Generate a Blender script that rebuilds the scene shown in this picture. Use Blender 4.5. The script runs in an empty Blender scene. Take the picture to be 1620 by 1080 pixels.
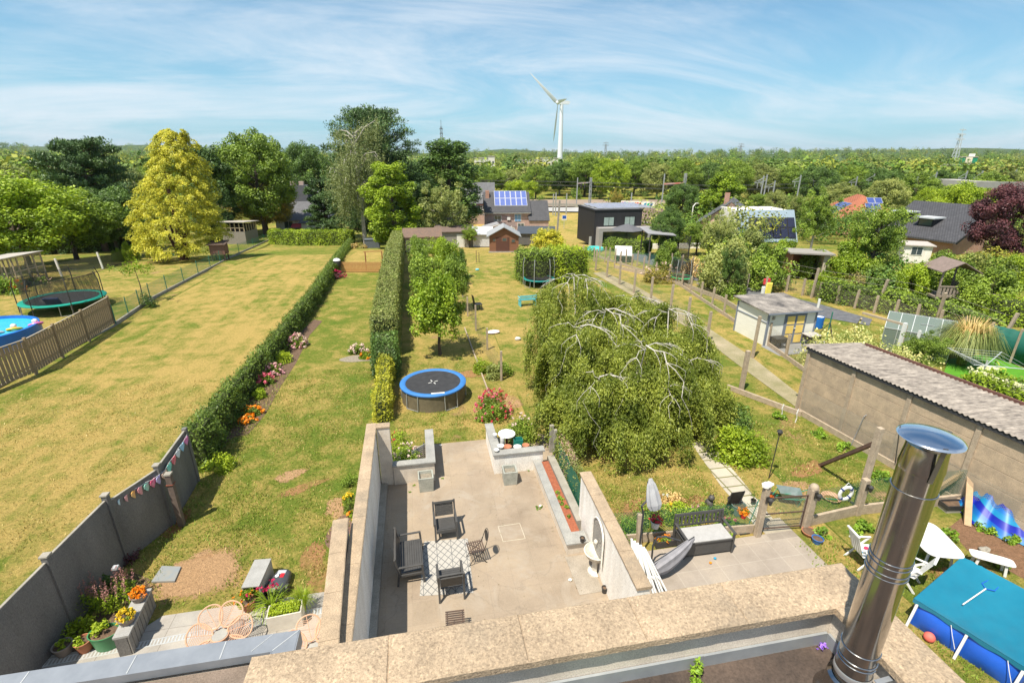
import bpy,bmesh,math,random
import numpy as np
from mathutils import Vector,Matrix,Euler
S=bpy.context.scene
COL=S.collection
rad=math.radians
# --------- camera
H=10.0;FPX=795.0;PITCH=rad(20.4);YAW=rad(10.7);ROLL=rad(0.2)
cd=bpy.data.cameras.new('camera');cam=bpy.data.objects.new('camera',cd);COL.objects.link(cam)
cd.sensor_width=36;cd.lens=FPX/1620*36;cd.clip_start=.05;cd.clip_end=12000
cam.matrix_world=Matrix.Translation((0,0,H))@Euler((rad(90)-PITCH,0,-YAW)).to_matrix().to_4x4()@Matrix.Rotation(ROLL,4,'Z')
S.camera=cam
# --------- world
SUN_DIR=Vector((.37,.33,-1)).normalized()
W=bpy.data.worlds.new('World');S.world=W;W.use_nodes=True
nt=W.node_tree;nt.nodes.clear()
def N(t,ty,**k):
 n=t.nodes.new(ty)
 for a,b in k.items():
  if a.startswith('_'):n.inputs[a[1:].replace('_',' ')].default_value=b
  else:setattr(n,a,b)
 return n
out=N(nt,'ShaderNodeOutputWorld');bg=N(nt,'ShaderNodeBackground');bg.inputs[1].default_value=.1
sky=N(nt,'ShaderNodeTexSky',sky_type='NISHITA',sun_disc=False)
sky.sun_elevation=math.asin(-SUN_DIR.z);sky.sun_rotation=math.atan2(-SUN_DIR.x,-SUN_DIR.y)
sky.altitude=0;sky.air_density=1.0;sky.dust_density=.3;sky.ozone_density=1.5
tc=N(nt,'ShaderNodeTexCoord');sep=N(nt,'ShaderNodeSeparateXYZ');nt.links.new(tc.outputs['Generated'],sep.inputs[0])
def math_(t,op,a,b=None,clamp=False):
 n=t.nodes.new('ShaderNodeMath');n.operation=op;n.use_clamp=clamp
 for i,v in enumerate((a,b)):
  if v is None:continue
  if isinstance(v,(int,float)):n.inputs[i].default_value=v
  else:t.links.new(v,n.inputs[i])
 return n.outputs[0]
zz=math_(nt,'ADD',math_(nt,'MAXIMUM',sep.outputs[2],0.0),.16)
cx=N(nt,'ShaderNodeCombineXYZ');nt.links.new(math_(nt,'DIVIDE',sep.outputs[0],zz),cx.inputs[0]);nt.links.new(math_(nt,'DIVIDE',sep.outputs[1],zz),cx.inputs[1])
mp=N(nt,'ShaderNodeMapping');mp.inputs['Rotation'].default_value=(0,0,rad(-38));mp.inputs['Scale'].default_value=(.5,.95,1)
nt.links.new(cx.outputs[0],mp.inputs[0])
n1=N(nt,'ShaderNodeTexNoise',_Scale=.9,_Detail=10.0,_Roughness=.66,_Distortion=1.1);nt.links.new(mp.outputs[0],n1.inputs[0])
n2=N(nt,'ShaderNodeTexNoise',_Scale=.55,_Detail=3.0,_Roughness=.5);nt.links.new(cx.outputs[0],n2.inputs[0])
r1=N(nt,'ShaderNodeMapRange',interpolation_type='SMOOTHSTEP');r1.inputs[1].default_value=.41;r1.inputs[2].default_value=.75
s_=math_(nt,'ADD',math_(nt,'MULTIPLY',n1.outputs[0],.72),math_(nt,'MULTIPLY',n2.outputs[0],.38));nt.links.new(s_,r1.inputs[0])
tint=N(nt,'ShaderNodeMix',data_type='RGBA',blend_type='MULTIPLY');tint.inputs[0].default_value=1
nt.links.new(sky.outputs[0],tint.inputs[6]);tint.inputs[7].default_value=(.50,.78,.87,1)
hz=N(nt,'ShaderNodeMapRange');nt.links.new(sep.outputs[2],hz.inputs[0]);hz.inputs[1].default_value=0;hz.inputs[2].default_value=.3;hz.inputs[3].default_value=.75;hz.inputs[4].default_value=0
hb=N(nt,'ShaderNodeMix',data_type='RGBA');nt.links.new(hz.outputs[0],hb.inputs[0]);nt.links.new(tint.outputs[2],hb.inputs[6]);hb.inputs[7].default_value=(2.5,4.4,5.7,1)
cl=N(nt,'ShaderNodeMix',data_type='RGBA');nt.links.new(math_(nt,'MULTIPLY',r1.outputs[0],.85),cl.inputs[0])
nt.links.new(hb.outputs[2],cl.inputs[6]);cl.inputs[7].default_value=(5.6,6.1,6.6,1)
nt.links.new(cl.outputs[2],bg.inputs[0]);nt.links.new(bg.outputs[0],out.inputs[0])
# --------- sun
sl=bpy.data.lights.new('sun','SUN');sl.energy=4.8;sl.angle=rad(.5);sl.color=(1,.93,.80)
so=bpy.data.objects.new('sun',sl);COL.objects.link(so);so.rotation_euler=SUN_DIR.to_track_quat('-Z','Y').to_euler();so.location=(-30,-30,80)
S.view_settings.view_transform='Standard';S.view_settings.look='None';S.view_settings.exposure=.62;S.view_settings.gamma=1
S.cycles.max_bounces=6;S.cycles.transparent_max_bounces=24;S.cycles.diffuse_bounces=3;S.cycles.glossy_bounces=3;S.cycles.transmission_bounces=4
# --------- placing
def terr(x,y):
 t=min(1,max(0,(y-46)/50.));return-4.0*t*t*(3-2*t)
def ray(px,py):
 a=(px-810)/FPX;b=(540-py)/FPX
 a,b=a*math.cos(ROLL)-b*math.sin(ROLL),b*math.cos(ROLL)+a*math.sin(ROLL)
 y=math.cos(PITCH)+b*math.sin(PITCH);z=-math.sin(PITCH)+b*math.cos(PITCH)
 c,s=math.cos(YAW),math.sin(YAW)
 return Vector((a*c+y*s,-a*s+y*c,z))
def at(px,py,h=0.):
 """point at height h above the ground seen at pixel (px,py) of the 1620x1080 survey photo"""
 d=ray(px,py);zt=h
 for _ in range(40):
  p=Vector((0,0,H))+d*((zt-H)/d.z);zn=terr(p.x,p.y)+h
  if abs(zn-zt)<.001:break
  zt=zt*.5+zn*.5
 return p
def gz(p):return Vector((p[0],p[1],terr(p[0],p[1])))
def atd(px,dist):
 """ground point at horizontal range dist in the direction of pixel column px (near the horizon)"""
 d=ray(px,300);f=dist/math.hypot(d.x,d.y);return gz((d.x*f,d.y*f))
def hgt(px,py,p):
 """height above ground of pixel py at ground point p"""
 d=ray(px,py);t=math.hypot(p[0],p[1])/math.hypot(d.x,d.y);return H+t*d.z-terr(p[0],p[1])
def wid(dpx,p):
 """metres spanned by dpx pixels at point p"""
 f=p[1]*math.cos(YAW)+p[0]*math.sin(YAW);f=f*math.cos(PITCH)+(H-p[2])*math.sin(PITCH);return dpx*f/FPX
 # --------- mesh builder
class MB:
 def __init__(s):s.v=[];s.f=[];s.uv=None
 def add(s,vs,fs):
  o=len(s.v);s.v+=[tuple(q)for q in vs];s.f+=[tuple(i+o for i in f)for f in fs];return s
 def box(s,c,d,rz=0,rx=0,ry=0):
  m=Euler((rx,ry,rz)).to_matrix()if(rz or rx or ry)else None
  vs=[]
  for x in(-.5,.5):
   for y in(-.5,.5):
    for z in(-.5,.5):
     p=Vector((x*d[0],y*d[1],z*d[2]))
     if m:p=m@p
     vs.append(p+Vector(c))
  return s.add(vs,[(0,1,3,2),(4,6,7,5),(0,4,5,1),(2,3,7,6),(0,2,6,4),(1,5,7,3)])
 def bx(s,x0,x1,y0,y1,z0,z1):return s.box(((x0+x1)/2,(y0+y1)/2,(z0+z1)/2),(x1-x0,y1-y0,z1-z0))
 def bar(s,p,q,w,h,up=(0,0,1)):
  p=Vector(p);q=Vector(q);d=(q-p).normalized();u=Vector(up)
  if abs(d.dot(u))>.98:u=Vector((0,1,0))
  r=d.cross(u).normalized()*w/2;u=r.cross(d).normalized()*h/2
  vs=[p-r-u,p+r-u,p+r+u,p-r+u,q-r-u,q+r-u,q+r+u,q-r+u]
  return s.add(vs,[(0,1,2,3),(7,6,5,4),(0,4,5,1),(1,5,6,2),(2,6,7,3),(3,7,4,0)])
 def tube(s,pts,r,n=6,cap=True):
  pts=[Vector(p)for p in pts];rs=r if isinstance(r,(list,tuple))else[r]*len(pts)
  o=len(s.v);pu=None
  for i,p in enumerate(pts):
   d=(pts[min(i+1,len(pts)-1)]-pts[max(i-1,0)]).normalized()
   u=pu if pu is not None else(Vector((0,0,1))if abs(d.z)<.9 else Vector((1,0,0)))
   a=d.cross(u)
   if a.length<1e-4:a=d.cross(Vector((1,.3,0)))
   a.normalize();b=a.cross(d).normalized();pu=b
   for k in range(n):
    t=2*math.pi*k/n;s.v.append(tuple(p+(a*math.cos(t)+b*math.sin(t))*rs[i]))
  for i in range(len(pts)-1):
   for k in range(n):
    s.f.append((o+i*n+k,o+i*n+(k+1)%n,o+(i+1)*n+(k+1)%n,o+(i+1)*n+k))
  if cap:s.f.append(tuple(o+k for k in range(n))[::-1]);s.f.append(tuple(o+(len(pts)-1)*n+k for k in range(n)))
  return s
 def lathe(s,c,prof,n=24,sx=1,sy=1,cap=(False,False)):
  o=len(s.v);c=Vector(c)
  for r,z in prof:
   for k in range(n):
    t=2*math.pi*k/n;s.v.append((c.x+r*sx*math.cos(t),c.y+r*sy*math.sin(t),c.z+z))
  m=len(prof)
  for i in range(m-1):
   for k in range(n):s.f.append((o+i*n+k,o+i*n+(k+1)%n,o+(i+1)*n+(k+1)%n,o+(i+1)*n+k))
  if cap[0]:s.f.append(tuple(o+k for k in range(n))[::-1])
  if cap[1]:s.f.append(tuple(o+(m-1)*n+k for k in range(n)))
  return s
 def prism(s,poly,z0,z1):
  n=len(poly);vs=[(p[0],p[1],z0)for p in poly]+[(p[0],p[1],z1)for p in poly]
  return s.add(vs,[tuple(range(n))[::-1],tuple(range(n,2*n))]+[(i,(i+1)%n,n+(i+1)%n,n+i)for i in range(n)])
 def ext(s,poly,vec):
  """extrude a 3-D polygon along vec"""
  n=len(poly);vec=Vector(vec);vs=[Vector(p)for p in poly];vs+=[p+vec for p in vs]
  return s.add(vs,[tuple(range(n))[::-1],tuple(range(n,2*n))]+[(i,(i+1)%n,n+(i+1)%n,n+i)for i in range(n)])
 def poly(s,pts):return s.add(pts,[tuple(range(len(pts)))])
 def ball(s,c,r,n=8,m=6,sc=(1,1,1),jit=0,rng=random):
  vs=[]
  for i in range(m+1):
   ph=math.pi*i/m
   for k in range(n):
    t=2*math.pi*k/n;j=1+rng.uniform(-jit,jit)
    vs.append((c[0]+r*sc[0]*j*math.sin(ph)*math.cos(t),c[1]+r*sc[1]*j*math.sin(ph)*math.sin(t),c[2]-r*sc[2]*j*math.cos(ph)))
  return s.add(vs,[(i*n+k,i*n+(k+1)%n,(i+1)*n+(k+1)%n,(i+1)*n+k)for i in range(m)for k in range(n)])
 def mv(s,v=(0,0,0),rz=0,i0=0,sc=1):
  c,q=math.cos(rz),math.sin(rz)
  s.v[i0:]=[((x*c-y*q)*sc+v[0],(x*q+y*c)*sc+v[1],z*sc+v[2])for x,y,z in s.v[i0:]];return s
 def build(s,name,mat,parent=None,smooth=False,world=False,bevel=0,sub=0):
  me=bpy.data.meshes.new(name)
  vs=s.v
  if world and parent is not None:
   o=parent;L=Vector(o.location);rz=o.rotation_euler.z
   if o.parent:L=L+Vector(o.parent.location)
   c,q=math.cos(-rz),math.sin(-rz)
   vs=[((x-L.x)*c-(y-L.y)*q,(x-L.x)*q+(y-L.y)*c,z-L.z)for x,y,z in vs]
  me.from_pydata([tuple(v)for v in vs],[],s.f);me.update()
  if smooth:
   bm=bmesh.new();bm.from_mesh(me);bmesh.ops.remove_doubles(bm,verts=bm.verts,dist=1e-5);bm.to_mesh(me);bm.free()
   me.polygons.foreach_set('use_smooth',[True]*len(me.polygons))
   me.set_sharp_from_angle(angle=rad(42))
  me.materials.append(mat)
  ob=bpy.data.objects.new(name,me);COL.objects.link(ob)
  if parent is not None:ob.parent=parent
  if bevel:
   b=ob.modifiers.new('bevel','BEVEL');b.width=bevel;b.segments=2;b.limit_method='ANGLE'
  return ob
def thing(name,label,cat,loc=(0,0,0),rz=0,group=None):
 o=bpy.data.objects.new(name,None);COL.objects.link(o);o.empty_display_size=.2
 o.location=Vector(loc);o.rotation_euler=(0,0,rz);o['label']=label;o['category']=cat
 if group:o['group']=group
 return o
def tag(o,label,cat,group=None):
 o['label']=label;o['category']=cat
 if group:o['group']=group
 return o
def struct(o,kind='structure'):o['kind']=kind;return o
def kids(o):return[c for c in bpy.data.objects if c.parent==o]
def dup(o,loc=None,rz=None,label=None,group=None,scale=None,parent=None):
 c=o.copy();COL.objects.link(c)
 if parent is not None:c.parent=parent
 for k in KIDS.get(o.name,None)or kids(o):dup(k,parent=c)
 if loc is not None:c.location=Vector(loc)
 if rz is not None:c.rotation_euler=(0,0,rz)
 if scale is not None:c.scale=scale if isinstance(scale,(tuple,list))else(scale,)*3
 if label:c['label']=label
 if group:c['group']=group
 return c
KIDS={}
def origin_to(o,p):
 """put a top-level mesh object's origin at p"""
 p=Vector(p);o.data.transform(Matrix.Translation(-p));o.location=p;return o
 # --------- materials
def newmat(name):
 m=bpy.data.materials.new(name);m.use_nodes=True;t=m.node_tree;t.nodes.clear()
 o=N(t,'ShaderNodeOutputMaterial');b=N(t,'ShaderNodeBsdfPrincipled');t.links.new(b.outputs[0],o.inputs[0])
 return m,t,b,o
def col4(c):return(c[0],c[1],c[2],1)
def hx(s,k=1.):
 """sRGB hex -> linear"""
 return tuple(k*(((int(s[i:i+2],16)/255)/12.92)if int(s[i:i+2],16)/255<.04045 else((int(s[i:i+2],16)/255+.055)/1.055)**2.4)for i in(0,2,4))
def ramp(t,fac,stops):
 r=N(t,'ShaderNodeValToRGB');e=r.color_ramp.elements
 while len(e)<len(stops):e.new(.5)
 for x,(p,c)in zip(e,stops):x.position=p;x.color=col4(c)
 if fac is not None:t.links.new(fac,r.inputs[0])
 return r.outputs[0]
def mixc(t,f,a,b,bt='MIX'):
 n=N(t,'ShaderNodeMix',data_type='RGBA',blend_type=bt)
 for i,v in((0,f),(6,a),(7,b)):
  if isinstance(v,(int,float)):n.inputs[i].default_value=v
  elif isinstance(v,tuple):n.inputs[i].default_value=col4(v)
  else:t.links.new(v,n.inputs[i])
 return n.outputs[2]
def noise(t,vec,sc,det=4.,ro=.55,dist=0.):
 n=N(t,'ShaderNodeTexNoise',_Scale=sc,_Detail=det,_Roughness=ro,_Distortion=dist)
 if vec is not None:t.links.new(vec,n.inputs[0])
 return n.outputs[0]
def bumpn(t,b,h,strength=.3,dist=.02):
 n=N(t,'ShaderNodeBump',_Strength=strength,_Distance=dist);t.links.new(h,n.inputs['Height']);t.links.new(n.outputs[0],b.inputs['Normal'])
def coords(t,scale=(1,1,1),kind='Object',rot=(0,0,0)):
 c=N(t,'ShaderNodeTexCoord')
 if scale==(1,1,1)and rot==(0,0,0):return c.outputs[kind]
 m=N(t,'ShaderNodeMapping');m.inputs['Scale'].default_value=scale;m.inputs['Rotation'].default_value=rot;t.links.new(c.outputs[kind],m.inputs[0]);return m.outputs[0]
def wpos(t,scale=(1,1,1),rot=(0,0,0)):
 g=N(t,'ShaderNodeNewGeometry');m=N(t,'ShaderNodeMapping');m.inputs['Scale'].default_value=scale;m.inputs['Rotation'].default_value=rot;t.links.new(g.outputs['Position'],m.inputs[0]);return m.outputs[0]
_mc={}
def M(name,c1,c2=None,sc=6.,rough=.7,bump=.15,metal=0,stretch=(1,1,1),fine=None,spec=.4,det=5.):
 if name in _mc:return _mc[name]
 m,t,b,o=newmat(name);c2=c2 or tuple(x*.78 for x in c1)
 v=wpos(t,stretch);n=noise(t,v,sc,det,.6)
 f=ramp(t,n,[(.32,(0,0,0)),(.68,(1,1,1))])
 c=mixc(t,f,c1,c2)
 if fine:
  n3=noise(t,v,fine,3.,.7);c=mixc(t,.55,c,ramp(t,n3,[(.3,(.45,)*3),(.5,(1,)*3),(.7,(1.5,)*3)]),'MULTIPLY');bumpn(t,b,n3,bump,.01)
 elif bump:bumpn(t,b,n,bump,.01)
 t.links.new(c,b.inputs['Base Color']);b.inputs['Roughness'].default_value=rough;b.inputs['Metallic'].default_value=metal
 b.inputs['Specular IOR Level'].default_value=spec
 _mc[name]=m;return m
def leafmat(name,c1,c2,c3=None,trans=.3,sc=.6,rough=.5,spec=.35):
 trans*=.62;c3=tuple(x*.78 for x in c3)if c3 else c3  # third leaf tone darkened, painting shade variation into the foliage colour
 if name in _mc:return _mc[name]
 m,t,b,o=newmat(name)
 g=N(t,'ShaderNodeNewGeometry');oi=N(t,'ShaderNodeObjectInfo')
 c=mixc(t,g.outputs['Random Per Island'],c1,c2)
 n=noise(t,wpos(t),sc,2.)
 c=mixc(t,ramp(t,n,[(.38,(0,0,0)),(.66,(1,1,1))]),c,c3 or tuple((a+b_)/2*.8 for a,b_ in zip(c1,c2)))
 c=mixc(t,.6,c,ramp(t,oi.outputs['Random'],[(0,(.78,.82,.8)),(1,(1.22,1.16,1.1))]),'MULTIPLY')
 t.links.new(c,b.inputs['Base Color']);b.inputs['Roughness'].default_value=rough;b.inputs['Specular IOR Level'].default_value=spec
 tr=N(t,'ShaderNodeBsdfTranslucent');c2_=mixc(t,1.,c,(1.25,1.3,.6),'MULTIPLY');t.links.new(c2_,tr.inputs[0])
 mx=N(t,'ShaderNodeMixShader');mx.inputs[0].default_value=trans
 t.links.new(b.outputs[0],mx.inputs[1]);t.links.new(tr.outputs[0],mx.inputs[2]);t.links.new(mx.outputs[0],o.inputs[0])
 _mc[name]=m;return m
def netmat(name,c,cell=.06,wire=.16,op=1.0):
 """woven mesh: diagonal wires, open between; uv in metres"""
 if name in _mc:return _mc[name]
 m,t,b,o=newmat(name);uv=coords(t,(1/cell,1/cell,1),'UV',(0,0,rad(45)))
 s=N(t,'ShaderNodeSeparateXYZ');t.links.new(uv,s.inputs[0])
 a=math_(t,'LESS_THAN',math_(t,'FRACT',s.outputs[0]),wire);d=math_(t,'LESS_THAN',math_(t,'FRACT',s.outputs[1]),wire)
 f=math_(t,'MULTIPLY',math_(t,'MAXIMUM',a,d),op)
 tr=N(t,'ShaderNodeBsdfTransparent');mx=N(t,'ShaderNodeMixShader');t.links.new(f,mx.inputs[0]);t.links.new(tr.outputs[0],mx.inputs[1]);t.links.new(b.outputs[0],mx.inputs[2]);t.links.new(mx.outputs[0],o.inputs[0])
 b.inputs['Base Color'].default_value=col4(c);b.inputs['Roughness'].default_value=.5
 _mc[name]=m;return m
def netting(name,pts,z0,z1,mat,parent,world=True):
 """vertical woven sheet along a polyline, uv in metres"""
 mb=MB();uvs=[];d=0
 for i in range(len(pts)-1):
  a=Vector(pts[i]);b=Vector(pts[i+1]);L=(b-a).length
  za=a.z if len(a)>2 else 0;zb=b.z if len(b)>2 else 0
  h0=z0;h1=z1
  mb.add([(a.x,a.y,za+h0),(b.x,b.y,zb+h0),(b.x,b.y,zb+h1),(a.x,a.y,za+h1)],[(0,1,2,3)])
  uvs+=[(d,0),(d+L,0),(d+L,h1-h0),(d,h1-h0)];d+=L
 ob=mb.build(name,mat,parent,world=world)
 uv=ob.data.uv_layers.new(name='uv');uv.data.foreach_set('uv',[c for q in uvs for c in q])
 return ob
 # = SETTING
rng=random.Random(7)
def lawnmat(name,dry=.5,seed=0,green=(.165,.195,.032),straw=(.43,.31,.10),lush=(.105,.17,.022),bare=(.36,.22,.11),stripe=0.,angle=0,barea=.0):
 m,t,b,o=newmat(name)
 v=wpos(t);vv=N(t,'ShaderNodeVectorMath',operation='ADD');t.links.new(v,vv.inputs[0]);vv.inputs[1].default_value=(seed*13.7,seed*7.1,0);v=vv.outputs[0]
 big=noise(t,v,.16,4.,.6);mid=noise(t,v,1.1,5.,.65,.4);fine=noise(t,v,9.,4.,.75);vf=noise(t,v,38.,3.,.8)
 s=math_(t,'ADD',math_(t,'MULTIPLY',big,.85),math_(t,'MULTIPLY',mid,1.15));s=math_(t,'ADD',s,math_(t,'MULTIPLY',fine,.52))
 if stripe:
  st=noise(t,wpos(t,(1.4,.05,1),(0,0,rad(angle))),1.,3.,.6);s=math_(t,'ADD',s,math_(t,'MULTIPLY',math_(t,'SUBTRACT',st,.5),stripe))
 s=math_(t,'ADD',s,dry-.5-1.26+.5)
 c=ramp(t,s,[(.22,lush),(.44,green),(.60,tuple((g_+h_)*.5 for g_,h_ in zip(green,straw))),(.80,straw)])
 if barea:
  bn=noise(t,v,.45,5.,.6,.5);f=ramp(t,bn,[(.66-barea,(0,0,0)),(.70-barea*.6,(1,1,1))]);f2=math_(t,'MULTIPLY',f,ramp(t,fine,[(.4,(.35,)*3),(.6,(1,)*3)]));c=mixc(t,f2,c,bare)
 c=mixc(t,.75,c,ramp(t,vf,[(.28,(.42,)*3),(.5,(.98,)*3),(.72,(1.6,)*3)]),'MULTIPLY')
 c=mixc(t,.45,c,ramp(t,fine,[(.3,(.55,)*3),(.5,(1,)*3),(.7,(1.4,)*3)]),'MULTIPLY')
 t.links.new(c,b.inputs['Base Color']);b.inputs['Roughness'].default_value=.95;b.inputs['Specular IOR Level'].default_value=.1
 hsum=math_(t,'ADD',vf,math_(t,'MULTIPLY',fine,1.5));bumpn(t,b,hsum,.9,.05)
 return m
G_base=lawnmat('rough_grass',.5,1)
def gridmesh(xs,ys,dz=0.):
 mb=MB()
 for y in ys:
  for x in xs:mb.v.append((x,y,terr(x,y)+dz))
 n=len(xs)
 mb.f=[(j*n+i,j*n+i+1,(j+1)*n+i+1,(j+1)*n+i)for j in range(len(ys)-1)for i in range(n-1)]
 return mb
xs=[-6000,-2500,-900,-300]+list(range(-160,241,20))+[320,600,1500,3500,7000]
ys=[-60,-20,0]+[20+2.*i for i in range(56)]+[140,170,220,300,500,900,1800,4000,9000]
struct(gridmesh(xs,ys,-.012).build('ground',G_base,smooth=True))
def sheet(name,pts,mat,dz=.0,kind='structure'):
 """flat overlay laid on the terrain; pts are world xy corner points, subdivided along y"""
 q=[Vector((p[0],p[1],0))for p in pts]
 bm=bmesh.new();f=bm.faces.new([bm.verts.new(p)for p in q])
 ymin=min(p.y for p in q);ymax=max(p.y for p in q)
 if ymax>44:
  y=max(44,ymin+2)
  while y<min(ymax,98):
   bmesh.ops.bisect_plane(bm,geom=bm.verts[:]+bm.edges[:]+bm.faces[:],plane_co=(0,y,0),plane_no=(0,1,0));y+=2
 for v in bm.verts:v.co.z=terr(v.co.x,v.co.y)+dz
 bm.normal_update()
 for f in bm.faces:
  if f.normal.z<0:f.normal_flip()
 me=bpy.data.meshes.new(name);bm.to_mesh(me);bm.free();me.materials.append(mat)
 o=bpy.data.objects.new(name,me);COL.objects.link(o);o['kind']=kind;return o
def px(*ps):return[at(*p)for p in ps]
LA=lawnmat('dry_lawn',.66,2,stripe=.6,angle=3);LB=lawnmat('green_lawn',.49,3,barea=.0);LC=lawnmat('mixed_lawn',.62,4,barea=.05)
LD=lawnmat('patchy_lawn',.58,5,barea=.03);LE=lawnmat('strip_lawn',.60,6,stripe=.6,angle=-8);LF=lawnmat('scrub_lawn',.47,8,barea=.07)
LS=lawnmat('straw_field',.70,9);LG=lawnmat('sunny_lawn',.60,10,barea=.02)
sheet('lawn',[(-19.2,2),(-8.1,2),(-8.1,16),(-7.9,30),(-7.3,60),(-17,61),(-18.2,34)],LA,.0)
sheet('lawn',[(-8.0,3),(-1.9,3),(-1.9,15),(-2.5,30),(-2.7,46.5),(-7.5,46.5)],LB,.001)
sheet('lawn',[(-7.5,46.5),(-2.7,46.5),(-2.9,64),(-7.2,64)],LS,.0)
sheet('lawn',[(-1.9,15.8),(3.9,15.8),(4.2,30),(4.4,62),(-1.3,62),(-2.5,30)],LC,.002)
sheet('lawn',[(4.0,2),(10.9,2),(11.3,16),(14.6,30),(14.6,41),(11.5,56),(4.4,62),(4.2,30)],LG,.003)
sheet('lawn',px((1270,650),(1165,560),(1090,500),(940,430),(905,415),(1010,415),(1100,460),(1180,500),(1262,585),(1300,600)),LE,.006)
sheet('lawn',[(10.8,2),(19,2),(15.6,8.5),(15.3,16.5),(11.5,16.5)],LF,.0045)
sheet('lawn',[(-45,34),(-19.3,25),(-18.2,36),(-17.5,60),(-45,66)],LD,.0005)
sheet('field',px((560,330),(1100,330),(1100,345),(900,398),(840,402),(730,395),(700,350)),LS,.004)
sheet('field',px((1180,450),(1300,480),(1620,590),(1620,560),(1300,455),(1190,430)),LS,.002)
P_conc=M('concrete_path',(.42,.36,.27),(.27,.24,.18),1.3,.9,.2,fine=60)
P_tile=None
def tilemat(name,c1,c2,size,mortar=.006,mc=(.1,.09,.08),sc=2.,off=0,rot=0):
 m,t,b,o=newmat(name);v=wpos(t,(1,1,1),(0,0,rot))
 br=N(t,'ShaderNodeTexBrick',offset=off,squash=1.);t.links.new(v,br.inputs[0])
 br.inputs['Scale'].default_value=1;br.inputs['Brick Width'].default_value=size[0];br.inputs['Row Height'].default_value=size[1];br.inputs['Mortar Size'].default_value=mortar
 br.inputs['Color1'].default_value=col4(c1);br.inputs['Color2'].default_value=col4(c2);br.inputs['Mortar'].default_value=col4(mc);br.inputs['Mortar Smooth'].default_value=.3
 n=noise(t,v,sc,6.,.65);c=mixc(t,.8,br.outputs[0],ramp(t,n,[(.3,(.72,.70,.68)),(.5,(1,)*3),(.7,(1.22,1.2,1.15))]),'MULTIPLY')
 n2=noise(t,v,45.,3.,.7);c=mixc(t,.35,c,ramp(t,n2,[(.3,(.7,)*3),(.7,(1.25,)*3)]),'MULTIPLY')
 t.links.new(c,b.inputs['Base Color']);b.inputs['Roughness'].default_value=.8;bumpn(t,b,n2,.15,.005);return m
P_pat=tilemat('patio_concrete',(.325,.255,.185),(.305,.24,.172),(.62,.62),.003,(.24,.19,.14),.55)
t=P_pat.node_tree;b=t.nodes['Principled BSDF'];src=b.inputs['Base Color'].links[0].from_socket
nn=noise(t,wpos(t),.9,8.,.72,1.2);c=mixc(t,ramp(t,nn,[(.50,(0,0,0)),(.72,(.75,)*3)]),src,(.37,.32,.26));nn2=noise(t,wpos(t),5.,8.,.8,.5)
ve=N(t,'ShaderNodeTexVoronoi',feature='DISTANCE_TO_EDGE',_Scale=.42);wv_=N(t,'ShaderNodeVectorMath',operation='ADD');nd_=N(t,'ShaderNodeTexNoise',_Scale=1.6,_Detail=6.);t.links.new(wpos(t),nd_.inputs[0]);t.links.new(wpos(t),wv_.inputs[0]);t.links.new(nd_.outputs['Color'],wv_.inputs[1]);t.links.new(wv_.outputs[0],ve.inputs[0]);c=mixc(t,ramp(t,ve.outputs['Distance'],[(.0,(.28,)*3),(.009,(.0,)*3)]),c,(.13,.105,.08));c=mixc(t,ramp(t,nn2,[(.62,(0,0,0)),(.7,(.5,)*3)]),c,(.5,.45,.38));t.links.new(c,b.inputs['Base Color'])
P_tile=tilemat('patio_tiles',(.33,.28,.23),(.31,.262,.215),(.6,.6),.008,(.40,.35,.29),.8)
P_left=tilemat('terrace_tiles',(.37,.34,.30),(.34,.315,.28),(1.2,.6),.006,(.16,.14,.12),1.2)
struct(MB().bx(-1.62,4.3,2.6,16.25,-.2,.012).build('patio',P_pat))
struct(MB().bx(4.32,10.0,3.,9.86,-.2,.012).build('patio',P_tile))
struct(MB().prism([(-9.0,6),(-2.05,6),(-2.05,10.03),(-6.28,9.99),(-6.95,9.35),(-9.0,9.35)][::1],-.2,.014).build('terrace',P_left))
def soften(mat):
 t=mat.node_tree;o=[n for n in t.nodes if n.type=='OUTPUT_MATERIAL'][0];sh=o.inputs[0].links[0].from_socket
 a=N(t,'ShaderNodeAttribute',attribute_name='rim');v=wpos(t);n=math_(t,'ADD',math_(t,'MULTIPLY',noise(t,v,3.5,5.,.7),.9),math_(t,'MULTIPLY',noise(t,v,28.,3.,.7),.7))
 f=math_(t,'LESS_THAN',math_(t,'ADD',a.outputs['Fac'],math_(t,'SUBTRACT',n,.8)),.72);tr=N(t,'ShaderNodeBsdfTransparent');mx=N(t,'ShaderNodeMixShader');t.links.new(f,mx.inputs[0]);t.links.new(tr.outputs[0],mx.inputs[1]);t.links.new(sh,mx.inputs[2]);t.links.new(mx.outputs[0],o.inputs[0]);return mat
def blob(name,c,rx,ry,mat,dz=.006,seed=1,rot=0,n=48,jit=.22):
 """soil patch whose rim frays into the grass"""
 r=random.Random(seed);ph=[r.uniform(0,6.28)for _ in range(5)];mb=MB();rings=[0,.4,.7,.9,1.1,1.3];vals=[]
 for q_ in rings:
  for k in range(n):
   t=2*math.pi*k/n;q=q_*(1+sum(jit/(i+1)*math.sin((i+2)*t+ph[i])for i in range(5))*.6);x,y=rx*q*math.cos(t),ry*q*math.sin(t);mb.v.append((c[0]+x*math.cos(rot)-y*math.sin(rot),c[1]+x*math.sin(rot)+y*math.cos(rot),dz));vals.append(q_/1.3)
 mb.f=[(j*n+k,j*n+(k+1)%n,(j+1)*n+(k+1)%n,(j+1)*n+k)for j in range(len(rings)-1)for k in range(n)]
 o=mb.build(name,mat);a=o.data.attributes.new('rim','FLOAT','POINT');a.data.foreach_set('value',vals);return struct(o)
dirtm=soften(lawnmat('bare_soil',.9,12,straw=(.45,.28,.15),green=(.38,.21,.095),lush=(.17,.16,.05)))
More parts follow.
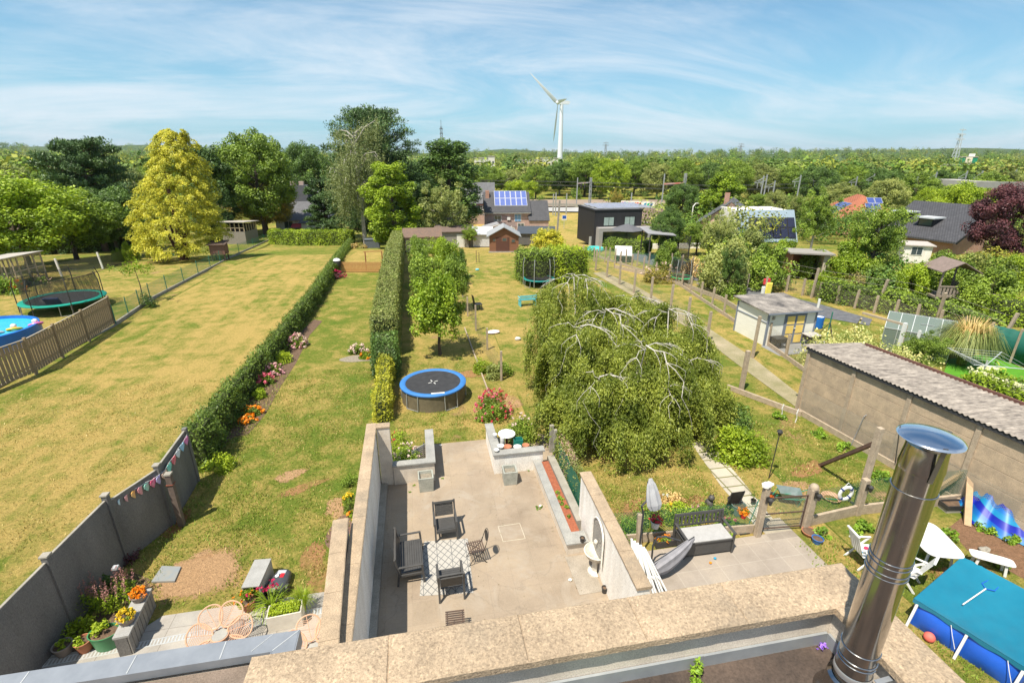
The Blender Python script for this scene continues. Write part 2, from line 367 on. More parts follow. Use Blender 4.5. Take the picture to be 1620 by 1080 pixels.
blob('soil_patch',(-5.95,11.2),.95,.95,dirtm,.006,3)
blob('soil_patch',(-3.2,11.2),.35,.6,soften(lawnmat('worn_soil',.8,14,straw=(.36,.2,.09))),.006,5)
blob('soil_patch',(-7.3,13.3),.3,.5,soften(lawnmat('red_soil',.85,15,straw=(.35,.16,.07))),.006,6)
soil=M('dark_soil',(.09,.055,.035),(.17,.11,.07),9,.95,.5,fine=50)
sheet('flower_bed',[(-9.0,9.25),(-6.6,9.0),(-7.05,11.2),(-7.7,11.6),(-7.85,9.6)],soil,.012)
blob('flower_bed',(-2.45,12.0),.35,.75,M('bark_mulch',(.20,.12,.085),(.10,.06,.045),14,.9,.6,fine=40),.01,8)
sheet('flower_bed',px((300,745),(372,690),(392,688),(420,655),(445,610),(468,575),(490,530),(510,508),(497,505),(470,530),(440,575),(405,620),(375,650),(330,700)),soil,.008)
pav=tilemat('path_slabs',(.46,.41,.33),(.40,.36,.29),(.62,.5),.03,(.16,.15,.06),1.5)
sheet('path',px((1093,700),(1120,697),(1170,755),(1232,832),(1195,832),(1140,768)),pav,.008)
sheet('path',[(9.15,9.6),(10.0,9.6),(10.0,10.4),(9.15,10.4)],P_conc,.012)
sheet('path',px((938,432),(955,430),(1010,455),(1100,505),(1190,565),(1262,622),(1285,640),(1265,648),(1165,575),(1100,525),(1010,473)),M('gravel_path',(.36,.30,.20),(.22,.20,.10),.9,.95,.4,fine=30),.008)
slate=M('slate_chips',(.085,.09,.10),(.15,.15,.16),3,.85,.4,fine=25)
sheet('path',px((975,404),(1010,400),(1060,408),(1130,425),(1190,455),(1300,482),(1380,505),(1375,515),(1290,500),(1200,480),(1130,455),(1050,425)),slate,.008)
bal=M('ballast',(.33,.25,.19),(.24,.19,.15),.3,.95,.2)
sheet('railway_bed',px((820,328),(1260,330),(1620,305),(1620,299),(1260,318),(820,317)),bal,.3)
sheet('road',px((840,336),(1010,338),(1230,338),(1330,335),(1330,325),(1160,331),(840,330)),M('pale_road',(.42,.41,.40),(.36,.35,.33),.2,.9,.1),.34)
sheet('lawn',px((1490,600),(1500,568),(1560,560),(1640,590),(1660,640),(1560,612)),M('artificial_turf',(.09,.28,.015),(.07,.22,.012),3,.8,.3,fine=60),.012)
hm=M('far_woodland_ground',(.075,.12,.03),(.03,.055,.018),.045,.95,.6,det=9)
def hill(cx,cy,lx,ly,h,seed):
 r=random.Random(seed);mb=MB();n=28;m=8;ph=[r.uniform(0,6.28)for _ in range(6)]
 for j in range(m+1):
  for i in range(n+1):
   u=i/n*2-1;w=j/m*2-1;q=max(0,1-u*u)*max(0,1-w*w)*(1+.22*sum(math.sin((k+2)*u*3+ph[k])/(k+1)for k in range(6)))
   mb.v.append((cx+u*lx,cy+w*ly,-6+q*h))
 mb.f=[(j*(n+1)+i,j*(n+1)+i+1,(j+1)*(n+1)+i+1,(j+1)*(n+1)+i)for j in range(m)for i in range(n)]
 return struct(mb.build('hill',hm,smooth=True))
HILLS=[(-1300,2300,1500,500,36,1),(300,2600,1100,500,30,2),(1500,1500,1100,420,24,3),(2300,1900,1400,500,34,4)]
for h in HILLS:hill(*h)
for i,(x,y,rx,ry,rot)in enumerate(((-2.9,10.4,.35,.5,0),(-4.6,15.2,.5,.3,.3),(-4.1,14.4,.7,.22,.4),(-2.9,13.2,.3,.5,0),(7.0,11.5,1.6,.5,0),(11.6,11.4,.6,.5,0),(12.6,12.4,.7,.35,.4),(14.,10.6,.5,.3,0),(2.2,22.3,.8,.4,0),(3.4,19.,.5,.8,0),(13.2,7.6,.8,.4,0))):
 blob('soil_patch',(x,y),rx,ry,dirtm if i%2 else bpy.data.materials['worn_soil'],.0062+.0004*i,30+i,rot)
def tufts(label,boxes,n,size,mats,seed):
 rs=np.random.RandomState(seed);P=[]
 for(x0,x1,y0,y1,w_)in boxes:
  k=int(n*w_);q=rs.uniform(0,1,(k,2));cl=rs.uniform(0,1,(max(4,k//90),2));c=cl[rs.randint(len(cl),size=k)]+rs.normal(size=(k,2))*.03;q=np.where(rs.uniform(0,1,(k,1))<.65,c,q);P.append(np.stack([x0+(x1-x0)*q[:,0],y0+(y1-y0)*q[:,1],np.full(k,.012)],1));P[-1]=P[-1][(q.min(1)>0)&(q.max(1)<1)]
 P=np.concatenate(P);P=P[((P[:,0]+5.95)/.85)**2+((P[:,1]-11.2)/.85)**2>rs.uniform(.7,1.3,len(P))];k=len(P);a=np.stack([rs.normal(size=k)*.5,rs.normal(size=k)*.5,np.ones(k)],1);a/=np.linalg.norm(a,axis=1,keepdims=True);t=rs.uniform(0,6.283,k);b=np.stack([np.cos(t),np.sin(t),np.zeros(k)],1);s=size*rs.uniform(.5,1.4,(k,1))
 V=np.stack([P-b*s*.22,P+b*s*.22,P+a*s+b*s*.10,P+a*s-b*s*.10],1);o=quadmesh('grass',V,mats);o['kind']='stuff';o['label']=label;o['category']='grass'
 # = VEGETATION BUILDERS
nr=np.random.RandomState(11)
def unit(a):return a/np.maximum(np.linalg.norm(a,axis=-1,keepdims=True),1e-6)
def quadmesh(name,V,mat,parent=None,cols=None):
 """V: (n,4,3) leaf quads"""
 n=len(V);me=bpy.data.meshes.new(name)
 me.vertices.add(n*4);me.vertices.foreach_set('co',V.reshape(-1).astype(np.float32))
 me.loops.add(n*4);me.loops.foreach_set('vertex_index',np.arange(n*4,dtype=np.int32))
 me.polygons.add(n);me.polygons.foreach_set('loop_start',np.arange(0,n*4,4,dtype=np.int32));me.polygons.foreach_set('loop_total',np.full(n,4,np.int32))
 me.update(calc_edges=True);me.materials.append(mat)
 if cols is not None:
  a=me.color_attributes.new('tone','FLOAT_COLOR','CORNER');c=np.ones((n*4,4),np.float32);c[:,:3]=np.repeat(cols,4,0);a.data.foreach_set('color',c.reshape(-1))
 ob=bpy.data.objects.new(name,me);COL.objects.link(ob)
 if parent is not None:ob.parent=parent
 return ob
def leafquads(P,size,nb=None,bias=.5,axis=None,abias=0.,asp=.55,rs=None,var=.35):
 """diamond leaves at points P; nb preferred normal, axis preferred long direction"""
 rs=rs or nr;n=len(P);s=size*(1+var*rs.uniform(-1,1,n))[:,None]
 nm=rs.normal(size=(n,3))
 if nb is not None:nm=unit(nm)*(1-bias)+unit(nb)*bias
 nm=unit(nm);a=unit(rs.normal(size=(n,3)))
 if axis is not None:a=a*(1-abias)+axis*abias
 a=unit(a-nm*(a*nm).sum(1,keepdims=True));b=np.cross(nm,a)
 return np.stack([P-a*s*.5,P+b*s*asp*.5-nm*s*.06,P+a*s*.5,P-b*s*asp*.5-nm*s*.06],1)
def shell(C,R,per,rs,inner=.55,flat=1.):
 """points on clump shells: C (k,3), R (k,)"""
 k=len(C);d=unit(rs.normal(size=(k*per,3)));r=np.repeat(R,per)*(inner+(1-inner)*rs.uniform(0,1,k*per)**.6)
 o=d*r[:,None];o[:,2]*=flat
 return np.repeat(C,per,0)+o,d
def crown_centres(kind,k,rs):
 """clump centres in a unit crown: x,y in [-1,1], z in [0,1]"""
 d=unit(rs.normal(size=(k,3)));r=.5+.5*rs.uniform(0,1,k)**.5
 if kind=='round':
  p=d*r[:,None]*.86;p[:,2]=.52+p[:,2]*.52
 elif kind=='loose':
  p=d*(.3+.7*rs.uniform(0,1,k))[:,None]*.9;p[:,2]=.5+p[:,2]*.5;p[:,0]*=1+.2*np.sin(p[:,2]*9);p[:,1]*=1+.2*np.cos(p[:,2]*7)
 elif kind=='tall':
  z=rs.uniform(0,1,k);w=np.sin(np.clip(z*1.02+.1,0,1)*math.pi*.93)**.55;a=rs.uniform(0,6.283,k);q=rs.uniform(.4,1,k)**.5*w*(1+.18*np.sin(3*a+z*5));p=np.stack([np.cos(a)*q*.86,np.sin(a)*q*.86,z*.93+.03],1)
 elif kind=='cone':
  z=rs.uniform(0,1,k)**1.35;w=(1-z)**.62*(1+.1*np.sin(z*40));w=np.minimum(w,.55+z*3.);a=rs.uniform(0,6.283,k);q=w*rs.uniform(.75,1,k);p=np.stack([np.cos(a)*q*.92,np.sin(a)*q*.92,z*.97],1)
 elif kind=='bush':
  d[:,2]=np.abs(d[:,2]);p=d*r[:,None]*.86
  p[:,2]=p[:,2]*1.0*.95
 return p
def branches(mb,C,base_z,hw,hh,rs,nl=14,r0=.2,wav=.12):
 """trunk from the ground and limbs to a sample of the clump centres"""
 top=base_z+hh*.75
 tr=[(0,0,0),(rs.uniform(-.1,.1),rs.uniform(-.1,.1),base_z*.6),(rs.uniform(-.2,.2),rs.uniform(-.2,.2),base_z+hh*.3),(rs.uniform(-.3,.3),rs.uniform(-.3,.3),top)]
 mb.tube(tr,[r0*1.25,r0,r0*.7,r0*.2],7)
 idx=rs.choice(len(C),min(nl,len(C)),replace=False)
 for i in idx:
  c=Vector(C[i]);z=max(base_z*.75,min(top*.9,c.z*.72));s=Vector((tr[2][0]*z/top,tr[2][1]*z/top,z));m=(s+c)/2+Vector((rs.uniform(-wav,wav)*hw,rs.uniform(-wav,wav)*hw,-.06*hh*rs.uniform(0,1)))
  mb.tube([s,m,c],[r0*.42,r0*.26,r0*.06],5,cap=False)
bark=M('bark',(.12,.09,.065),(.07,.055,.04),5,.9,.5,stretch=(3,3,.6))
bark_p=M('pale_bark',(.52,.48,.42),(.25,.22,.19),4,.8,.3,stretch=(1,1,3))
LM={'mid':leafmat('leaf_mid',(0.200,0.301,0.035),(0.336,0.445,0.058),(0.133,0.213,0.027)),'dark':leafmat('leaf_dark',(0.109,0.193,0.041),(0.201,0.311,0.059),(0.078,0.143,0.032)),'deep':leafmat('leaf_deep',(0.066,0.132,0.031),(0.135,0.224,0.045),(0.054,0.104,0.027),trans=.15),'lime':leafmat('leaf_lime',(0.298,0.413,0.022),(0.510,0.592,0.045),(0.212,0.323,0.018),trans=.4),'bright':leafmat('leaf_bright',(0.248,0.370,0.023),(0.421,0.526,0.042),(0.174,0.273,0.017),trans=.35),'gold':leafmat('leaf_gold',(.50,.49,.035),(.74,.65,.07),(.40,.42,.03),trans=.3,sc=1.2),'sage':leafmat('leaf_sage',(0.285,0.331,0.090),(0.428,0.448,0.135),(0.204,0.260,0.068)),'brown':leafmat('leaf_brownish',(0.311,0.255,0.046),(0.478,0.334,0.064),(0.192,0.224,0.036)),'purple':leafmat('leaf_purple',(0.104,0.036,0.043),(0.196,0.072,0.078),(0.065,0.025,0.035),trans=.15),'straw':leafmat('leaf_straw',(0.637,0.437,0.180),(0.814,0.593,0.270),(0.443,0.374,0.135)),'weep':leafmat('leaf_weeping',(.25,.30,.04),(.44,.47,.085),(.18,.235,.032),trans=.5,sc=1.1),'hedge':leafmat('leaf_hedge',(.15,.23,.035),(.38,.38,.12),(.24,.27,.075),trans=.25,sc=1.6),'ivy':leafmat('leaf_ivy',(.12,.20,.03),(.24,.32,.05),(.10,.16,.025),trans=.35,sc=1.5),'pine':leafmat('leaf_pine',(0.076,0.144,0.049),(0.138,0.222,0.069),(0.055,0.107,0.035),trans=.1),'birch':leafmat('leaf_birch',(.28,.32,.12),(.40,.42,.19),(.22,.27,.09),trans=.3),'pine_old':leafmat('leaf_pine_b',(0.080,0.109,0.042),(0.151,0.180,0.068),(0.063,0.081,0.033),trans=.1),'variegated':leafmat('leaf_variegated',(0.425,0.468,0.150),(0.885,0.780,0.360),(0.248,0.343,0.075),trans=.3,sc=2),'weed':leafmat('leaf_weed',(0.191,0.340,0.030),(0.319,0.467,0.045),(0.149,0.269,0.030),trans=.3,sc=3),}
def flowermat(name,a,b):return leafmat('petal_'+name,a,b,trans=.2,sc=4,spec=.2)
FM={'pink':flowermat('pink',(.75,.30,.36),(.85,.55,.55)),'red':flowermat('red',(.62,.02,.05),(.75,.06,.12)),'rose':flowermat('rose',(.75,.10,.20),(.80,.25,.30)),'white':flowermat('white',(.8,.8,.74),(.7,.72,.6)),'cream':flowermat('cream',(.72,.72,.42),(.8,.8,.6)),'orange':flowermat('orange',(.85,.23,.01),(.9,.32,.02)),'yellow':flowermat('yellow',(.85,.55,.02),(.9,.65,.05)),'blush':flowermat('blush',(.8,.55,.5),(.85,.7,.62)),'mauve':flowermat('mauve',(.32,.16,.15),(.42,.22,.20)),'magenta':flowermat('magenta',(.55,.03,.12),(.42,.02,.08)),'violet':flowermat('violet',(.3,.15,.8),(.4,.22,.85))}
TK={'round':dict(c='round',k=150,r=.185,per=250,s=.22,flat=.85,b=.14,h=10.,w=4.6),'broad':dict(c='round',k=100,r=.23,per=360,s=.24,flat=.75,b=.16,h=9.,w=5.),'loose':dict(c='loose',k=110,r=.17,per=190,s=.19,flat=.8,b=.18,h=9.,w=4.,nl=30),'tall':dict(c='tall',k=120,r=.22,per=250,s=.21,flat=1.1,b=.06,h=12.,w=2.8),'orchard':dict(c='loose',k=95,r=.23,per=120,s=.13,flat=.9,b=.20,h=3.6,w=1.7,nl=24),'bush':dict(c='bush',k=60,r=.23,per=200,s=.125,flat=.9,b=.0,h=2.6,w=1.8),'shrub':dict(c='bush',k=36,r=.26,per=90,s=.075,flat=.9,b=.0,h=1.0,w=.75),}
PROTO={}
def make_tree(kind,mk,name,seed):
 K=TK[kind];rs=np.random.RandomState(seed);root=thing(name,'x','x')
 hh=K['h']*(1-K['b']);C=crown_centres(K['c'],K['k'],rs);C=C*np.array([K['w'],K['w'],hh]);C[:,2]+=K['h']*K['b']
 R=K['r']*K['w']*rs.uniform(.6,1.25,len(C))
 C[:,2]=np.maximum(C[:,2],R*.45 if K['b']==0 else .3)
 P,d=shell(C,R,K['per'],rs,.45,K['flat']);P[:,2]=np.maximum(P[:,2],.03)
 nb=d+np.array([0,0,.7]);Q=leafquads(P,K['s'],nb,.55,rs=rs)
 mb=MB();branches(mb,C,K['h']*max(K['b'],.05),K['w'],hh,rs,K.get('nl',14),r0=K['h']*(.022 if K['b']else .01))
 mb.build('trunk',bark_p if mk=='sage' else bark,root,smooth=True)
 quadmesh('crown',Q,LM[mk],root)
 root['h0']=K['h'];root['w0']=K['w'];return root
used_proto=set();PV={}
def tree(kind,mk,label,p,h,w,name='tree',rz=None,v=0,cat='tree',group=None):
 """one tree of height h and crown width w with its foot at p"""
 key=(kind,mk,v,name)
 if key not in PROTO:
  base=None
  for q in PROTO:
   if q[0]==kind and q[2]==v:base=PROTO[q];break
  if base is None:PROTO[key]=make_tree(kind,mk,name,100+len(PROTO));o=PROTO[key]
  else:
   o=bpy.data.objects.new(name,None);COL.objects.link(o);o['h0']=base['h0'];o['w0']=base['w0']
   for c in kids(base):
    e=c.copy();COL.objects.link(e);e.parent=o
    if c.name.startswith('crown'):e.data=c.data;e.material_slots[0].link='OBJECT';e.material_slots[0].material=LM[mk]
   PROTO[key]=o
  KIDS[o.name]=kids(o)
 else:
  s=PROTO[key];o=s.copy();COL.objects.link(o)
  for c in KIDS[s.name]:
   e=c.copy();COL.objects.link(e);e.parent=o
 sx=w/2/o['w0'];sz=h/o['h0'];o.location=Vector(p);o.scale=(sx,sx*rng.uniform(.92,1.08),sz);o.rotation_euler=(0,0,rng.uniform(0,6.28)if rz is None else rz)
 tag(o,label,cat,group);return o
def strip_props():
 for o in bpy.data.objects:
  for k in('h0','w0'):
   if k in o:del o[k]
def hedge(name,label,pts,w,h,mk,size=.09,dens=260,core=True,bumpy=.10,parent=None,cat='hedge',top=None,seed=1,group=None,taper=.9):
 """clipped hedge along a polyline: a woody core and a leafy surface"""
 rs=np.random.RandomState(seed);p0=gz(pts[0]);root=thing(name,label,cat,p0,group=group)
 mb=MB();Ps=[];Ns=[]
 for i in range(len(pts)-1):
  a=gz(pts[i]);b=gz(pts[i+1]);L=(b-a).length;d=(b-a)/L;s=Vector((d.y,-d.x,0)).normalized()
  hA=h if not isinstance(h,list)else h[i];hB=h if not isinstance(h,list)else h[i+1]
  wA=w if not isinstance(w,list)else w[i];wB=w if not isinstance(w,list)else w[i+1]
  q=[]
  for pt,ww,h_ in((a,wA,hA),(b,wB,hB)):
   for sg,zz_ in((-1,0),(1,0),(1,1),(-1,1)):q.append(pt+s*sg*ww*.40*(taper if zz_ else 1)+Vector((0,0,.04+(h_-.12)*zz_)))
  mb.add(q,[(0,1,2,3),(7,6,5,4),(0,4,5,1),(1,5,6,2),(2,6,7,3),(3,7,4,0)])
  for face,area in(('L',L*hA),('R',L*hA),('T',L*wA)):
   n=int(area*dens);u=rs.uniform(0,1,n);t=rs.uniform(0,1,n);hh=hA+(hB-hA)*u;ww=wA+(wB-wA)*u;j=bumpy*(np.sin(u*L*1.9+i)*.4+np.sin(u*L*4.7+t*5)*.35+rs.normal(size=n)*.55)
   if face=='T':off=(t*2-1)*ww*.5*taper;z=hh+j;nn=np.tile([0,0,1.],(n,1))
   else:
    sg=-1 if face=='L' else 1;z=t*hh;off=sg*(ww*.5*(1-(1-taper)*t)+j);nn=np.tile([s.x*sg,s.y*sg,.5],(n,1))
   P=np.stack([a.x+(b.x-a.x)*u+s.x*off,a.y+(b.y-a.y)*u+s.y*off,a.z+(b.z-a.z)*u+z],1);Ps.append(P);Ns.append(nn)
  for pt,sg,hh,ww in((a,-1,hA,wA),(b,1,hB,wB)):
   if(i==0 and sg==-1)or(i==len(pts)-2 and sg==1):
    n=int(ww*hh*dens);t=rs.uniform(-.5,.5,n)*ww;z=rs.uniform(0,1,n)*hh;j=rs.normal(size=n)*bumpy*.6
    Ps.append(np.stack([pt.x+s.x*t+d.x*sg*j,pt.y+s.y*t+d.y*sg*j,pt.z+z],1));Ns.append(np.tile([d.x*sg,d.y*sg,.4],(n,1)))
 P=np.concatenate(Ps);Nn=np.concatenate(Ns);P-=np.array(p0)
 if core:mb.build('branches',M('hedge_wood',(.06,.075,.02),(.035,.045,.014),6,1,.3),root,world=True)
 quadmesh('foliage',leafquads(P,size,Nn,.5,rs=rs,var=.6),LM[mk],root);return root
def mound(name,label,p,rx,ry,h,mk,size=.06,n=2500,seed=1,flowers=None,cat='shrub',fs=.07,fn=60,cluster=1,stems=True,group=None,rough=.22,spike=0.):
 """a leafy mound standing at p; flowers=(colour key) adds blooms"""
 rs=np.random.RandomState(seed);p=gz(p)+Vector((0,0,p[2]if len(p)>2 and p[2]>0 and terr(p[0],p[1])==0 else 0))if False else(Vector(p)if len(p)>2 else gz(p))
 root=thing(name,label,cat,p,group=group)
 k=max(8,int(n/60));d=unit(rs.normal(size=(k,3)));d[:,2]=np.abs(d[:,2]);C=d*np.array([rx,ry,h])*(.55+.35*rs.uniform(0,1,(k,1)));R=np.full(k,rough*(rx+ry+h)/2)*rs.uniform(.6,1.3,k)
 P,dd=shell(C,R,max(4,n//k),rs,.4);P[:,2]=np.maximum(P[:,2],size*.3)
 ax=np.tile([0,0,1.],(len(P),1))
 quadmesh('foliage',leafquads(P,size,dd+np.array([0,0,.8]),.45,axis=ax if spike else None,abias=spike,asp=.55 if not spike else .25,rs=rs),LM[mk],root)
 if stems:
  mb=MB()
  for i in range(7):c=Vector(C[i%k]);mb.tube([(rs.uniform(-.05,.05),rs.uniform(-.05,.05),0),c*.6,c],[.012,.009,.004],4,cap=False)
  mb.build('stems',bark,root)
 if flowers:
  for j,fk in enumerate(flowers if isinstance(flowers,(list,tuple))else[flowers]):
   d=unit(rs.normal(size=(fn,3)));d[:,2]=np.abs(d[:,2])*1.2+.1;d=unit(d);C2=d*np.array([rx,ry,h])*(1.0+rs.uniform(-.05,.16,(fn,1)));P2,d2=shell(C2,np.full(fn,fs),14*cluster,rs,.5)
   quadmesh('blossom',leafquads(P2,fs*.9,d2+np.array([0,0,.5]),.6,asp=.9,rs=rs),FM[fk],root)
 return root
def blades(name,p,r,h,n,mk,parent=None,w=.02,droop=1.,seed=1,zoff=0.,tips=None):
 """arching grass-like leaves from one crown, each a bent strip"""
 rs=random.Random(seed);V=[]
 for i in range(n):
  a=rs.uniform(0,6.283);L=r*rs.uniform(.55,1.);hh=h*rs.uniform(.6,1.);c,s=math.cos(a),math.sin(a);ww=w*rs.uniform(.7,1.2)
  prev=None;sx=rs.uniform(-.2,.2)*r*.4;sy=rs.uniform(-.2,.2)*r*.4
  for k in range(5):
   t=k/4;x=L*t**1.25;z=hh*(1-(1-t*1.25)**2)*1.0 if t<.8 else hh*(1-droop*(t-.8)*1.6);wk=ww*(1-t*.85)
   cur=(np.array([sx+x*c-wk*s/2,sy+x*s+wk*c/2,z+zoff]),np.array([sx+x*c+wk*s/2,sy+x*s-wk*c/2,z+zoff]))
   if prev is not None:V.append([prev[0],prev[1],cur[1],cur[0]])
   prev=cur
 return quadmesh(name,np.array(V),LM[mk]if isinstance(mk,str)else mk,parent)
def tonemat(name,gain=1.):
 m,t,b,o=newmat(name);at_=N(t,'ShaderNodeAttribute',attribute_name='tone');g=N(t,'ShaderNodeNewGeometry')
 c=mixc(t,.8,at_.outputs['Color'],ramp(t,g.outputs['Random Per Island'],[(0,(.55,.6,.6)),(1,(1.5,1.4,1.2))]),'MULTIPLY');t.links.new(c,b.inputs['Base Color']);b.inputs['Roughness'].default_value=.6;b.inputs['Specular IOR Level'].default_value=.2
 tr=N(t,'ShaderNodeBsdfTranslucent');t.links.new(c,tr.inputs[0]);mx=N(t,'ShaderNodeMixShader');mx.inputs[0].default_value=.2;t.links.new(b.outputs[0],mx.inputs[1]);t.links.new(tr.outputs[0],mx.inputs[2]);t.links.new(mx.outputs[0],o.inputs[0]);return m
TM=tonemat('woodland_leaves')
def woods(name,label,spots,per=210,seed=1,size=.9):
 """a far-off wood: spots = (x,y,z,height,width,tone rgb)"""
 rs=np.random.RandomState(seed);Qs=[];Cs=[]
 for(x,y,z,h,w,c)in spots:
  k=14;d=unit(rs.normal(size=(k,3)));C=d*np.array([w*.36,w*.36,h*.36])*rs.uniform(.6,1.05,(k,1));C[:,2]+=h*.56;P,dd=shell(C,np.full(k,w*.2)*rs.uniform(.6,1.3,k),per//k,rs,.5)
  P[:,2]=np.maximum(P[:,2],.5);Q=leafquads(P,size*w/9.,dd+np.array([0,0,.8]),.6,asp=.75,rs=rs);Q+=np.array([x,y,z]);Qs.append(Q);Cs.append(np.tile(c,(len(Q),1))*rs.uniform(.85,1.15))
 o=quadmesh(name,np.concatenate(Qs),TM,None,np.concatenate(Cs));o['kind']='stuff';o['label']=label;o['category']='wood';return o
tufts('green grass and clover tufts in the near lawns',[(-7.9,-2.3,10.2,24,.5),(4.3,9.0,10.6,14,.2),(10.0,15.0,10.4,16,.22),(-1.8,3.8,16.3,19,.12),(9.6,14,4.5,9.4,.2)],26000,.055,leafmat('blade_green',(.17,.27,.03),(.28,.34,.05),(.22,.27,.04),trans=.2,sc=2),1)
tufts('straw coloured dry grass in the near lawns',[(-18,-8.5,9,24,.5),(-7.9,-2.3,10.2,24,.25),(4.3,9.0,10.6,14,.15),(10.0,15.0,10.4,16,.15),(-1.8,3.8,16.3,24,.15)],26000,.05,leafmat('blade_straw',(.5,.37,.12),(.62,.5,.2),(.38,.33,.09),trans=.1,sc=2),2)
# = TREES
def T(x,base,top,wpx,kind,mk,label,name='tree',v=0,cat='tree',dist=None,group=None,dx=0):
 if not dist:ym=(base+top)/2;x=x+(840-x)*(base-ym)/(2685-ym)
 p=atd(x,dist)if dist else at(x,base);h=hgt(x,top,p);w=wid(wpx,p)
 return tree(kind,mk,label,p,h,w,name,v=v,cat=cat,group=group)
T(20,425,278,215,'broad','bright','big light green broadleaf tree behind the timber aviary at the left edge','broadleaf_tree')
T(105,412,300,165,'broad','mid','broad green tree right of the biggest left tree, behind the concrete posts','broadleaf_tree',v=1)
T(172,404,296,120,'broad','dark','darker green broadleaf tree between the left broad trees and the golden conifer','broadleaf_tree',v=1)
T(405,372,205,125,'round','mid','tall domed chestnut tree standing highest left of the big pine','broadleaf_tree')
T(330,380,228,90,'tall','deep','dark slim evergreen tree right behind the golden conifer','evergreen_tree',v=0)
T(487,358,224,80,'round','dark','dark round tree between the domed chestnut and the big pine','broadleaf_tree',v=1,dist=135)
T(415,368,288,108,'round','brown','brownish green tree left of the grey roofed bungalow','browning_tree',v=1)
T(618,392,258,105,'tall','bright','fresh green leafy tree in front of the birch at the end of the clipped hedge','broadleaf_tree',v=1)
T(700,390,280,95,'loose','sage','pale green feathery tree left of the solar roofed brick house','feathery_tree',v=0)
T(706,372,222,126,'tall','dark','tall dark green tree behind the pale feathery tree','broadleaf_tree',v=1)
T(665,380,275,75,'round','deep','dark tree filling the gap between pine and tall dark tree','broadleaf_tree',v=1)
T(820,350,276,62,'loose','lime','yellow green weeping willow behind the solar roofed house','willow_tree',v=1,dist=118)
T(868,396,354,70,'bush','gold','golden green rounded shrub between the brick house and the black house','golden_shrub',cat='shrub')
T(742,392,352,34,'loose','mid','young tree beside the white post left of the wooden cabin','young_tree',v=2)
for x,b,t_,w,mk,lab in[(692,561,428,108,'bright','nearest fruit tree, its crown above the blue trampoline'),(672,500,400,62,'mid','second fruit tree on the hedge side, behind the nearest one'),(718,492,402,58,'mid','fruit tree on the lawn side behind the nearest one'),(665,462,378,48,'mid','third fruit tree on the hedge side'),(706,455,378,50,'bright','third fruit tree on the lawn side'),(728,440,392,26,'dark','narrow fruit tree at the lawn edge of the orchard'),(662,432,372,40,'mid','farthest fruit tree on the hedge side, near the tiled garden hut'),(695,428,374,38,'bright','farthest fruit tree on the lawn side, near the tiled garden hut')]:
 T(x,b,t_,w,'orchard',mk,lab,'fruit_tree',group='fruit trees in the narrow orchard')
T(1055,405,330,58,'round','dark','dark green garden tree just right of the black house','broadleaf_tree')
T(1083,398,290,66,'round','dark','blue green tree rising above the brown roofed house','broadleaf_tree',v=1,dist=100)
T(1145,390,272,78,'tall','bright','bright green pointed tree in front of the railway masts','broadleaf_tree',dist=92)
T(1104,404,345,54,'loose','mid','light garden tree behind the dark mesh pavilion','broadleaf_tree',v=1)
T(1110,372,328,24,'bush','purple','small dark purple bush behind the garden trees right of the black house','purple_bush',cat='shrub')
T(1135,425,330,66,'loose','sage','olive green tree above the dense bushes','broadleaf_tree',v=0)
T(1012,398,368,22,'bush','lime','lime green bush at the corner of the black house terrace','bush',cat='shrub')
T(1055,424,374,48,'bush','mid','rounded green shrub in front of the dark mesh pavilion','bush',cat='shrub')
T(1148,462,358,84,'bush','sage','big yellowish bush behind the slate strip','bush',cat='shrub')
T(1215,455,372,90,'bush','mid','big green bush left of the open wooden shelter','bush',cat='shrub')
T(1180,430,350,76,'bush','sage','pale green bush behind the slate strip bushes','bush',cat='shrub')
T(1158,468,382,46,'loose','dark','slim dark tree with airy branches beside the slate strip','slim_tree',v=2)
T(1245,425,370,60,'bush','bright','green bush below the dark wall of solar panels','bush',cat='shrub')
T(1232,352,300,40,'round','sage','greyish green tree behind the house with dark solar panels','broadleaf_tree',dist=125)
T(1302,392,293,72,'loose','mid','airy ash tree right of the dark solar panels','ash_tree',v=0,dist=62)
T(1408,425,308,100,'loose','mid','large leaning green tree left of the black tiled roof','broadleaf_tree',v=1,dist=50)
T(1350,450,368,90,'bush','bright','wide light green bush right of the open wooden shelter','bush',cat='shrub')
T(1288,440,385,56,'bush','mid','bush behind the open wooden shelter','bush',cat='shrub')
T(1300,468,425,50,'bush','lime','lime bush in front of the open wooden shelter','bush',cat='shrub')
T(1395,462,410,66,'bush','mid','dense bush beside the leaning green tree','bush',cat='shrub')
T(1445,470,402,70,'bush','bright','flowering green bush left of the timber play tower','bush',cat='shrub')
T(1500,462,384,84,'bush','mid','dense green bush below the brick gable of the black tiled house','bush',cat='shrub')
T(1565,488,410,96,'bush','mid','large round bush behind the climbing frame','bush',cat='shrub')
T(1612,455,392,60,'bush','bright','green bush under the purple tree at the right edge','bush',cat='shrub')
T(1592,425,288,112,'round','purple','large dark purple copper beech at the right edge','copper_beech',v=1)
T(1530,380,289,92,'broad','lime','lime green broad tree behind the black tiled roof','broadleaf_tree',dist=98)
T(1475,375,296,52,'round','lime','smaller lime tree left of the broad lime tree','broadleaf_tree',v=1,dist=105)
T(1330,345,288,60,'round','sage','grey green tree behind the orange roofed house','broadleaf_tree',dist=130)
T(1405,345,282,72,'round','sage','olive tree behind the leaning tree, near the railway','broadleaf_tree',v=1,dist=125)
T(1268,360,300,44,'loose','sage','birch like tree with bare pale twigs near the pale road','birch_like_tree',v=1,dist=110)
T(1205,345,300,46,'loose','mid','thin tree beside the white lamp post','broadleaf_tree',v=1,dist=128)
T(1002,352,320,22,'loose','mid','small tree in front of the graffiti wall left end','small_tree',dist=120)
T(940,350,318,26,'loose','mid','small green tree behind the flat roof of the black house','small_tree',v=2,dist=118)
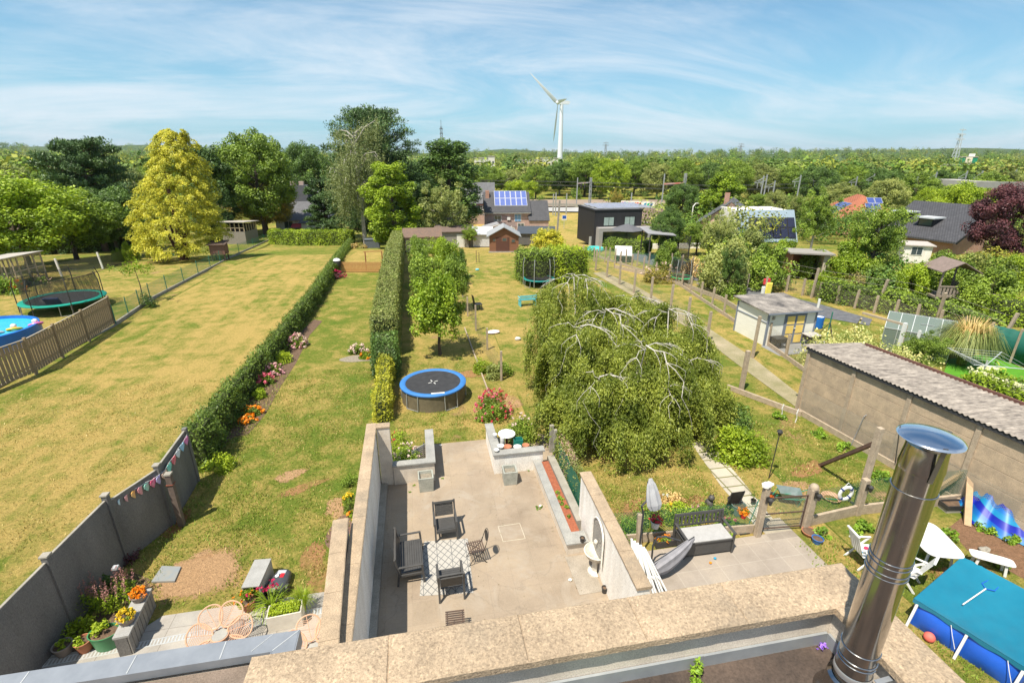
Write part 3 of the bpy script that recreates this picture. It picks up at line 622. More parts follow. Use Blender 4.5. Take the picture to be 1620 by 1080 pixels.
T(974,350,296,26,'loose','brown','rust coloured tree above the black house','browning_tree',v=0,dist=122)
T(1070,352,300,34,'round','mid','round tree hiding the right end of the graffiti wall','broadleaf_tree',v=1,dist=120)
T(1010,345,322,18,'bush','mid','low bush left of the graffiti wall','bush',cat='shrub',dist=122)
far=[(770,262,50,'mid','left of the willow'),(800,268,40,'sage','above the willow'),(848,262,44,'mid','right of the willow'),(885,256,56,'dark','beneath the wind turbine'),(925,246,60,'mid','left of the paired masts, highest of the row'),(965,250,56,'bright','above the rust coloured tree'),(1003,252,50,'mid','above the graffiti wall left end'),(1040,256,50,'sage','above the middle of the graffiti wall'),(1078,252,50,'mid','above the round tree by the graffiti'),(1118,256,52,'dark','right behind the bright pointed tree'),(1160,254,52,'mid','behind the second mast portal'),(1200,258,52,'sage','above the thin tree'),(1245,262,56,'mid','above the grey gable'),(1290,262,56,'dark','above the ash tree'),(1345,262,62,'mid','above the orange roof'),(1400,266,62,'dark','left of the concrete railway viaduct'),(1450,272,56,'mid','before the white warehouse'),(1500,268,60,'dark','under the green industrial tower'),(1560,272,60,'mid','right of the industrial tower'),(1612,270,56,'sage','above the copper beech')]
for i,(x,top,w,mk,where)in enumerate(far):
 T(x,0,top,w*1.25,'round',mk,'tree of the row behind the railway, '+where,'railway_tree',v=i%2+3,dist=185+12*math.sin(i*2.3),group='trees behind the railway')
leftfar=[(20,262,70,'sage'),(75,268,60,'mid'),(130,256,62,'mid'),(205,262,60,'sage'),(262,250,58,'mid'),(345,238,50,'mid'),(455,244,50,'mid'),(530,250,56,'mid'),(50,292,66,'sage'),(120,284,60,'sage')]
wl=['at the far left edge','above the big left tree','left of the dark pine','between dark pine and golden conifer','behind the golden conifer','left of the domed chestnut','right of the domed chestnut','left of the big pine','pale, just above the biggest left tree','pale, just left of the dark pine']
for i,(x,top,w,mk)in enumerate(leftfar):
 T(x,0,top,w*1.3,'round',mk,'background tree '+wl[i],'background_tree',v=i%2+3,dist=(150 if i<8 else 95)+9*math.sin(i*1.7),group='background trees on the left')
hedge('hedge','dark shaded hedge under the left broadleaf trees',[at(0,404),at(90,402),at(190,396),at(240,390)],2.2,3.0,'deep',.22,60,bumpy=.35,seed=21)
def golden():
 p=at(292,411);h=hgt(278,200,p);w=wid(116,p)/2;rs=np.random.RandomState(5)
 root=thing('golden_conifer','tall golden yellow conifer with drooping sprays beside the green mesh fence','tree',p)
 n=900;z=rs.uniform(.0,1,n)**1.05;a=rs.uniform(0,6.283,n);prof=np.interp(z,[0,.08,.22,.4,.58,.74,.88,.96,1],[.92,1.10,1.05,.93,.78,.58,.36,.20,.08])*(1+.10*np.sin(a*3+z*9)+.07*np.sin(a*7+z*31))
 r=prof*w*rs.uniform(.62,1.0,n);lx=.12*h*z+np.where(z>.86,.035*h*np.sign(np.sin(a*1.)),0);C=np.stack([np.cos(a)*r+lx,np.sin(a)*r,h*(.09+z*.89)],1);out=np.stack([np.cos(a),np.sin(a),np.zeros(n)],1)
 per=95;k=n*per;sz=np.repeat(rs.uniform(.34,.62,n)*np.interp(z,[0,.8,1],[1,.85,.55]),per)[:,None];O=np.repeat(out,per,0);d=unit(rs.normal(size=(k,3))+O*.5);t=rs.uniform(0,1,(k,1))
 P=np.repeat(C,per,0)+d*sz*np.array([1,1,.48])*(.5+.5*t)+O*t*.30+np.array([0,0,-1.])*t**1.8*.42
 quadmesh('crown',leafquads(P,.165,d*.6+O*.2+np.array([0,0,.7]),.6,axis=O*.8+np.array([0,0,-.6]),abias=.55,asp=.45,rs=rs),LM['gold'],root)
 mb=MB();mb.tube([(0,0,0),(.1,0,h*.3),(-.3,0,h*.9)],[.45,.32,.05],8)
 for i in range(5):aa=i*1.26;mb.tube([(.25*math.cos(aa),.25*math.sin(aa),0),(.7*math.cos(aa),.7*math.sin(aa),h*.14),(1.2*math.cos(aa),1.2*math.sin(aa),h*.3)],[.2,.16,.08],6)
 mb.build('trunk',M('red_bark',(.13,.06,.045),(.07,.035,.03),5,.9,.4),root,smooth=True)
golden()
def pine(x,base,top,wpx,label,seed,name='pine_tree',low=.12,mk='pine',nb=70,lean=0):
 p=at(x,base)if base else None;h=hgt(x,top,p);w=wid(wpx,p)/2;rs=np.random.RandomState(seed);root=thing(name,label,'tree',p)
 mb=MB();mb.tube([(0,0,0),(.1*w*.1,0,h*.5),(lean*w,0,h*.93)],[.42,.3,.06],8);Cs=[];Rr=[]
 for i in range(nb):
  z=low+(1-low)*((i+.5)/nb);a=i*2.4+rs.uniform(-.4,.4);pr=np.interp(z,[0,.2,.45,.7,.88,1],[.80,.98,1.,.92,.74,.34])*rs.uniform(.66,1.08)
  s=Vector((lean*w*z*.8,0,z*h*.93));e=Vector((math.cos(a)*w*pr*.95,math.sin(a)*w*pr*.95,min(z*h+h*.05*rs.uniform(-.3,1.2),h*.985)));m=(s+e)/2+Vector((0,0,-h*.015))
  mb.tube([s,m,e],[.12,.07,.02],5,cap=False)
  for t in(.3,.48,.64,.78,.92,1.):
   c=s.lerp(e,t);
   for q in range(2):Cs.append((c.x+rs.normal()*w*.075,c.y+rs.normal()*w*.075,c.z+rs.uniform(.0,.3)));Rr.append(w*.135*rs.uniform(.7,1.3))
 mb.build('trunk',M('pine_bark',(.16,.10,.07),(.09,.06,.045),5,.9,.4),root,smooth=True)
 P,d=shell(np.array(Cs),np.array(Rr),70,rs,.2,.62)
 quadmesh('crown',leafquads(P,.36,d+np.array([0,0,.6]),.35,axis=d+np.array([0,0,.9]),abias=.6,asp=.36,rs=rs),LM[mk],root)
pine(168,398,222,135,'dark spreading pine left of the golden conifer',31,nb=64)
pine(600,382,174,155,'tallest dark pine behind the white stemmed birch',32,nb=96,low=.06,lean=.04)
pine(520,378,285,66,'lower pine bough mass left of the birch, beside the grey roofed bungalow',33,nb=40,low=.05)
def birch():
 p=at(578,388);h=hgt(575,183,p);w=wid(120,p)/2;rs=np.random.RandomState(41);root=thing('birch_tree','pale birch with white limbs and thin foliage in front of the tallest pine','tree',p)
 mb=MB();f=h/14;trunk=[(0,0,0),(.05,0,4*f),(-.1,.1,7.5*f),(.0,0,10*f),(-.2,0,12.4*f)];mb.tube(trunk,[.30,.26,.21,.14,.05],8);ends=[]
 for i in range(36):
  z=rs.uniform(.30,.88)*h;a=rs.uniform(0,6.283);L=w*rs.uniform(.4,.95)*(1.15-.5*z/h);e=Vector((math.cos(a)*L,math.sin(a)*L,min(h*.96,z+L*rs.uniform(.3,.95))));s=Vector((0,0,z));m=s.lerp(e,.5)+Vector((0,0,L*.16));e2=e+Vector((math.cos(a)*.6,math.sin(a)*.6,-.7));mb.tube([s,m,e,e2],[.12,.085,.045,.012],5,cap=False)
  ends+=[m,m.lerp(e,.5),e,e2]
 mb.build('trunk',bark_p,root,smooth=True)
 Ps=[];Ax=[]
 for e in ends:
  for k in range(10):
   o=rs.normal(size=3)*np.array([.75,.75,.55]);L=rs.uniform(.8,3.2);n=int(L*13);t=rs.uniform(0,1,n)[:,None];b0=np.array(e)+o
   Ps.append(b0+t*np.array([0,0,-L])+rs.normal(size=(n,3))*.10);
 P=np.concatenate(Ps);P=P[P[:,2]>.8];quadmesh('crown',leafquads(P,.19,axis=np.tile([0,0,-1.],(len(P),1)),abias=.5,asp=.5,rs=rs),LM['birch'],root)
birch()
def weeping():
 p=Vector((8.0,16.6,0));root=thing('weeping_tree','huge weeping birch with bare white arching limbs and curtains of small leaves','tree',p);rs=np.random.RandomState(9)
 SH=.92;D=[((908,436),21.2,2.5),((958,490),18.7,2.5),((1058,490),18.4,2.4),((1022,548),15.9,2.5),((918,516),17.4,1.9),((1092,570),16.2,1.7),((948,596),15.1,2.0),((1000,470),20.4,2.2),((1055,635),14.6,1.4),((995,512),17.6,2.9),((940,478),19.8,2.5),((1058,548),16.9,2.5),((975,590),15.8,2.4),((1015,625),14.7,1.9)]
 nreal=9
 mb=MB();Ps=[];Ax=[];Nb=[]
 trunks=[Vector((8.0,17,0)),Vector((6.6,19,0)),Vector((9.7,17.2,0))]
 for t in trunks:mb.tube([t,t+Vector((.1,-.1,1.3)),t+Vector((.2,0,2.6))],[.24,.19,.14],7)
 for di,((px_,py_),row,R)in enumerate(D):
  R*=SH;d=ray(px_,py_);A=Vector((0,0,H))+d*(row/d.y);A.z=max(A.z,2.4)
  t0=min(trunks,key=lambda q:(q-A).length);A.z-=.0 if di<nreal else .42;mb.tube([t0+Vector((.2,0,2.4)),(t0+Vector((0,0,2.3))).lerp(A,.6)-Vector((0,0,.95)),A-Vector((0,0,.06))],[.10,.045,.018],6)
  nb=(5 if di<4 else 3)if di<nreal else 0
  for i in range(nb):
   a=6.283*i/nb+rs.uniform(-.25,.25);r=R*rs.uniform(.75,1.12);c,s=math.cos(a),math.sin(a);q=[];wob=rs.uniform(-.25,.25)
   for k in range(9):
    u=k/8;bare=i%4==0;ang=a+wob*math.sin(u*5)+.12*math.sin(u*17+i);x=r*(1-(1-u)**1.5);z=A.z+.28*math.sin(u*3.1)*(1-u)-(.18*R*u+A.z*.50*u**2.4)+.05*math.sin(u*23+i*2);q.append(Vector((A.x+math.cos(ang)*x,A.y+math.sin(ang)*x,max(z-(0 if bare else .10)-.22*max(0,u-.25),.35))))
   th=rs.uniform(.6,1.2)
   mb.tube(q,[(.022*(1-k/9.)**1.2+.004)*th*(1. if bare else .5)for k in range(9)],5,cap=False)
   for k in((1,2,3)if bare else(2,)):
    for sg in(-1,1):
     aa=a+sg*rs.uniform(.4,.9);L=rs.uniform(.3,.8);e=q[k]+Vector((math.cos(aa)*L,math.sin(aa)*L,-.05-L*.30));mm=q[k].lerp(e,.55)+Vector((0,0,.06));mb.tube([q[k],mm,e,e+Vector((0,0,-.35))],[.014,.010,.006,.003],4,cap=False)
  ns=int((390 if di<nreal else 240)*R)
  bu=[(rs.uniform(0,6.283),rs.uniform(.05,1)**.6,rs.uniform(-.22,.22))for _ in range(int(13*R))]
  for i in range(ns):
   ba,bb,bz=bu[i%len(bu)];a=ba+rs.normal()*.10/max(bb,.35);u=min(1.04,abs(bb+rs.normal()*.055));x=R*1.08*u*(1+.10*math.sin(a*5+R*3));z0=A.z+.06-.15*R*u-A.z*.38*u**2.3+bz+rs.uniform(-.12,.08);L=rs.uniform(.7,1.9)+(1.3 if u>.7 else 0)*rs.uniform(0,1);L=min(L,z0-rs.uniform(.08,.7))
   if L<.1:continue
   n=int(L*30);t=rs.uniform(0,1,n)[:,None];b0=np.array([A.x+math.cos(a)*x,A.y+math.sin(a)*x,z0]);o=np.array([math.cos(a),math.sin(a),0.])
   Ps.append(b0+t*np.array([0,0,-L])+o*(.16*np.sin(t*2.2))+rs.normal(size=(n,3))*np.array([.055,.055,.03]));Ax.append(np.tile(o*.25+np.array([0,0,-1.]),(n,1)));Nb.append(np.tile(o*.8+np.array([0,0,.9]),(n,1)))
 P=np.concatenate(Ps);q=leafquads(P,.088,np.concatenate(Nb),.45,axis=np.concatenate(Ax),abias=.8,asp=.5,rs=rs)-np.array(p)
 quadmesh('crown',q,LM['weep'],root);mb.build('trunk',M('silver_bark',(.62,.57,.50),(.34,.31,.27),9,.75,.3),root,smooth=True,world=True)
weeping()
# = HEDGES
PL=[at(318,745),at(372,648),at(440,560),at(500,478),at(530,428),at(556,388)]
hedge('ivy_hedge','long low ivy covered wire hedge between the dry lawn and the green lawn',PL,[.62,.5,.5,.5,.5,.5],[1.55,1.15,1.1,1.1,1.05,1.0],'ivy',.08,560,bumpy=.19,seed=3)
hp=[Vector((-1.95,25.3,0)),Vector((-2.02,33,0)),Vector((-2.1,45,0)),Vector((-2.2,63,0))]
hedge('clipped_hedge','tall flat topped clipped hedge with browned patches on top, left of the orchard',hp,1.36,[2.15,2.2,2.3,2.4],'hedge',.09,460,bumpy=.085,seed=4)
hedge('laurel_hedge','lower darker end of the clipped hedge left of the blue trampoline',[at(612,600),Vector((-1.9,24.6,0))],[1.05,1.3],[1.2,1.65],'dark',.10,420,bumpy=.12,seed=5)
hedge('golden_hedge','narrow yellow leaved hedge row running toward the patio wall',[at(606,668),at(612,600)],.6,[.95,1.2],'gold',.07,700,bumpy=.10,seed=6)
hedge('boundary_hedge','bright hedge with white posts closing the far end of the dry lawn',[at(432,386),at(480,388),at(560,388)],1.5,2.2,'bright',.16,130,bumpy=.2,seed=7)
hedge('round_hedge','rounded hedge behind the small netted trampoline, brighter at its right end',[at(822,445),at(868,442)],2.6,2.5,'mid',.12,220,bumpy=.25,seed=8)
hedge('round_hedge','bright yellow green half of the rounded hedge by the netted trampoline',[at(872,444),at(918,440)],2.9,2.6,'lime',.12,220,bumpy=.25,seed=9)
hedge('garden_hedge','long green hedge behind the straw strip on the right',[at(1300,473),at(1400,492),at(1500,520),at(1560,540)],1.6,1.4,'mid',.13,150,bumpy=.2,seed=10)
hedge('garden_hedge','hedge under the climbing frame at the right edge',[at(1560,505),at(1660,520)],1.8,1.5,'bright',.13,130,bumpy=.25,seed=11)
hedge('garden_hedge','green hedge at the back of the black house terrace',[at(1060,388),at(1110,386)],1.6,1.5,'lime',.16,90,bumpy=.2,seed=12)
hedge('low_hedge','dark clipped hedge before the terrace of the black house',[at(960,395),at(1025,402)],1.4,1.3,'mid',.12,150,bumpy=.15,seed=13)
rw=np.random.RandomState(77);spots=[]
tones=[(.05,.095,.02),(.075,.125,.025),(.035,.07,.018),(.09,.13,.04),(.11,.15,.03),(.05,.09,.03)]
def tone():
 c=tones[rw.randint(len(tones))];return tuple(2.3*k_*x*rw.uniform(.88,1.12)for x,k_ in zip(c,(1.15,.98,.8)))
def hillz(x,y):
 z=terr(x,y)
 for cx,cy,lx,ly,h,sd in HILLS:
  u,w=(x-cx)/lx,(y-cy)/ly
  if abs(u)<1 and abs(w)<1:z=max(z,-6+h*(1-u*u)*(1-w*w)*.85)
 return z
def strip(x0,x1,d0,d1,n,h0,h1):
 o=[]
 for _ in range(n):
  pxx=rw.uniform(x0,x1);d=d0*(d1/d0)**rw.uniform(0,1);p=atd(pxx,d);h=rw.uniform(h0,h1);o.append((p.x,p.y,hillz(p.x,p.y)-.5,h,h*rw.uniform(.9,1.4),tone()))
 return o
woods('woodland','dense mixed wood behind the railway tracks across the middle of the view',strip(560,1680,200,330,260,9,13.5),300,1,.8)
woods('woodland','wooded belt behind the gardens on the left',strip(-60,560,175,330,190,10,14),300,2,.8)
woods('woodland','far wood at the horizon on the right',strip(900,1700,340,1100,420,9,14),290,3,.62)
woods('woodland','far wood at the horizon on the left',strip(-80,900,340,1100,330,10,14),290,4,.62)
woods('woodland','forested ridges on the skyline',strip(-80,1700,1150,3200,1500,16,24),170,5,.75)
# = NEAR BUILDINGS AND WALLS
C_cop=M('exposed_aggregate',(.47,.355,.24),(.33,.25,.17),3,.95,1.,fine=55,det=9)
t_=C_cop.node_tree;b_=t_.nodes['Principled BSDF'];s_=b_.inputs['Base Color'].links[0].from_socket;vo=N(t_,'ShaderNodeTexVoronoi',_Scale=85.);t_.links.new(wpos(t_),vo.inputs[0]);r_=ramp(t_,vo.outputs['Color'],[(.12,(.45,.42,.40)),(.35,(1,1,1)),(.72,(1,1,1)),(.92,(1.75,1.7,1.6))]);s_=mixc(t_,.42,s_,r_,'MULTIPLY')
ni_=noise(t_,wpos(t_),.8,6.,.7);t_.links.new(mixc(t_,ramp(t_,ni_,[(.52,(0,0,0)),(.70,(.55,)*3)]),s_,(.17,.15,.12)),b_.inputs['Base Color'])
C_ren=M('cream_render',(.70,.62,.52),(.50,.43,.35),2.2,.9,.15,fine=90)
C_white=M('white_render',(.86,.83,.78),(.68,.63,.56),3,.9,.12,fine=90,stretch=(1,1,.2),det=8)
C_zinc=M('zinc_sheet',(.32,.34,.37),(.24,.26,.29),2.5,.5,.1,metal=.35)
C_zincp=M('weathered_zinc',(.38,.40,.41),(.28,.30,.32),3.5,.55,.15,metal=.3)
C_felt=M('roofing_felt',(.035,.028,.025),(.12,.085,.065),1.6,.9,.35,fine=55,det=8)
C_conc=M('grey_concrete',(.36,.33,.28),(.25,.23,.19),3,.92,.35,fine=60)
C_dconc=M('dark_concrete',(.19,.18,.17),(.115,.11,.105),1.1,.9,.3,fine=60,stretch=(1,1,.35),det=8)
C_stone=M('blue_stone',(.36,.35,.32),(.26,.255,.24),3,.75,.2,fine=60)
C_brick=None
def brickmat(name,c1,c2,mort=(.45,.42,.38),size=(.22,.072),rot=(0,0,0)):
 m,t,b,o=newmat(name);g=N(t,'ShaderNodeTexCoord');s=N(t,'ShaderNodeSeparateXYZ');t.links.new(g.outputs['Object'],s.inputs[0])
 cb=N(t,'ShaderNodeCombineXYZ');t.links.new(math_(t,'ADD',s.outputs[0],s.outputs[1]),cb.inputs[0]);t.links.new(s.outputs[2],cb.inputs[1])
 br=N(t,'ShaderNodeTexBrick');t.links.new(cb.outputs[0],br.inputs[0]);br.inputs['Scale'].default_value=1;br.inputs['Brick Width'].default_value=size[0];br.inputs['Row Height'].default_value=size[1];br.inputs['Mortar Size'].default_value=.008
 br.inputs['Color1'].default_value=col4(c1);br.inputs['Color2'].default_value=col4(c2);br.inputs['Mortar'].default_value=col4(mort)
 n=noise(t,g.outputs['Object'],1.5,5.);c=mixc(t,.5,br.outputs[0],ramp(t,n,[(.3,(.75,)*3),(.7,(1.25,)*3)]),'MULTIPLY');t.links.new(c,b.inputs['Base Color']);b.inputs['Roughness'].default_value=.9;return m
B_house=brickmat('brown_brick',(.30,.17,.11),(.36,.21,.14))
ZC=7.1
hs=thing('flat_roof_house','flat roofed house in the foreground with pebbled concrete coping round its felt roof','house',(1,0,0))
XL,XR,YF=-1.10,2.98,2.44
w=MB();w.bx(XL,XR,YF-.24,YF,0,ZC-.07);w.bx(XR-.24,XR,-6,YF-.242,0,ZC-.07);w.bx(XL,XL+.24,-6,YF-.242,0,ZC-.07)
w.build('wall',C_ren,hs,world=True)
w=MB();w.bx(XL+.242,XR-.242,-6,YF-.242,ZC-.60,ZC-.40);w.build('roof_felt',C_felt,hs,world=True)
fl=MB()
for a,b in((XL+.26,.55),(.552,1.75),(1.752,XR-.26)):fl.bx(a,b,YF-.262,YF-.244,ZC-.40,ZC-.30+(.004 if a>.5 and a<1 else 0))
fl.bx(XR-.262,XR-.244,-3,YF-.264,ZC-.40,ZC-.30);fl.build('flashing',C_zincp,hs,world=True)
def coping(name,x0,x1,y0,y1,z,parent,mat=C_cop,th=.07,ch=.02,seed=1):
 """a weathered slab with rough arrises"""
 r=random.Random(seed);mb=MB();nx=max(2,int((x1-x0)/.07));ny=max(2,int((y1-y0)/.07));bm=bmesh.new()
 def edge(v):return ch*.35*(noise_.noise(Vector(v)*9)+.5*noise_.noise(Vector(v)*31))
 top=[]
 for j in range(ny+1):
  for i in range(nx+1):
   x=x0+(x1-x0)*i/nx;y=y0+(y1-y0)*j/ny;e=(i in(0,nx))or(j in(0,ny));zz_=z-(ch*.45+abs(edge((x,y,2)))*.8 if e else 0)+.003*noise_.noise(Vector((x*13,y*13,0)))
   top.append((x,y,zz_))
 n=nx+1;mb.v=top;mb.f=[(j*n+i,j*n+i+1,(j+1)*n+i+1,(j+1)*n+i)for j in range(ny)for i in range(nx)]
 rim=[i for i in range(nx+1)]+[(j*n+nx)for j in range(1,ny+1)]+[(ny*n+i)for i in range(nx-1,-1,-1)]+[(j*n)for j in range(ny-1,0,-1)]
 o=len(mb.v)
 for k in rim:
  x,y,zz_=mb.v[k];cxx,cyy=(x0+x1)/2,(y0+y1)/2;q=edge((x,y,5))*.6;sx=(1 if x>cxx else-1)if abs(x-x0)<1e-6 or abs(x-x1)<1e-6 else 0;sy=(1 if y>cyy else-1)if abs(y-y0)<1e-6 or abs(y-y1)<1e-6 else 0
  mb.v.append((x+sx*(ch*.5+q),y+sy*(ch*.5+q),z-ch));
 m=len(rim);o2=len(mb.v)
 for k in range(m):x,y,zz_=mb.v[o+k];mb.v.append((x,y,z-th))
 for k in range(m):
  k2=(k+1)%m;mb.f.append((rim[k],o+k,o+k2,rim[k2]));mb.f.append((o+k,o2+k,o2+k2,o+k2))
 mb.f.append(tuple(range(o2,o2+m)))
 ob=mb.build(name,mat,parent,world=True)
 bm=bmesh.new();bm.from_mesh(ob.data);bmesh.ops.recalc_face_normals(bm,faces=bm.faces);bm.to_mesh(ob.data);bm.free();return ob
from mathutils import noise as noise_
e=.008
xs_=[XL-.06,-.33,.52,1.30,2.02,XR+.06]
for i in range(5):coping('coping_slab',xs_[i]+e,xs_[i+1]-e,YF-.285,YF+.045,ZC,hs,seed=i)
for i,(a,b)in enumerate([(1.42,YF-.30),(.55,1.405),(-.4,.535)]):coping('coping_slab',XR-.285,XR+.05,a,b,ZC-.004,hs,seed=10+i)
coping('coping_slab',XL-.055,XL+.275,.9,YF-.30,ZC-.004,hs,seed=20)
b_=MB();b_.prism([(.60,1.2),(1.32,1.2),(1.40,2.08),(.72,2.02)],ZC-.398,ZC-.385);b_.build('moss_patch',M('moss_green',(.17,.21,.045),(.10,.12,.03),6,.95,.4,fine=60),hs,world=True)
fp=Vector((2.56,1.83,ZC-.40))
SS=None
m_,t_,b_,o_=newmat('polished_steel');b_.inputs['Base Color'].default_value=(.44,.425,.41,1);b_.inputs['Metallic'].default_value=1;b_.inputs['Roughness'].default_value=.14;rr_=ramp(t_,noise(t_,coords(t_,(2,2,1.2)),3.,6.,.7),[(.4,(.09,)*3),(.7,(.30,)*3)]);t_.links.new(rr_,b_.inputs['Roughness'])
v_=coords(t_,(3,3,.5));nn_=noise(t_,v_,2.2,3.);bumpn(t_,b_,nn_,.12,.02);SS=m_
fl=thing('chimney_flue','tall polished steel chimney flue with rain cap rising from the felt roof','flue',fp)
R=.102;zt=1.98
mb=MB();mb.lathe((0,0,0),[(R,.12),(R,.30),(R,zt-.24)],48);mb.build('pipe',SS,fl,smooth=True)
for zb,k in((.34,2),(1.05,2),(.45,1),(1.13,2),(zt-.36,1)):
 for q in range(k):MB().lathe((0,0,zb+q*.03),[(R+.001,-.006),(R+.006,-.003),(R+.006,.003),(R+.001,.006)],40).build('seam_ring',SS,fl,smooth=True)
MB().lathe((0,0,.22),[(R+.002,0),(R+.005,.006),(R+.005,.040),(R+.002,.046)],40).build('clamp_band',M('matt_steel',(.75,.75,.75),(.6,.6,.6),3,.35,.05,metal=.8),fl,smooth=True)
MB().lathe((0,0,0),[(.18,.0),(.165,.03),(.135,.07),(.128,.17),(R+.003,.18)],40).build('storm_collar',SS,fl,smooth=True)
mb=MB();mb.lathe((0,0,0),[(R,zt-.24),(R+.003,zt-.22),(R-.006,zt-.12),(R-.006,zt-.09),(R-.04,zt-.088),(R-.05,zt-.10),(R-.05,zt-.5)],40);mb.build('outlet_cone',SS,fl,smooth=True)
for k in range(3):
 a=2.2+k*2.094;c,s=math.cos(a),math.sin(a);MB().bar((c*(R+.004),s*(R+.004),zt-.26),(c*(R+.032),s*(R+.032),zt-.035),.022,.004,(c,s,0)).build('cap_bracket',M('bracket_steel',(.25,.24,.23),(.15,.14,.14),3,.4,.1,metal=.8),fl)
MB().lathe((0,0,zt-.045),[(.002,.030),(.04,.028),(.085,.021),(.128,.009),(.146,.0),(.148,-.004),(.144,-.006),(.085,.014),(.002,.022)],56).build('rain_cap',M('brushed_cap_steel',(.85,.87,.90),(.75,.78,.82),2,.16,.03,metal=1,spec=.6),fl,smooth=True)
mb=MB();mb.bar((.135,.0,.30),(.30,.03,.30),.03,.006);mb.bar((.02,-.135,.30),(.28,-.12,.30),.03,.006);mb.bar((.27,-.16,.30),(.27,.10,.30),.006,.05);mb.tube([(.20,-.05,.33),(.42,-.03,.33)],.008,6);mb.tube([(.20,.06,.28),(.40,.10,.28)],.008,6);mb.box((.27,-.03,.30),(.05,.03,.06))
mb.build('wall_bracket',C_zinc,fl)
vio=at(1302,1026,ZC-.4)
q=thing('fallen_blossom','small violet blossom lying on the dark roofing felt','flower',vio);quadmesh('petals',leafquads(nr.normal(size=(26,3))*.018+np.array([0,0,.02]),.022,asp=.8),FM['violet'],q)
mound('roof_weed','little weed growing from the joint of the felt roof',at(1103,1072,ZC-.4),.06,.06,.16,'weed',.035,120,seed=5,cat='weed')
zl=3.2;ex=thing('zinc_edged_extension','flat extension roof with grey blue zinc edging and gravel in the lower left corner','extension',(-4,4,0))
w=MB();w.bx(-9.6,-2.20,0,6.05,0,zl-.22);w.build('wall',C_ren,ex,world=True)
w=MB();w.bx(-9.6,-2.42,0,5.80,zl-.215,zl-.14);w.build('gravel_roof',M('roof_gravel',(.25,.19,.15),(.17,.13,.10),2.5,.95,.7,fine=60),ex,world=True)
z=MB();z.ext([(-9.8,5.86,zl),(-2.44,5.86,zl),(-2.44,2,zl),(-2.13,2,zl),(-2.13,6.14,zl),(-9.8,6.14,zl)][::-1],(0,0,-.012));z.bx(-9.8,-2.13,6.142,6.156,zl-.2,zl-.004);z.bx(-2.128,-2.112,2,6.156,zl-.26,zl-.004);z.bx(-9.8,-2.44,5.842,5.858,zl-.14,zl+.004);z.bx(-2.458,-2.442,2,5.842,zl-.14,zl+.004)
z.build('zinc_edge',C_zinc,ex,world=True)
z=MB()
for x in(-8.6,-7.2,-5.7,-4.35,-3.15):z.bx(x-.008,x+.008,5.86,6.14,zl,zl+.006)
z.bar((-2.44,5.86,zl+.003),(-2.13,6.14,zl+.003),.014,.006);z.bar((-2.74,5.9,zl+.003),(-2.5,6.14,zl+.003),.010,.006);z.build('seam',M('pale_solder',(.55,.56,.56),(.45,.46,.46),8,.5,.1,metal=.3),ex,world=True)
def wallseg(nm,lab,pa,pb,th,z,cat='wall',body=C_white,cop=C_cop,over=.03,left=True,cth=.07,n=3,**k):
 """wall from pa to pb (xy), thickness th to the left (-x) side, coping slabs on top"""
 pa=Vector((pa[0],pa[1],0));pb=Vector((pb[0],pb[1],0));d=(pb-pa).normalized();s=Vector((-d.y,d.x,0))if left else Vector((d.y,-d.x,0))
 r=thing(nm,lab,cat,pa);mb=MB();mb.prism([pa,pb,pb+s*th,pa+s*th]if not left else[pa,pb,pb+s*th,pa+s*th],0,z-cth);mb.build('wall_body',body,r,world=True)
 L=(pb-pa).length
 for i in range(n):
  a=pa+d*(L*i/n+(.004 if i else-over));b=pa+d*(L*(i+1)/n-.004+(over+.004 if i==n-1 else 0))
  mb=MB();N_=max(3,int((b-a).length/.12));
  for j in range(N_+1):
   c=a.lerp(b,j/N_)
   for off,zz_ in((-over,z-cth),(-over-.004,z-.012),(-over+.014,z),(th/2,z+.006),(th+over-.014,z),(th+over+.004,z-.012),(th+over,z-cth)):
    q=c+s*off;jt=noise_.noise(Vector((q.x*8,q.y*8,zz_*8)))*.005;mb.v.append((q.x+jt,q.y,zz_+jt))
  for j in range(N_):
   for k2 in range(7):mb.f.append((j*7+k2,j*7+(k2+1)%7,(j+1)*7+(k2+1)%7,(j+1)*7+k2))
  mb.f.append(tuple(range(7)));mb.f.append(tuple(range(N_*7,N_*7+7))[::-1]);ob=mb.build('coping_slab',cop,r,world=True)
  bm=bmesh.new();bm.from_mesh(ob.data);bmesh.ops.recalc_face_normals(bm,faces=bm.faces);bm.to_mesh(ob.data);bm.free()
 return r
b0=at(541,1020,2.36);b1=at(551,820,2.36)
wallseg('garden_wall','nearer thick wall with pebbled coping beside the neighbour terrace',(b0.x-.03,5.6),(b1.x-.03,b1.y),.27,2.36,n=4)
a0=at(555,1010,2.15);a1=at(593,677,2.15)
WA=wallseg('garden_wall','long patio wall with pebbled coping and pale render, left of the patio',(a0.x,5.6),(a1.x,14.30),.24,2.15,n=6)
mb=MB();mb.bx(a1.x+.033,a1.x+.42,14.06,14.28,0,2.08);mb.build('return_pier',C_ren,WA,world=True)
mb=MB();mb.bx(a1.x+.035,a1.x+.44,14.04,14.31,2.083,2.153);mb.build('pier_coping',C_cop,WA,world=True,bevel=.01)
mb=MB();mb.bx(a0.x-.27,a0.x-.25,5.6,9.3,.0,.02);
gt=thing('gutter_roof','narrow bluish zinc strip in shade between the two left patio walls','gutter',(a0.x-.32,7,1.7));mb=MB();mb.bx(b0.x+.01,a0.x-.30,5.6,9.4,1.55,1.62);mb.build('zinc_strip',C_zinc,gt,world=True)
mb=MB();mb.bx(-1.60,-1.40,5.7,14.04,.013,.11);struct(mb.build('patio_plinth',C_conc))
lw=thing('low_wall','left low rendered wall with stone coping at the far end of the patio','wall',(-.5,14.1,0))
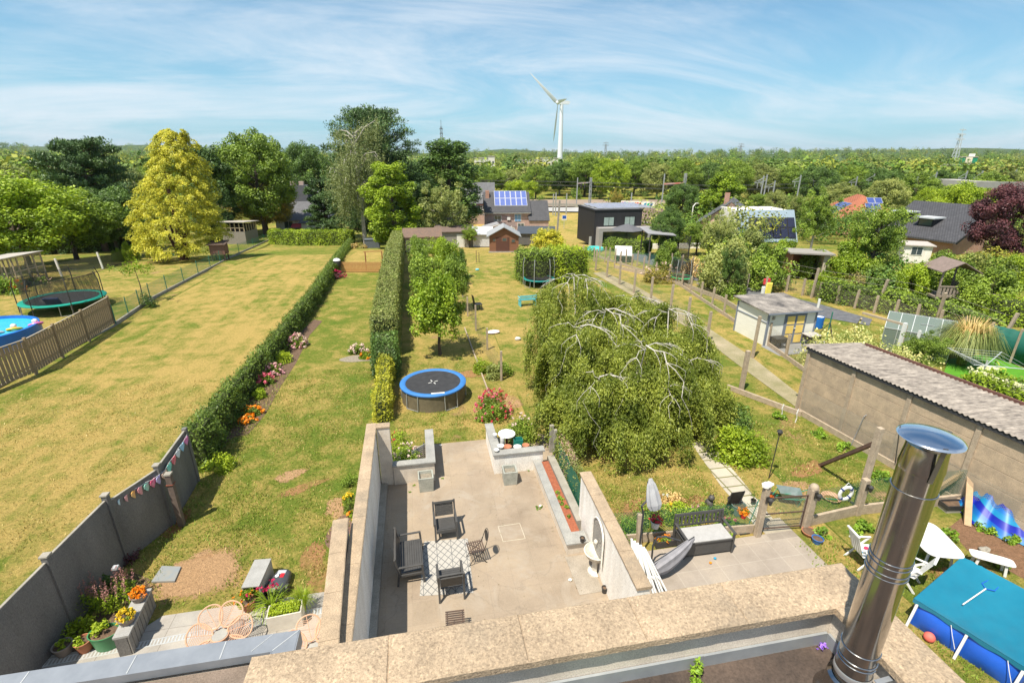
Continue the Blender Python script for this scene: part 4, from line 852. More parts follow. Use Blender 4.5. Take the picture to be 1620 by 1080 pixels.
MB().bx(-1.18,.12,14.03,14.21,.013,.70).build('wall_body',C_ren,lw,world=True);MB().bx(-.10,.12,14.212,16.05,.013,.70).build('wall_return',C_ren,lw,world=True)
MB().ext([(-1.2,13.98,.70),(.16,13.98,.70),(.16,16.08,.70),(-.14,16.08,.70),(-.14,14.25,.70),(-1.2,14.25,.70)],(0,0,.06)).build('coping',C_stone,lw,world=True,bevel=.006)
rw_=thing('low_wall','right low white wall cluttered with crockery at the far end of the patio','wall',(3,14.1,0))
MB().bx(2.26,3.72,14.03,14.23,.013,.72).build('wall_body',C_white,rw_,world=True);MB().bx(2.07,2.256,14.03,16.05,.013,.72).build('wall_return',C_white,rw_,world=True)
MB().ext([(2.03,13.98,.72),(3.78,13.98,.72),(3.78,14.28,.72),(2.33,14.28,.72),(2.33,16.08,.72),(2.03,16.08,.72)],(0,0,.06)).build('coping',C_stone,rw_,world=True,bevel=.006)
pb=thing('raised_bed','long stone edged bed with red bark mulch on the right of the patio','planter',(3.6,12,0))
MB().bx(3.42,3.60,10.12,13.98,.013,.36).build('bed_wall',C_ren,pb,world=True);MB().bx(3.602,3.98,10.12,10.30,.013,.36).build('bed_wall',C_ren,pb,world=True)
MB().ext([(3.38,10.06,.36),(4.0,10.06,.36),(4.0,10.5,.36),(3.64,10.5,.36),(3.64,14.0,.36),(3.38,14.0,.36)],(0,0,.05)).build('bed_coping',C_stone,pb,world=True,bevel=.006)
MB().bx(3.602,3.90,10.302,13.98,.02,.34).build('mulch',M('red_mulch',(.36,.12,.06),(.25,.075,.04),12,.95,.8,fine=45),pb,world=True)
MB().bx(3.92,4.16,10.9,14.2,.013,.40).build('bed_kerb',C_conc,pb,world=True)
for i,(x,y)in enumerate(((3.75,12.25),(3.78,11.95),(3.72,11.75),(3.82,11.55),(3.80,11.15),(3.72,12.0))):mound('bedding_plant',['farthest small green plant in the red mulch bed','small plant beside the farthest one in the red mulch','small plant near the kerb stone edge of the mulch bed','fourth little plant in the red mulch bed','nearest little plant in the red mulch bed','little plant at the stone edge of the mulch bed'][i],(x,y,.34),.075,.075,.10,'weed',.045,110,seed=50+i,cat='plant')
FW=wallseg('fountain_wall','white wall with pebbled coping carrying the mosaic wall fountain',(3.98,7.2),(4.06,11.15),-.0+.26,1.8,left=False,n=4)
xf=3.99
fm_=MB();pts=[]
for k in range(17):
 a=math.pi*k/16;pts.append((9.42-.36*math.cos(a)*1.0,1.22+.42*math.sin(a)))
arch=[(9.06,.50)]+[(y,z)for y,z in pts]+[(9.78,.50)]
m_,t_,b_,o_=newmat('mosaic');g_=N(t_,'ShaderNodeTexCoord');vo=N(t_,'ShaderNodeTexVoronoi',_Scale=22.);t_.links.new(g_.outputs['Object'],vo.inputs[0]);wv=N(t_,'ShaderNodeTexWave',wave_type='RINGS',rings_direction='X',_Scale=4.5,_Distortion=.5);mpn=N(t_,'ShaderNodeMapping');mpn.inputs['Location'].default_value=(0,-2.22-0,-1.2);t_.links.new(g_.outputs['Object'],mpn.inputs[0]);t_.links.new(mpn.outputs[0],wv.inputs[0])
c_=mixc(t_,ramp(t_,wv.outputs[1],[(.4,(0,0,0)),(.6,(1,1,1))]),(.035,.045,.07),(.26,.24,.21));c_=mixc(t_,ramp(t_,vo.outputs[0],[(.28,(0,)*3),(.4,(.6,)*3)]),c_,(.36,.34,.30));t_.links.new(c_,b_.inputs['Base Color']);b_.inputs['Roughness'].default_value=.4
MB().ext([(xf-.014,y,z)for y,z in arch],(.012,0,0)).build('mosaic_panel',m_,FW,world=True)
fr=MB();pr=[(xf-.03,y,z)for y,z in arch]
fr.tube(pr,.022,6);fr.build('panel_frame',C_white,FW,world=True)
ft=thing('wall_fountain','half round white stone fountain basin on a pedestal against the mosaic wall','fountain',(xf-.02,9.42,0))
def half(prof,n=18):
 mb=MB()
 for r_,z_ in prof:
  for k in range(n+1):a=math.pi/2+math.pi*k/n;mb.v.append((r_*math.cos(a),r_*math.sin(a)*1.0,z_))
 m=n+1;mb.f=[(i*m+k,i*m+k+1,(i+1)*m+k+1,(i+1)*m+k)for i in range(len(prof)-1)for k in range(n)];return mb
lm=M('limestone',(.70,.66,.58),(.5,.46,.38),8,.8,.4,fine=60)
half([(.09,.02),(.10,.40),(.16,.50),(.27,.56),(.31,.66),(.33,.70),(.30,.71),(.27,.66),(.12,.60),(.01,.59)]).build('basin',lm,ft,smooth=True)
half([(.20,.014),(.20,.06),(.12,.08),(.09,.10)]).build('pedestal_foot',lm,ft,smooth=True)
MB().ball((-.05,0,.98),.06,8,6,(1,1.1,1.2),.12).build('spout_mask',lm,ft,smooth=True)
mb=MB();mb.bx(-.62,-.02,-.62,.62,.013,.022);mb.build('stone_base',M('base_stone',(.36,.31,.25),(.28,.24,.19),3,.9,.2,fine=60),ft)
def pot(nm,lab,p,r0,r1,h,mat,soil_=True,cat='pot',n=28,rim=.012,sx=1,sy=1,fill=.85,group=None):
 t=thing(nm,lab,cat,p,group=group);MB().lathe((0,0,0),[(r0*.9,.002),(r0,.006),(r1,h-.02),(r1+rim,h-.015),(r1+rim,h),(r1-.008,h),(r1-.012,h*.8),(r0*.9,h*.45)],n,sx,sy,cap=(True,True)).build('pot_body',mat,t,smooth=True)
 if soil_:MB().lathe((0,0,h*fill),[(r1*.97-.012,0),(r1*.5,.012),(.004,.016)],n,sx,sy,cap=(False,True)).build('potting_soil',soil,t,smooth=True)
 return t
blk=M('black_plastic',(.035,.033,.032),(.05,.047,.045),9,.5,.1)
pot('black_pot','small black pot standing on the near end of the stone bed coping',at(921,856,.41),.055,.06,.13,blk)
pot('black_pot','small black pot on the ground under the fountain wall',at(956,936,.02),.06,.065,.15,blk)
def cubeplanter(lab,p,s=.50,h=.52,rz=0):
 t=thing('stone_planter',lab,'planter',p,rz);st=M('planter_stone',(.40,.40,.35),(.28,.29,.25),5,.85,.3,fine=50)
 mb=MB();a,b=s/2,s/2*.90;ring=lambda q,z:[(-q,-q,z),(q,-q,z),(q,q,z),(-q,q,z)]
 vs=ring(b,.013)+ring(a,h)+ring(a-.045,h)+ring(a-.06,h-.14);mb.add(vs,[(i+4*k,(i+1)%4+4*k,(i+1)%4+4*k+4,i+4*k+4)for k in range(3)for i in range(4)]+[(3,2,1,0)]);mb.build('planter_body',st,t,bevel=.006)
 MB().add(ring(a-.062,h-.10),[(0,1,2,3)]).build('potting_soil',M('dry_soil',(.30,.26,.2),(.2,.17,.13),12,.95,.5,fine=50),t);return t
cubeplanter('square stone planter with dry soil before the left low wall',(-.18,13.70,0),.48,.52,.03)
cubeplanter('square stone planter with dry soil before the white low wall',(2.50,13.55,0),.46,.50,-.02)
mf=MB();q=[at(788,833),at(822,828),at(831,852),at(796,857)]
for i in range(4):a,b=q[i],q[(i+1)%4];mf.bar((a.x,a.y,.016),(b.x,b.y,.016),.012,.008)
tag(origin_to(mf.build('manhole_frame',M('pale_mortar',(.6,.54,.42),(.5,.45,.35),6,.9)),(q[0].x,q[0].y,.012)),'pale square outline of a manhole cover let into the patio','manhole')
gf=thing('screen_fence','green windbreak screen on wire mesh behind the raised bed','fence',(4.25,14.3,0))
gs=M('green_screen_cloth',(.02,.13,.075),(.015,.10,.06),2.5,.7,.3,stretch=(1,1,3))
mb=MB();npt=12
for k in range(npt+1):y=14.4-3.1*k/npt;x=4.24+.02*math.sin(k*1.7);mb.v+=[(x,y,.12),(x+.015,y,1.02),(x+.027,y,1.02),(x+.012,y,.12)]
for k in range(npt):
 for j in range(4):mb.f.append((k*4+j,k*4+(j+1)%4,(k+1)*4+(j+1)%4,(k+1)*4+j))
mb.f+=[(0,1,2,3),(npt*4+3,npt*4+2,npt*4+1,npt*4)];mb.build('screen',gs,gf,world=True)
MB().bx(4.17,4.28,14.32,14.43,0,1.28).build('post',C_conc,gf,world=True,bevel=.01)
MB().bx(4.20,4.34,14.95,15.06,0,1.1).build('post',C_conc,gf,world=True,bevel=.01)
hedge('climbing_hedge','greyish green climber along the back of the green screen fence',[Vector((4.36,14.3,0)),Vector((4.40,11.4,0))],.22,1.18,'sage',.045,700,core=False,bumpy=.07,seed=14)
q=hedge('dry_climber','withered pinkish flowers along the top of the green screen fence',[Vector((4.36,14.3,0)),Vector((4.38,12.6,0))],.16,1.24,'straw',.045,380,core=False,bumpy=.06,seed=15,cat='plant')
kids(q)[0].data.materials[0]=flowermat('dusty',(.45,.25,.2),(.55,.36,.3))
# = FURNITURE AND SMALL THINGS
FZ=.014
K_fur=M('graphite_resin',(.062,.060,.058),(.078,.075,.072),5,.5,.06)
def lounge(nm,lab,cat,p,rz,Wd,D=.66):
 """slatted resin armchair / loveseat; front faces -y"""
 t=thing(nm,lab,cat,p,rz);hw=Wd/2
 n=9;mb=MB();d0,d1=-.30,.22
 for i in range(n):
  y=d0+(d1-d0)*(i+.5)/n;z=.37-.045*(i/n);mb.box((0,y,z),(Wd-.12,(d1-d0)/n-.006,.022),rx=-.06)
 mb.bx(-hw+.06,hw-.06,d0,d1,.325,.335);mb.build('seat',K_fur,t)
 mb=MB();mb.bx(-hw+.055,hw-.055,d0-.035,d0-.004,.27,.375);mb.build('seat_apron',K_fur,t,bevel=.006)
 mb=MB();nb=7
 for i in range(nb):
  z=.43+.052*i;y=.245+.030*i*.55;mb.box((0,y,z),(Wd-.13,.022,.045),rx=-.28)
 mb.box((0,.262+.055,.80),(Wd-.05,.034,.055),rx=-.28);mb.build('backrest',K_fur,t)
 for s in(-1,1):
  x=s*(hw-.025);mb=MB();w_=.048
  mb.bar((x,-.335,.0),(x,-.30,.57),w_,.05,(0,1,0));mb.build('leg',K_fur,t,bevel=.005)
  mb=MB();mb.bar((x,.31,.0),(x,.255,.42),w_,.05,(0,1,0));mb.bar((x,.255,.42),(x,.345,.83),w_,.045,(0,1,0));mb.build('leg',K_fur,t,bevel=.005)
  mb=MB();mb.bar((x,-.325,.575),(x,.29,.555),.055,.030);mb.build('armrest',K_fur,t,bevel=.008)
  mb=MB();mb.bar((x,-.30,.31),(x,.27,.30),.03,.06);mb.build('side_rail',K_fur,t)
 return t
lounge('garden_armchair','dark slatted armchair at the far edge of the rug, facing the house','armchair',(.30,11.55,FZ),rad(2),.64)
lounge('garden_armchair','dark slatted armchair at the near edge of the rug, its back to the house','armchair',(.30,9.50,FZ),rad(182),.64)
lounge('garden_loveseat','dark slatted two seat bench left of the rug in the edge of the shade','bench',(-.68,10.45,FZ),rad(92),1.20)
m_,t_,b_,o_=newmat('rug_weave');v_=coords(t_,(1,1,1),'Object',(0,0,0));s_=N(t_,'ShaderNodeSeparateXYZ');t_.links.new(v_,s_.inputs[0])
def lines(expr,w):return math_(t_,'LESS_THAN',math_(t_,'ABSOLUTE',math_(t_,'SUBTRACT',math_(t_,'FRACT',expr),.5)),w)
u1=math_(t_,'ADD',math_(t_,'MULTIPLY',s_.outputs[0],5.2),math_(t_,'MULTIPLY',s_.outputs[1],4.));u2=math_(t_,'SUBTRACT',math_(t_,'MULTIPLY',s_.outputs[0],5.2),math_(t_,'MULTIPLY',s_.outputs[1],4.))
l=math_(t_,'MAXIMUM',lines(u1,.06),lines(u2,.06));l=math_(t_,'MAXIMUM',l,lines(math_(t_,'MULTIPLY',s_.outputs[0],2.6),.02))
c_=mixc(t_,l,(.42,.395,.355),(.15,.15,.15));c_=mixc(t_,.4,c_,ramp(t_,noise(t_,v_,60.,2.),[(.3,(.75,)*3),(.7,(1.2,)*3)]),'MULTIPLY');t_.links.new(c_,b_.inputs['Base Color']);b_.inputs['Roughness'].default_value=.95
rg=[at(664,943),at(749,938),at(740,852),at(671,857)];q=MB();q.prism([(p.x,p.y)for p in rg],FZ,FZ+.008)
tag(origin_to(q.build('rug',m_),((rg[0]+rg[2])/2).to_tuple()[:2]+(FZ,)),'pale outdoor rug with thin grey diamond lines between the dark chairs','rug')
iron=M('wrought_iron',(.03,.028,.027),(.05,.045,.04),20,.5,.2);wood_o=M('weathered_slats',(.13,.075,.05),(.06,.05,.045),14,.8,.3,stretch=(1,4,1))
def bistro(lab,p,rz,back=True):
 t=thing('bistro_chair',lab,'chair',p,rz);mb=MB()
 for i in range(8):y=-.20+.056*i;mb.box((0,y,.44),(.42,.030,.016))
 mb.build('seat',wood_o,t)
 for s in(-1,1):
  x=s*.17;mb=MB();mb.tube([(x,-.23,.0),(x,-.20,.03),(x,-.12,.16),(x,.06,.30),(x,.20,.43),(x,.22,.55)],.011,6);mb.build('leg',iron,t,smooth=True)
  mb=MB();mb.tube([(x,.26,.0),(x,.23,.03),(x,.14,.18),(x,-.04,.32),(x,-.19,.43)],.011,6);mb.build('leg',iron,t,smooth=True)
  MB().bar((x,-.22,.428),(x,.22,.428),.012,.012).build('seat_rail',iron,t)
 MB().tube([(-.17,-.13,.15),(.17,-.13,.15)],.008,6).build('stretcher',iron,t)
 if back:
  mb=MB()
  for s in(-1,1):mb.tube([(s*.17,.20,.44),(s*.165,.25,.62),(s*.15,.30,.80),(s*.08,.325,.88),(0,.33,.90)],.010,6)
  mb.build('back_frame',iron,t,smooth=True);mb=MB();
  pts=[(.145*math.cos(a),.285+.02*math.sin(a),.73+.13*math.sin(a))for a in[i*6.283/14 for i in range(14)]];mb.ext(pts,(0,.012,0));mb.build('back_plate',iron,t)
 return t
bistro('slatted iron bistro chair standing sideways right of the rug',(1.02,10.38,FZ),rad(-84))
bistro('slatted iron bistro chair half hidden behind the foreground coping',(.32,8.30,FZ),rad(178),back=False)
for x,y,lab in((902,918,'round white stone lying on the patio before the fountain wall'),(855,801,'white stone in a tuft of weed near the raised bed'),(697,705,'white scrap lying by the left low wall opening')):
 q=thing('white_stone',lab,'stone',at(x,y,FZ));MB().ball((0,0,.03),.05,10,7,(1,.9,.6),.08).build('stone',C_white,q,smooth=True)
mound('patio_weed','tuft of weed growing from the patio near the raised bed',at(853,803,FZ),.12,.1,.07,'weed',.05,90,seed=61,cat='weed',stems=False)
for i,(x,y)in enumerate(((655,768),(648,778),(790,746),(836,744),(700,757),(887,830))):mound('crack_weed',['tiny weed at the foot of the left low wall','tiny weed in the shadow edge of the patio','tiny weed at the white wall foot','tiny weed where the raised bed meets the wall','weed clump beside the left stone planter','weed at the middle of the bed wall foot'][i],at(x,y,FZ),.06,.05,.04,'weed',.035,40,seed=70+i,cat='weed',stems=False)
ceram=M('white_ceramic',(.82,.82,.80),(.74,.73,.70),6,.25,.02);terr_=M('terracotta',(.46,.19,.10),(.36,.14,.08),8,.85,.15);teal=M('teal_enamel',(.03,.26,.20),(.02,.2,.16),6,.4,.05)
def bowl(lab,p,r,h):t=thing('bowl',lab,'bowl',p);MB().lathe((0,0,0),[(r*.35,0),(r*.75,h*.35),(r,h),(r*.97,h),(r*.7,h*.45),(.004,h*.25)],20,cap=(True,False)).build('shell',ceram,t,smooth=True);return t
bowl('small white bowl at the corner of the white low wall',Vector((2.16,14.16,.785)),.09,.09);bowl('large white bowl beside the small one on the low wall corner',Vector((2.33,14.33,.785)),.12,.12)
bowl('white jug shaped bowl left of the round table',Vector((2.25,15.05,.785)),.08,.14)
t=thing('round_table','small round white table behind the white low wall','table',(2.72,15.35,0));MB().lathe((0,0,0),[(.30,.70),(.31,.71),(.30,.73),(.28,.735)],32,cap=(True,True)).build('tabletop',ceram,t,smooth=True)
MB().lathe((0,0,0),[(.20,.0),(.19,.03),(.05,.08),(.04,.70)],16).build('pedestal',M('rusty_red',(.25,.06,.05),(.18,.05,.04),8),t,smooth=True)
t=thing('teal_crate','teal crate behind the low wall, right of the round table','crate',(3.08,15.1,0));mb=MB()
mb.bx(-.16,.16,-.12,-.10,.35,.62);mb.bx(-.16,.16,.10,.12,.35,.62);mb.bx(-.16,-.14,-.1,.1,.35,.62);mb.bx(.14,.16,-.1,.1,.35,.62);mb.bx(-.14,.14,-.1,.1,.35,.37);mb.build('crate_body',teal,t);MB().bx(-.18,.18,-.14,.14,.0,.345).build('stand',wood_o,t)
MB().tube([(-.15,0,.6),(-.1,0,.78),(.1,0,.78),(.15,0,.6)],.008,5).build('handle',iron,t)
for i,(x,y,mt,lab,r)in enumerate(((2.62,14.62,terr_,'terracotta saucer stack behind the low wall coping',.14),(2.95,14.55,ceram,'white dish among the clutter behind the low wall',.13),(3.25,14.60,terr_,'tipped terracotta dish at the right end of the clutter',.12),(2.50,14.95,ceram,'tall white pitcher behind the low wall',.09))):
 t=thing('dish' if i<3 else 'pitcher',lab,'dish' if i<3 else 'pitcher',(x,y,.50));MB().lathe((0,0,0),[(r*.6,0),(r,.10 if i<3 else .05),(r*(1.05 if i<3 else .8),.16 if i<3 else .34),(r*.9,.16 if i<3 else .33),(.01,.08)],18,cap=(True,False)).build('shell',mt,t,smooth=True);MB().bx(-.1,.1,-.1,.1,-.5,-.002).build('crate_stand',wood_o,t)
t=thing('folded_deck_chair','grey slatted folding rack leaning on the back of the left low wall','rack',(-.45,14.95,0),rad(35));mb=MB()
for i in range(7):mb.bar((-.25,.04*i*0+(-.1),.25+.08*i),(.30,-.1,.32+.08*i),.02,.05)
mb.build('slats',M('grey_wood',(.38,.37,.35),(.28,.27,.25),8,.8,.2),t);mb=MB();mb.bar((-.22,-.08,0),(-.22,-.08,.8),.03,.03);mb.bar((.26,-.08,0),(.26,-.08,.86),.03,.03);mb.build('frame',K_fur,t)
mound('rose_bush','rose bush with red and blush blooms behind the left low wall',(-.75,14.75,0),.55,.55,.95,'mid',.065,3600,seed=80,flowers=['blush'],fn=26,fs=.05)
mound('rose_bush','red rose bush between the golden hedge and the patio wall end',(-1.0,15.7,0),.45,.5,1.05,'bright',.06,2400,seed=81,flowers=['red'],fn=9,fs=.05)
mound('rose_bush','big rose bush with pink and red clusters left of the path to the trampoline',(2.6,17.9,0),.75,.6,1.1,'mid',.07,4200,seed=82,flowers=['rose','red'],fn=42,fs=.06)
mound('rose_bush','pale flowered rose bush behind the clutter on the right low wall',(3.35,15.9,0),.62,.55,1.0,'mid',.065,4200,seed=83,flowers=['blush'],fn=20,fs=.05)
mound('lemon_shrub','small yellow green shrub in a bed edge right of the fruit tree shade',at(766,588),.55,.4,.75,'lime',.09,1500,seed=84,flowers=['straw']if False else None)
mound('lemon_shrub','small olive shrub with a post at the garden boundary',at(782,598),.45,.4,.85,'sage',.09,1500,seed=85)
mound('boundary_shrub','dark green shrub behind the boundary post near the trampoline',at(797,590),.4,.6,.8,'mid',.08,1500,seed=86)
# ----- left terrace
def planterbox(lab,p,rz,L,Wd,h,mat,name='planter_box'):
 t=thing(name,lab,'planter',p,rz);mb=MB();th=.025
 mb.bx(-L/2,L/2,-Wd/2,-Wd/2+th,0,h);mb.bx(-L/2,L/2,Wd/2-th,Wd/2,0,h);mb.bx(-L/2,-L/2+th,-Wd/2+th,Wd/2-th,0,h);mb.bx(L/2-th,L/2,-Wd/2+th,Wd/2-th,0,h);mb.bx(-L/2+th,L/2-th,-Wd/2+th,Wd/2-th,0,.03)
 mb.build('box_body',mat,t,bevel=.004);MB().bx(-L/2+th,L/2-th,-Wd/2+th,Wd/2-th,.03,h-.06).build('potting_soil',soil,t);return t
pbx=at(455,985,0);q=planterbox('cream planter box full of bright green herbs on the terrace',(pbx.x,pbx.y,FZ),rad(4),.72,.36,.42,M('cream_paint',(.66,.62,.54),(.56,.52,.45),6,.6,.08))
quadmesh('herbs',leafquads(nr.uniform(-1,1,(1500,3))*np.array([.32,.15,.08])+np.array([0,0,.42]),.05,np.tile([0,0,1.],(1500,1)),.5),LM['lime'],q)
gb=[at(400,938),at(431,940)];
t=thing('mower_shelter','light grey slab shelter standing on the lawn edge by the mower','shelter',(-4.30,10.45,0),rad(-4));gm=M('light_grey_panel',(.36,.355,.34),(.29,.285,.27),4,.7,.1,fine=60)
MB().bx(-.20,.20,-.45,.42,.47,.50).build('roof_slab',gm,t,bevel=.004);MB().bx(.17,.198,-.43,.40,0,.468).build('side_slab',gm,t);MB().bx(-.198,-.17,-.43,.40,0,.468).build('side_slab',gm,t)
t=thing('robot_mower','dark grey robot lawnmower with red and white marks beside its slab shelter','robot mower',(-3.82,10.42,.0),rad(-8));mdk=M('mower_shell',(.05,.055,.065),(.07,.075,.085),6,.35,.03)
mb=MB();body=[(0,-.36),(.17,-.34),(.22,-.2),(.21,.1),(.17,.28),(.08,.34),(0,.35),(-.08,.34),(-.17,.28),(-.21,.1),(-.22,-.2),(-.17,-.34)]
n=len(body);
for z_,k in((.06,1.),(.16,1.02),(.22,.93),(.26,.72),(.275,.3)):mb.v+=[(x*k,y*k,z_)for x,y in body]
mb.f=[(j*n+i,j*n+(i+1)%n,(j+1)*n+(i+1)%n,(j+1)*n+i)for j in range(4)for i in range(n)]+[tuple(range(4*n,5*n)),tuple(range(n))[::-1]];mb.build('shell',mdk,t,smooth=True)
for s in(-1,1):MB().lathe((0,0,0),[(.0,0),(.115,.0),(.12,.01),(.12,.05),(.115,.06),(.0,.06)],20).mv().build('wheel',blk,t,smooth=True).matrix_local=Matrix.Translation((s*.25-.03*1,-.2,.12))@Matrix.Rotation(rad(90),4,'Y')
MB().box((.0,.16,.268),(.20,.14,.012)).build('display',M('silver_trim',(.45,.47,.5),(.4,.42,.45),4,.4),t);MB().box((.05,.06,.277),(.09,.13,.010)).build('stop_button',M('red_plastic',(.6,.02,.03),(.5,.02,.03),5,.4),t);MB().lathe((-.07,.04,.276),[(.045,0),(.045,.012),(.03,.014)],16,cap=(False,True)).build('dial',ceram,t)
MB().bx(-.2,.2,-.62,-.37,.0,.035).build('charging_plate',blk,t)
ratt=M('rattan',(.62,.38,.25),(.52,.30,.19),15,.6,.1)
def petal_chair(lab,p,rz,tilt=rad(38),npet=5,full=True):
 t=thing('petal_chair',lab,'chair',p,rz);mx=Matrix.Translation((0,0,.42))@Matrix.Rotation(tilt,4,'X')
 def tf(pts):return[tuple(mx@Vector(q))for q in pts]
 for k in range(npet):
  a=rad(90)+(k-(npet-1)/2)*rad(55);c,s=math.cos(a),math.sin(a)
  def P(u,v):return(c*(.14+u)-s*v,s*(.14+u)+c*v,.16*u*u)
  L=.50;rim=[P(L*.5-L*.5*math.cos(q),.25*math.sin(q)*(1+.25*(-math.cos(q)))*.9)for q in[2*math.pi*i/26 for i in range(27)]]
  mb=MB();mb.tube(tf(rim),.017,6,cap=False);mb.build('petal_rim',ratt,t,smooth=True)
  mb=MB();mb.tube(tf([P(L*i/6,0)for i in range(7)]),.008,5)
  for i in range(1,15):
   u=L*i/15.5;q=math.acos(max(-1,min(1,1-2*u/L)));vv=.25*math.sin(q)*(1+.25*(-math.cos(q)))*.9;mb.tube(tf([P(u-.05,0),P(u,vv)]),.0065,4,cap=False);mb.tube(tf([P(u-.05,0),P(u,-vv)]),.0065,4,cap=False)
  mb.build('petal_weave',ratt,t)
 mb=MB();mb.tube([(.17*math.cos(a),.17*math.sin(a)*1.0-.02,.42)for a in[2*math.pi*i/20 for i in range(21)]],.012,6,cap=False)
 mb.build('seat_ring',ratt,t,smooth=True);MB().lathe((0,-.02,.425),[(.16,0),(.15,.012),(.003,.016)],20).build('seat_disc',M('seat_cushion',(.36,.35,.32),(.3,.29,.27),5),t)
 for i in range(4):a=rad(45+90*i);MB().tube([(.13*math.cos(a),.13*math.sin(a),.42),(.24*math.cos(a),.24*math.sin(a),.0)],.014,6).build('leg',ratt,t)
 return t
petal_chair('large flower shaped rattan chair on the terrace, five woven petals',(-4.62,8.85,FZ),rad(6),npet=6)
petal_chair('second rattan petal chair half hidden behind the foreground coping',(-2.62,8.15,FZ),rad(20),npet=5)
sl_=M('grey_decking',(.27,.25,.225),(.20,.19,.175),5,.85,.2,stretch=(1,1,.4));t=thing('corner_bed_wall','grey capped retaining wall with vertical slats round the terrace corner bed','retaining wall',(-6.9,10,0))
ca,cb=Vector((-6.20,9.80,0)),Vector((-7.15,9.05,0));
pa_,pb__=at(204,1003,.55),at(239,932,.55)
d_=(pb__-pa_);d_.z=0;d_.normalize();s_2=Vector((-d_.y,d_.x,0));c0=Vector((pa_.x,pa_.y,0))+d_*-.02;c1=Vector((pb__.x,pb__.y,0))+d_*.05
mb=MB();mb.prism([c0,c1,c1+s_2*.30,c0+s_2*.30],.50,.55);mb.build('cap',gm,t,world=True)
mb=MB();L_=(c1-c0).length;nn_=9
for i in range(nn_):
 a=c0+d_*(L_*i/nn_+.01);b=c0+d_*(L_*(i+1)/nn_-.012);o=s_2*.02;mb.prism([a+o,b+o,b+o+s_2*.03,a+o+s_2*.03],.014,.498)
mb.build('slats',sl_,t,world=True);mb=MB();mb.prism([c0+s_2*.055,c1+s_2*.055,c1+s_2*.28,c0+s_2*.28],.0,.497);mb.build('core',C_dconc,t,world=True)
p1=c1-d_*.30+s_2*.14;p2=c0+d_*.38+s_2*.16
tp=M('taupe_pot',(.30,.25,.21),(.24,.20,.17),7,.7,.1)
for p_,fk,lab,s in((p1,'orange','taupe pot of orange flowers on the slatted bed wall',.16),(p2,'yellow','taupe pot of yellow flowers on the slatted bed wall',.17)):
 pot('flower_pot',lab,(p_.x,p_.y,.55),s*.75,s,.17,tp);q=mound('potted_flowers',lab.replace('taupe pot of','clump of').replace(' on the',' potted on the'),(p_.x,p_.y,.68),s*.95,s*.95,.17,'mid',.05,420,seed=int(s*1000),flowers=[fk],fn=40,fs=.035,cat='flowers')
gp=at(172,1020,FZ);pot('green_pot','large oval green tub with a dry shrub on the terrace',gp,.20,.25,.40,M('green_plastic',(.06,.24,.10),(.05,.2,.08),7,.45,.05),sx=1.15,sy=.85);mound('potted_shrub','yellow green shrub growing in the large green tub',(gp.x-.06,gp.y+.06,.34),.22,.2,.34,'lime',.06,420,seed=88)
tp2=at(136,1027,FZ);pot('terracotta_pot','terracotta pot between the taupe pot and the green tub',tp2,.12,.16,.28,terr_);mound('potted_herb','light green herb in the terracotta pot',(tp2.x,tp2.y,.25),.17,.16,.2,'bright',.045,420,seed=89)
tp3=at(103,1032,FZ);pot('taupe_pot','taupe pot at the left end of the terrace pots',tp3,.13,.17,.24,tp);mound('potted_herb','sparse herb in the leftmost taupe pot',(tp3.x,tp3.y,.21),.15,.14,.16,'bright',.045,300,seed=90)
sp_=blades('x',None,1,1,1,'mid');bpy.data.objects.remove(sp_)
bp=at(140,985,0)
t=thing('flower_spikes','tall clump with dusty mauve flower spikes in the corner bed','perennial',(bp.x+.1,bp.y+.35,0));V=nr.uniform(-1,1,(52,2))*np.array([.72,.32]);Pz=[];Fz=[]
for x,y in V:
 hgt_=nr.uniform(.55,.95);k=26;tt=np.linspace(.15,.68,k);Pz.append(np.stack([x+nr.normal(size=k)*.04,y+nr.normal(size=k)*.04,tt*hgt_],1));k2=34;tt=nr.uniform(.66,1.08,k2);Fz.append(np.stack([x+nr.normal(size=k2)*.014+(tt-.66)*.1,y+nr.normal(size=k2)*.014,tt*hgt_],1))
quadmesh('foliage',leafquads(np.concatenate(Pz),.075,asp=.4),LM['bright'],t);quadmesh('blossom',leafquads(np.concatenate(Fz),.03,asp=.8),FM['mauve'],t)
mound('bed_shrub','leafy low plants under the mauve flower spikes',at(135,1000,0),.45,.25,.35,'lime',.06,900,seed=91)
mound('bed_shrub','reddish low foliage at the soil corner of the terrace bed',at(78,1005,0),.35,.2,.22,'brown',.05,500,seed=92)
mound('bed_shrub','small dark shrub against the grey concrete fence near the solar lamp',at(160,935,0),.35,.25,.55,'dark',.06,700,seed=93)
mound('heuchera','dark purple leaved plant at the foot of the grey concrete fence',at(205,885,0),.25,.4,.3,'purple',.06,600,seed=94,cat='plant')
t=thing('garden_lamp','small solar lamp on a stake by the grey concrete fence','lamp',at(196,936,0));MB().tube([(0,0,0),(0,0,.72)],.012,6).build('stake',blk,t);MB().box((0,0,.76),(.12,.12,.07)).build('lamp_head',M('solar_glass',(.5,.52,.55),(.4,.42,.45),5,.15),t,bevel=.01)
mound('rosette_plant','grey green rosette beside the small solar lamp',at(198,930,0),.16,.16,.45,'sage',.09,120,seed=95,cat='plant')
lp_=at(432,966,FZ);t=thing('daylily','arching strap leaved plant with dark pink flowers behind the cream box','plant',lp_);blades('foliage',None,.62,.52,90,'bright',t,.035,1.2,3);Pf=nr.normal(size=(9,3))*np.array([.18,.12,.05])+np.array([0,0,.66]);quadmesh('blossom',leafquads(np.repeat(Pf,9,0)+nr.normal(size=(81,3))*.03,.06,asp=.7),FM['magenta'],t)
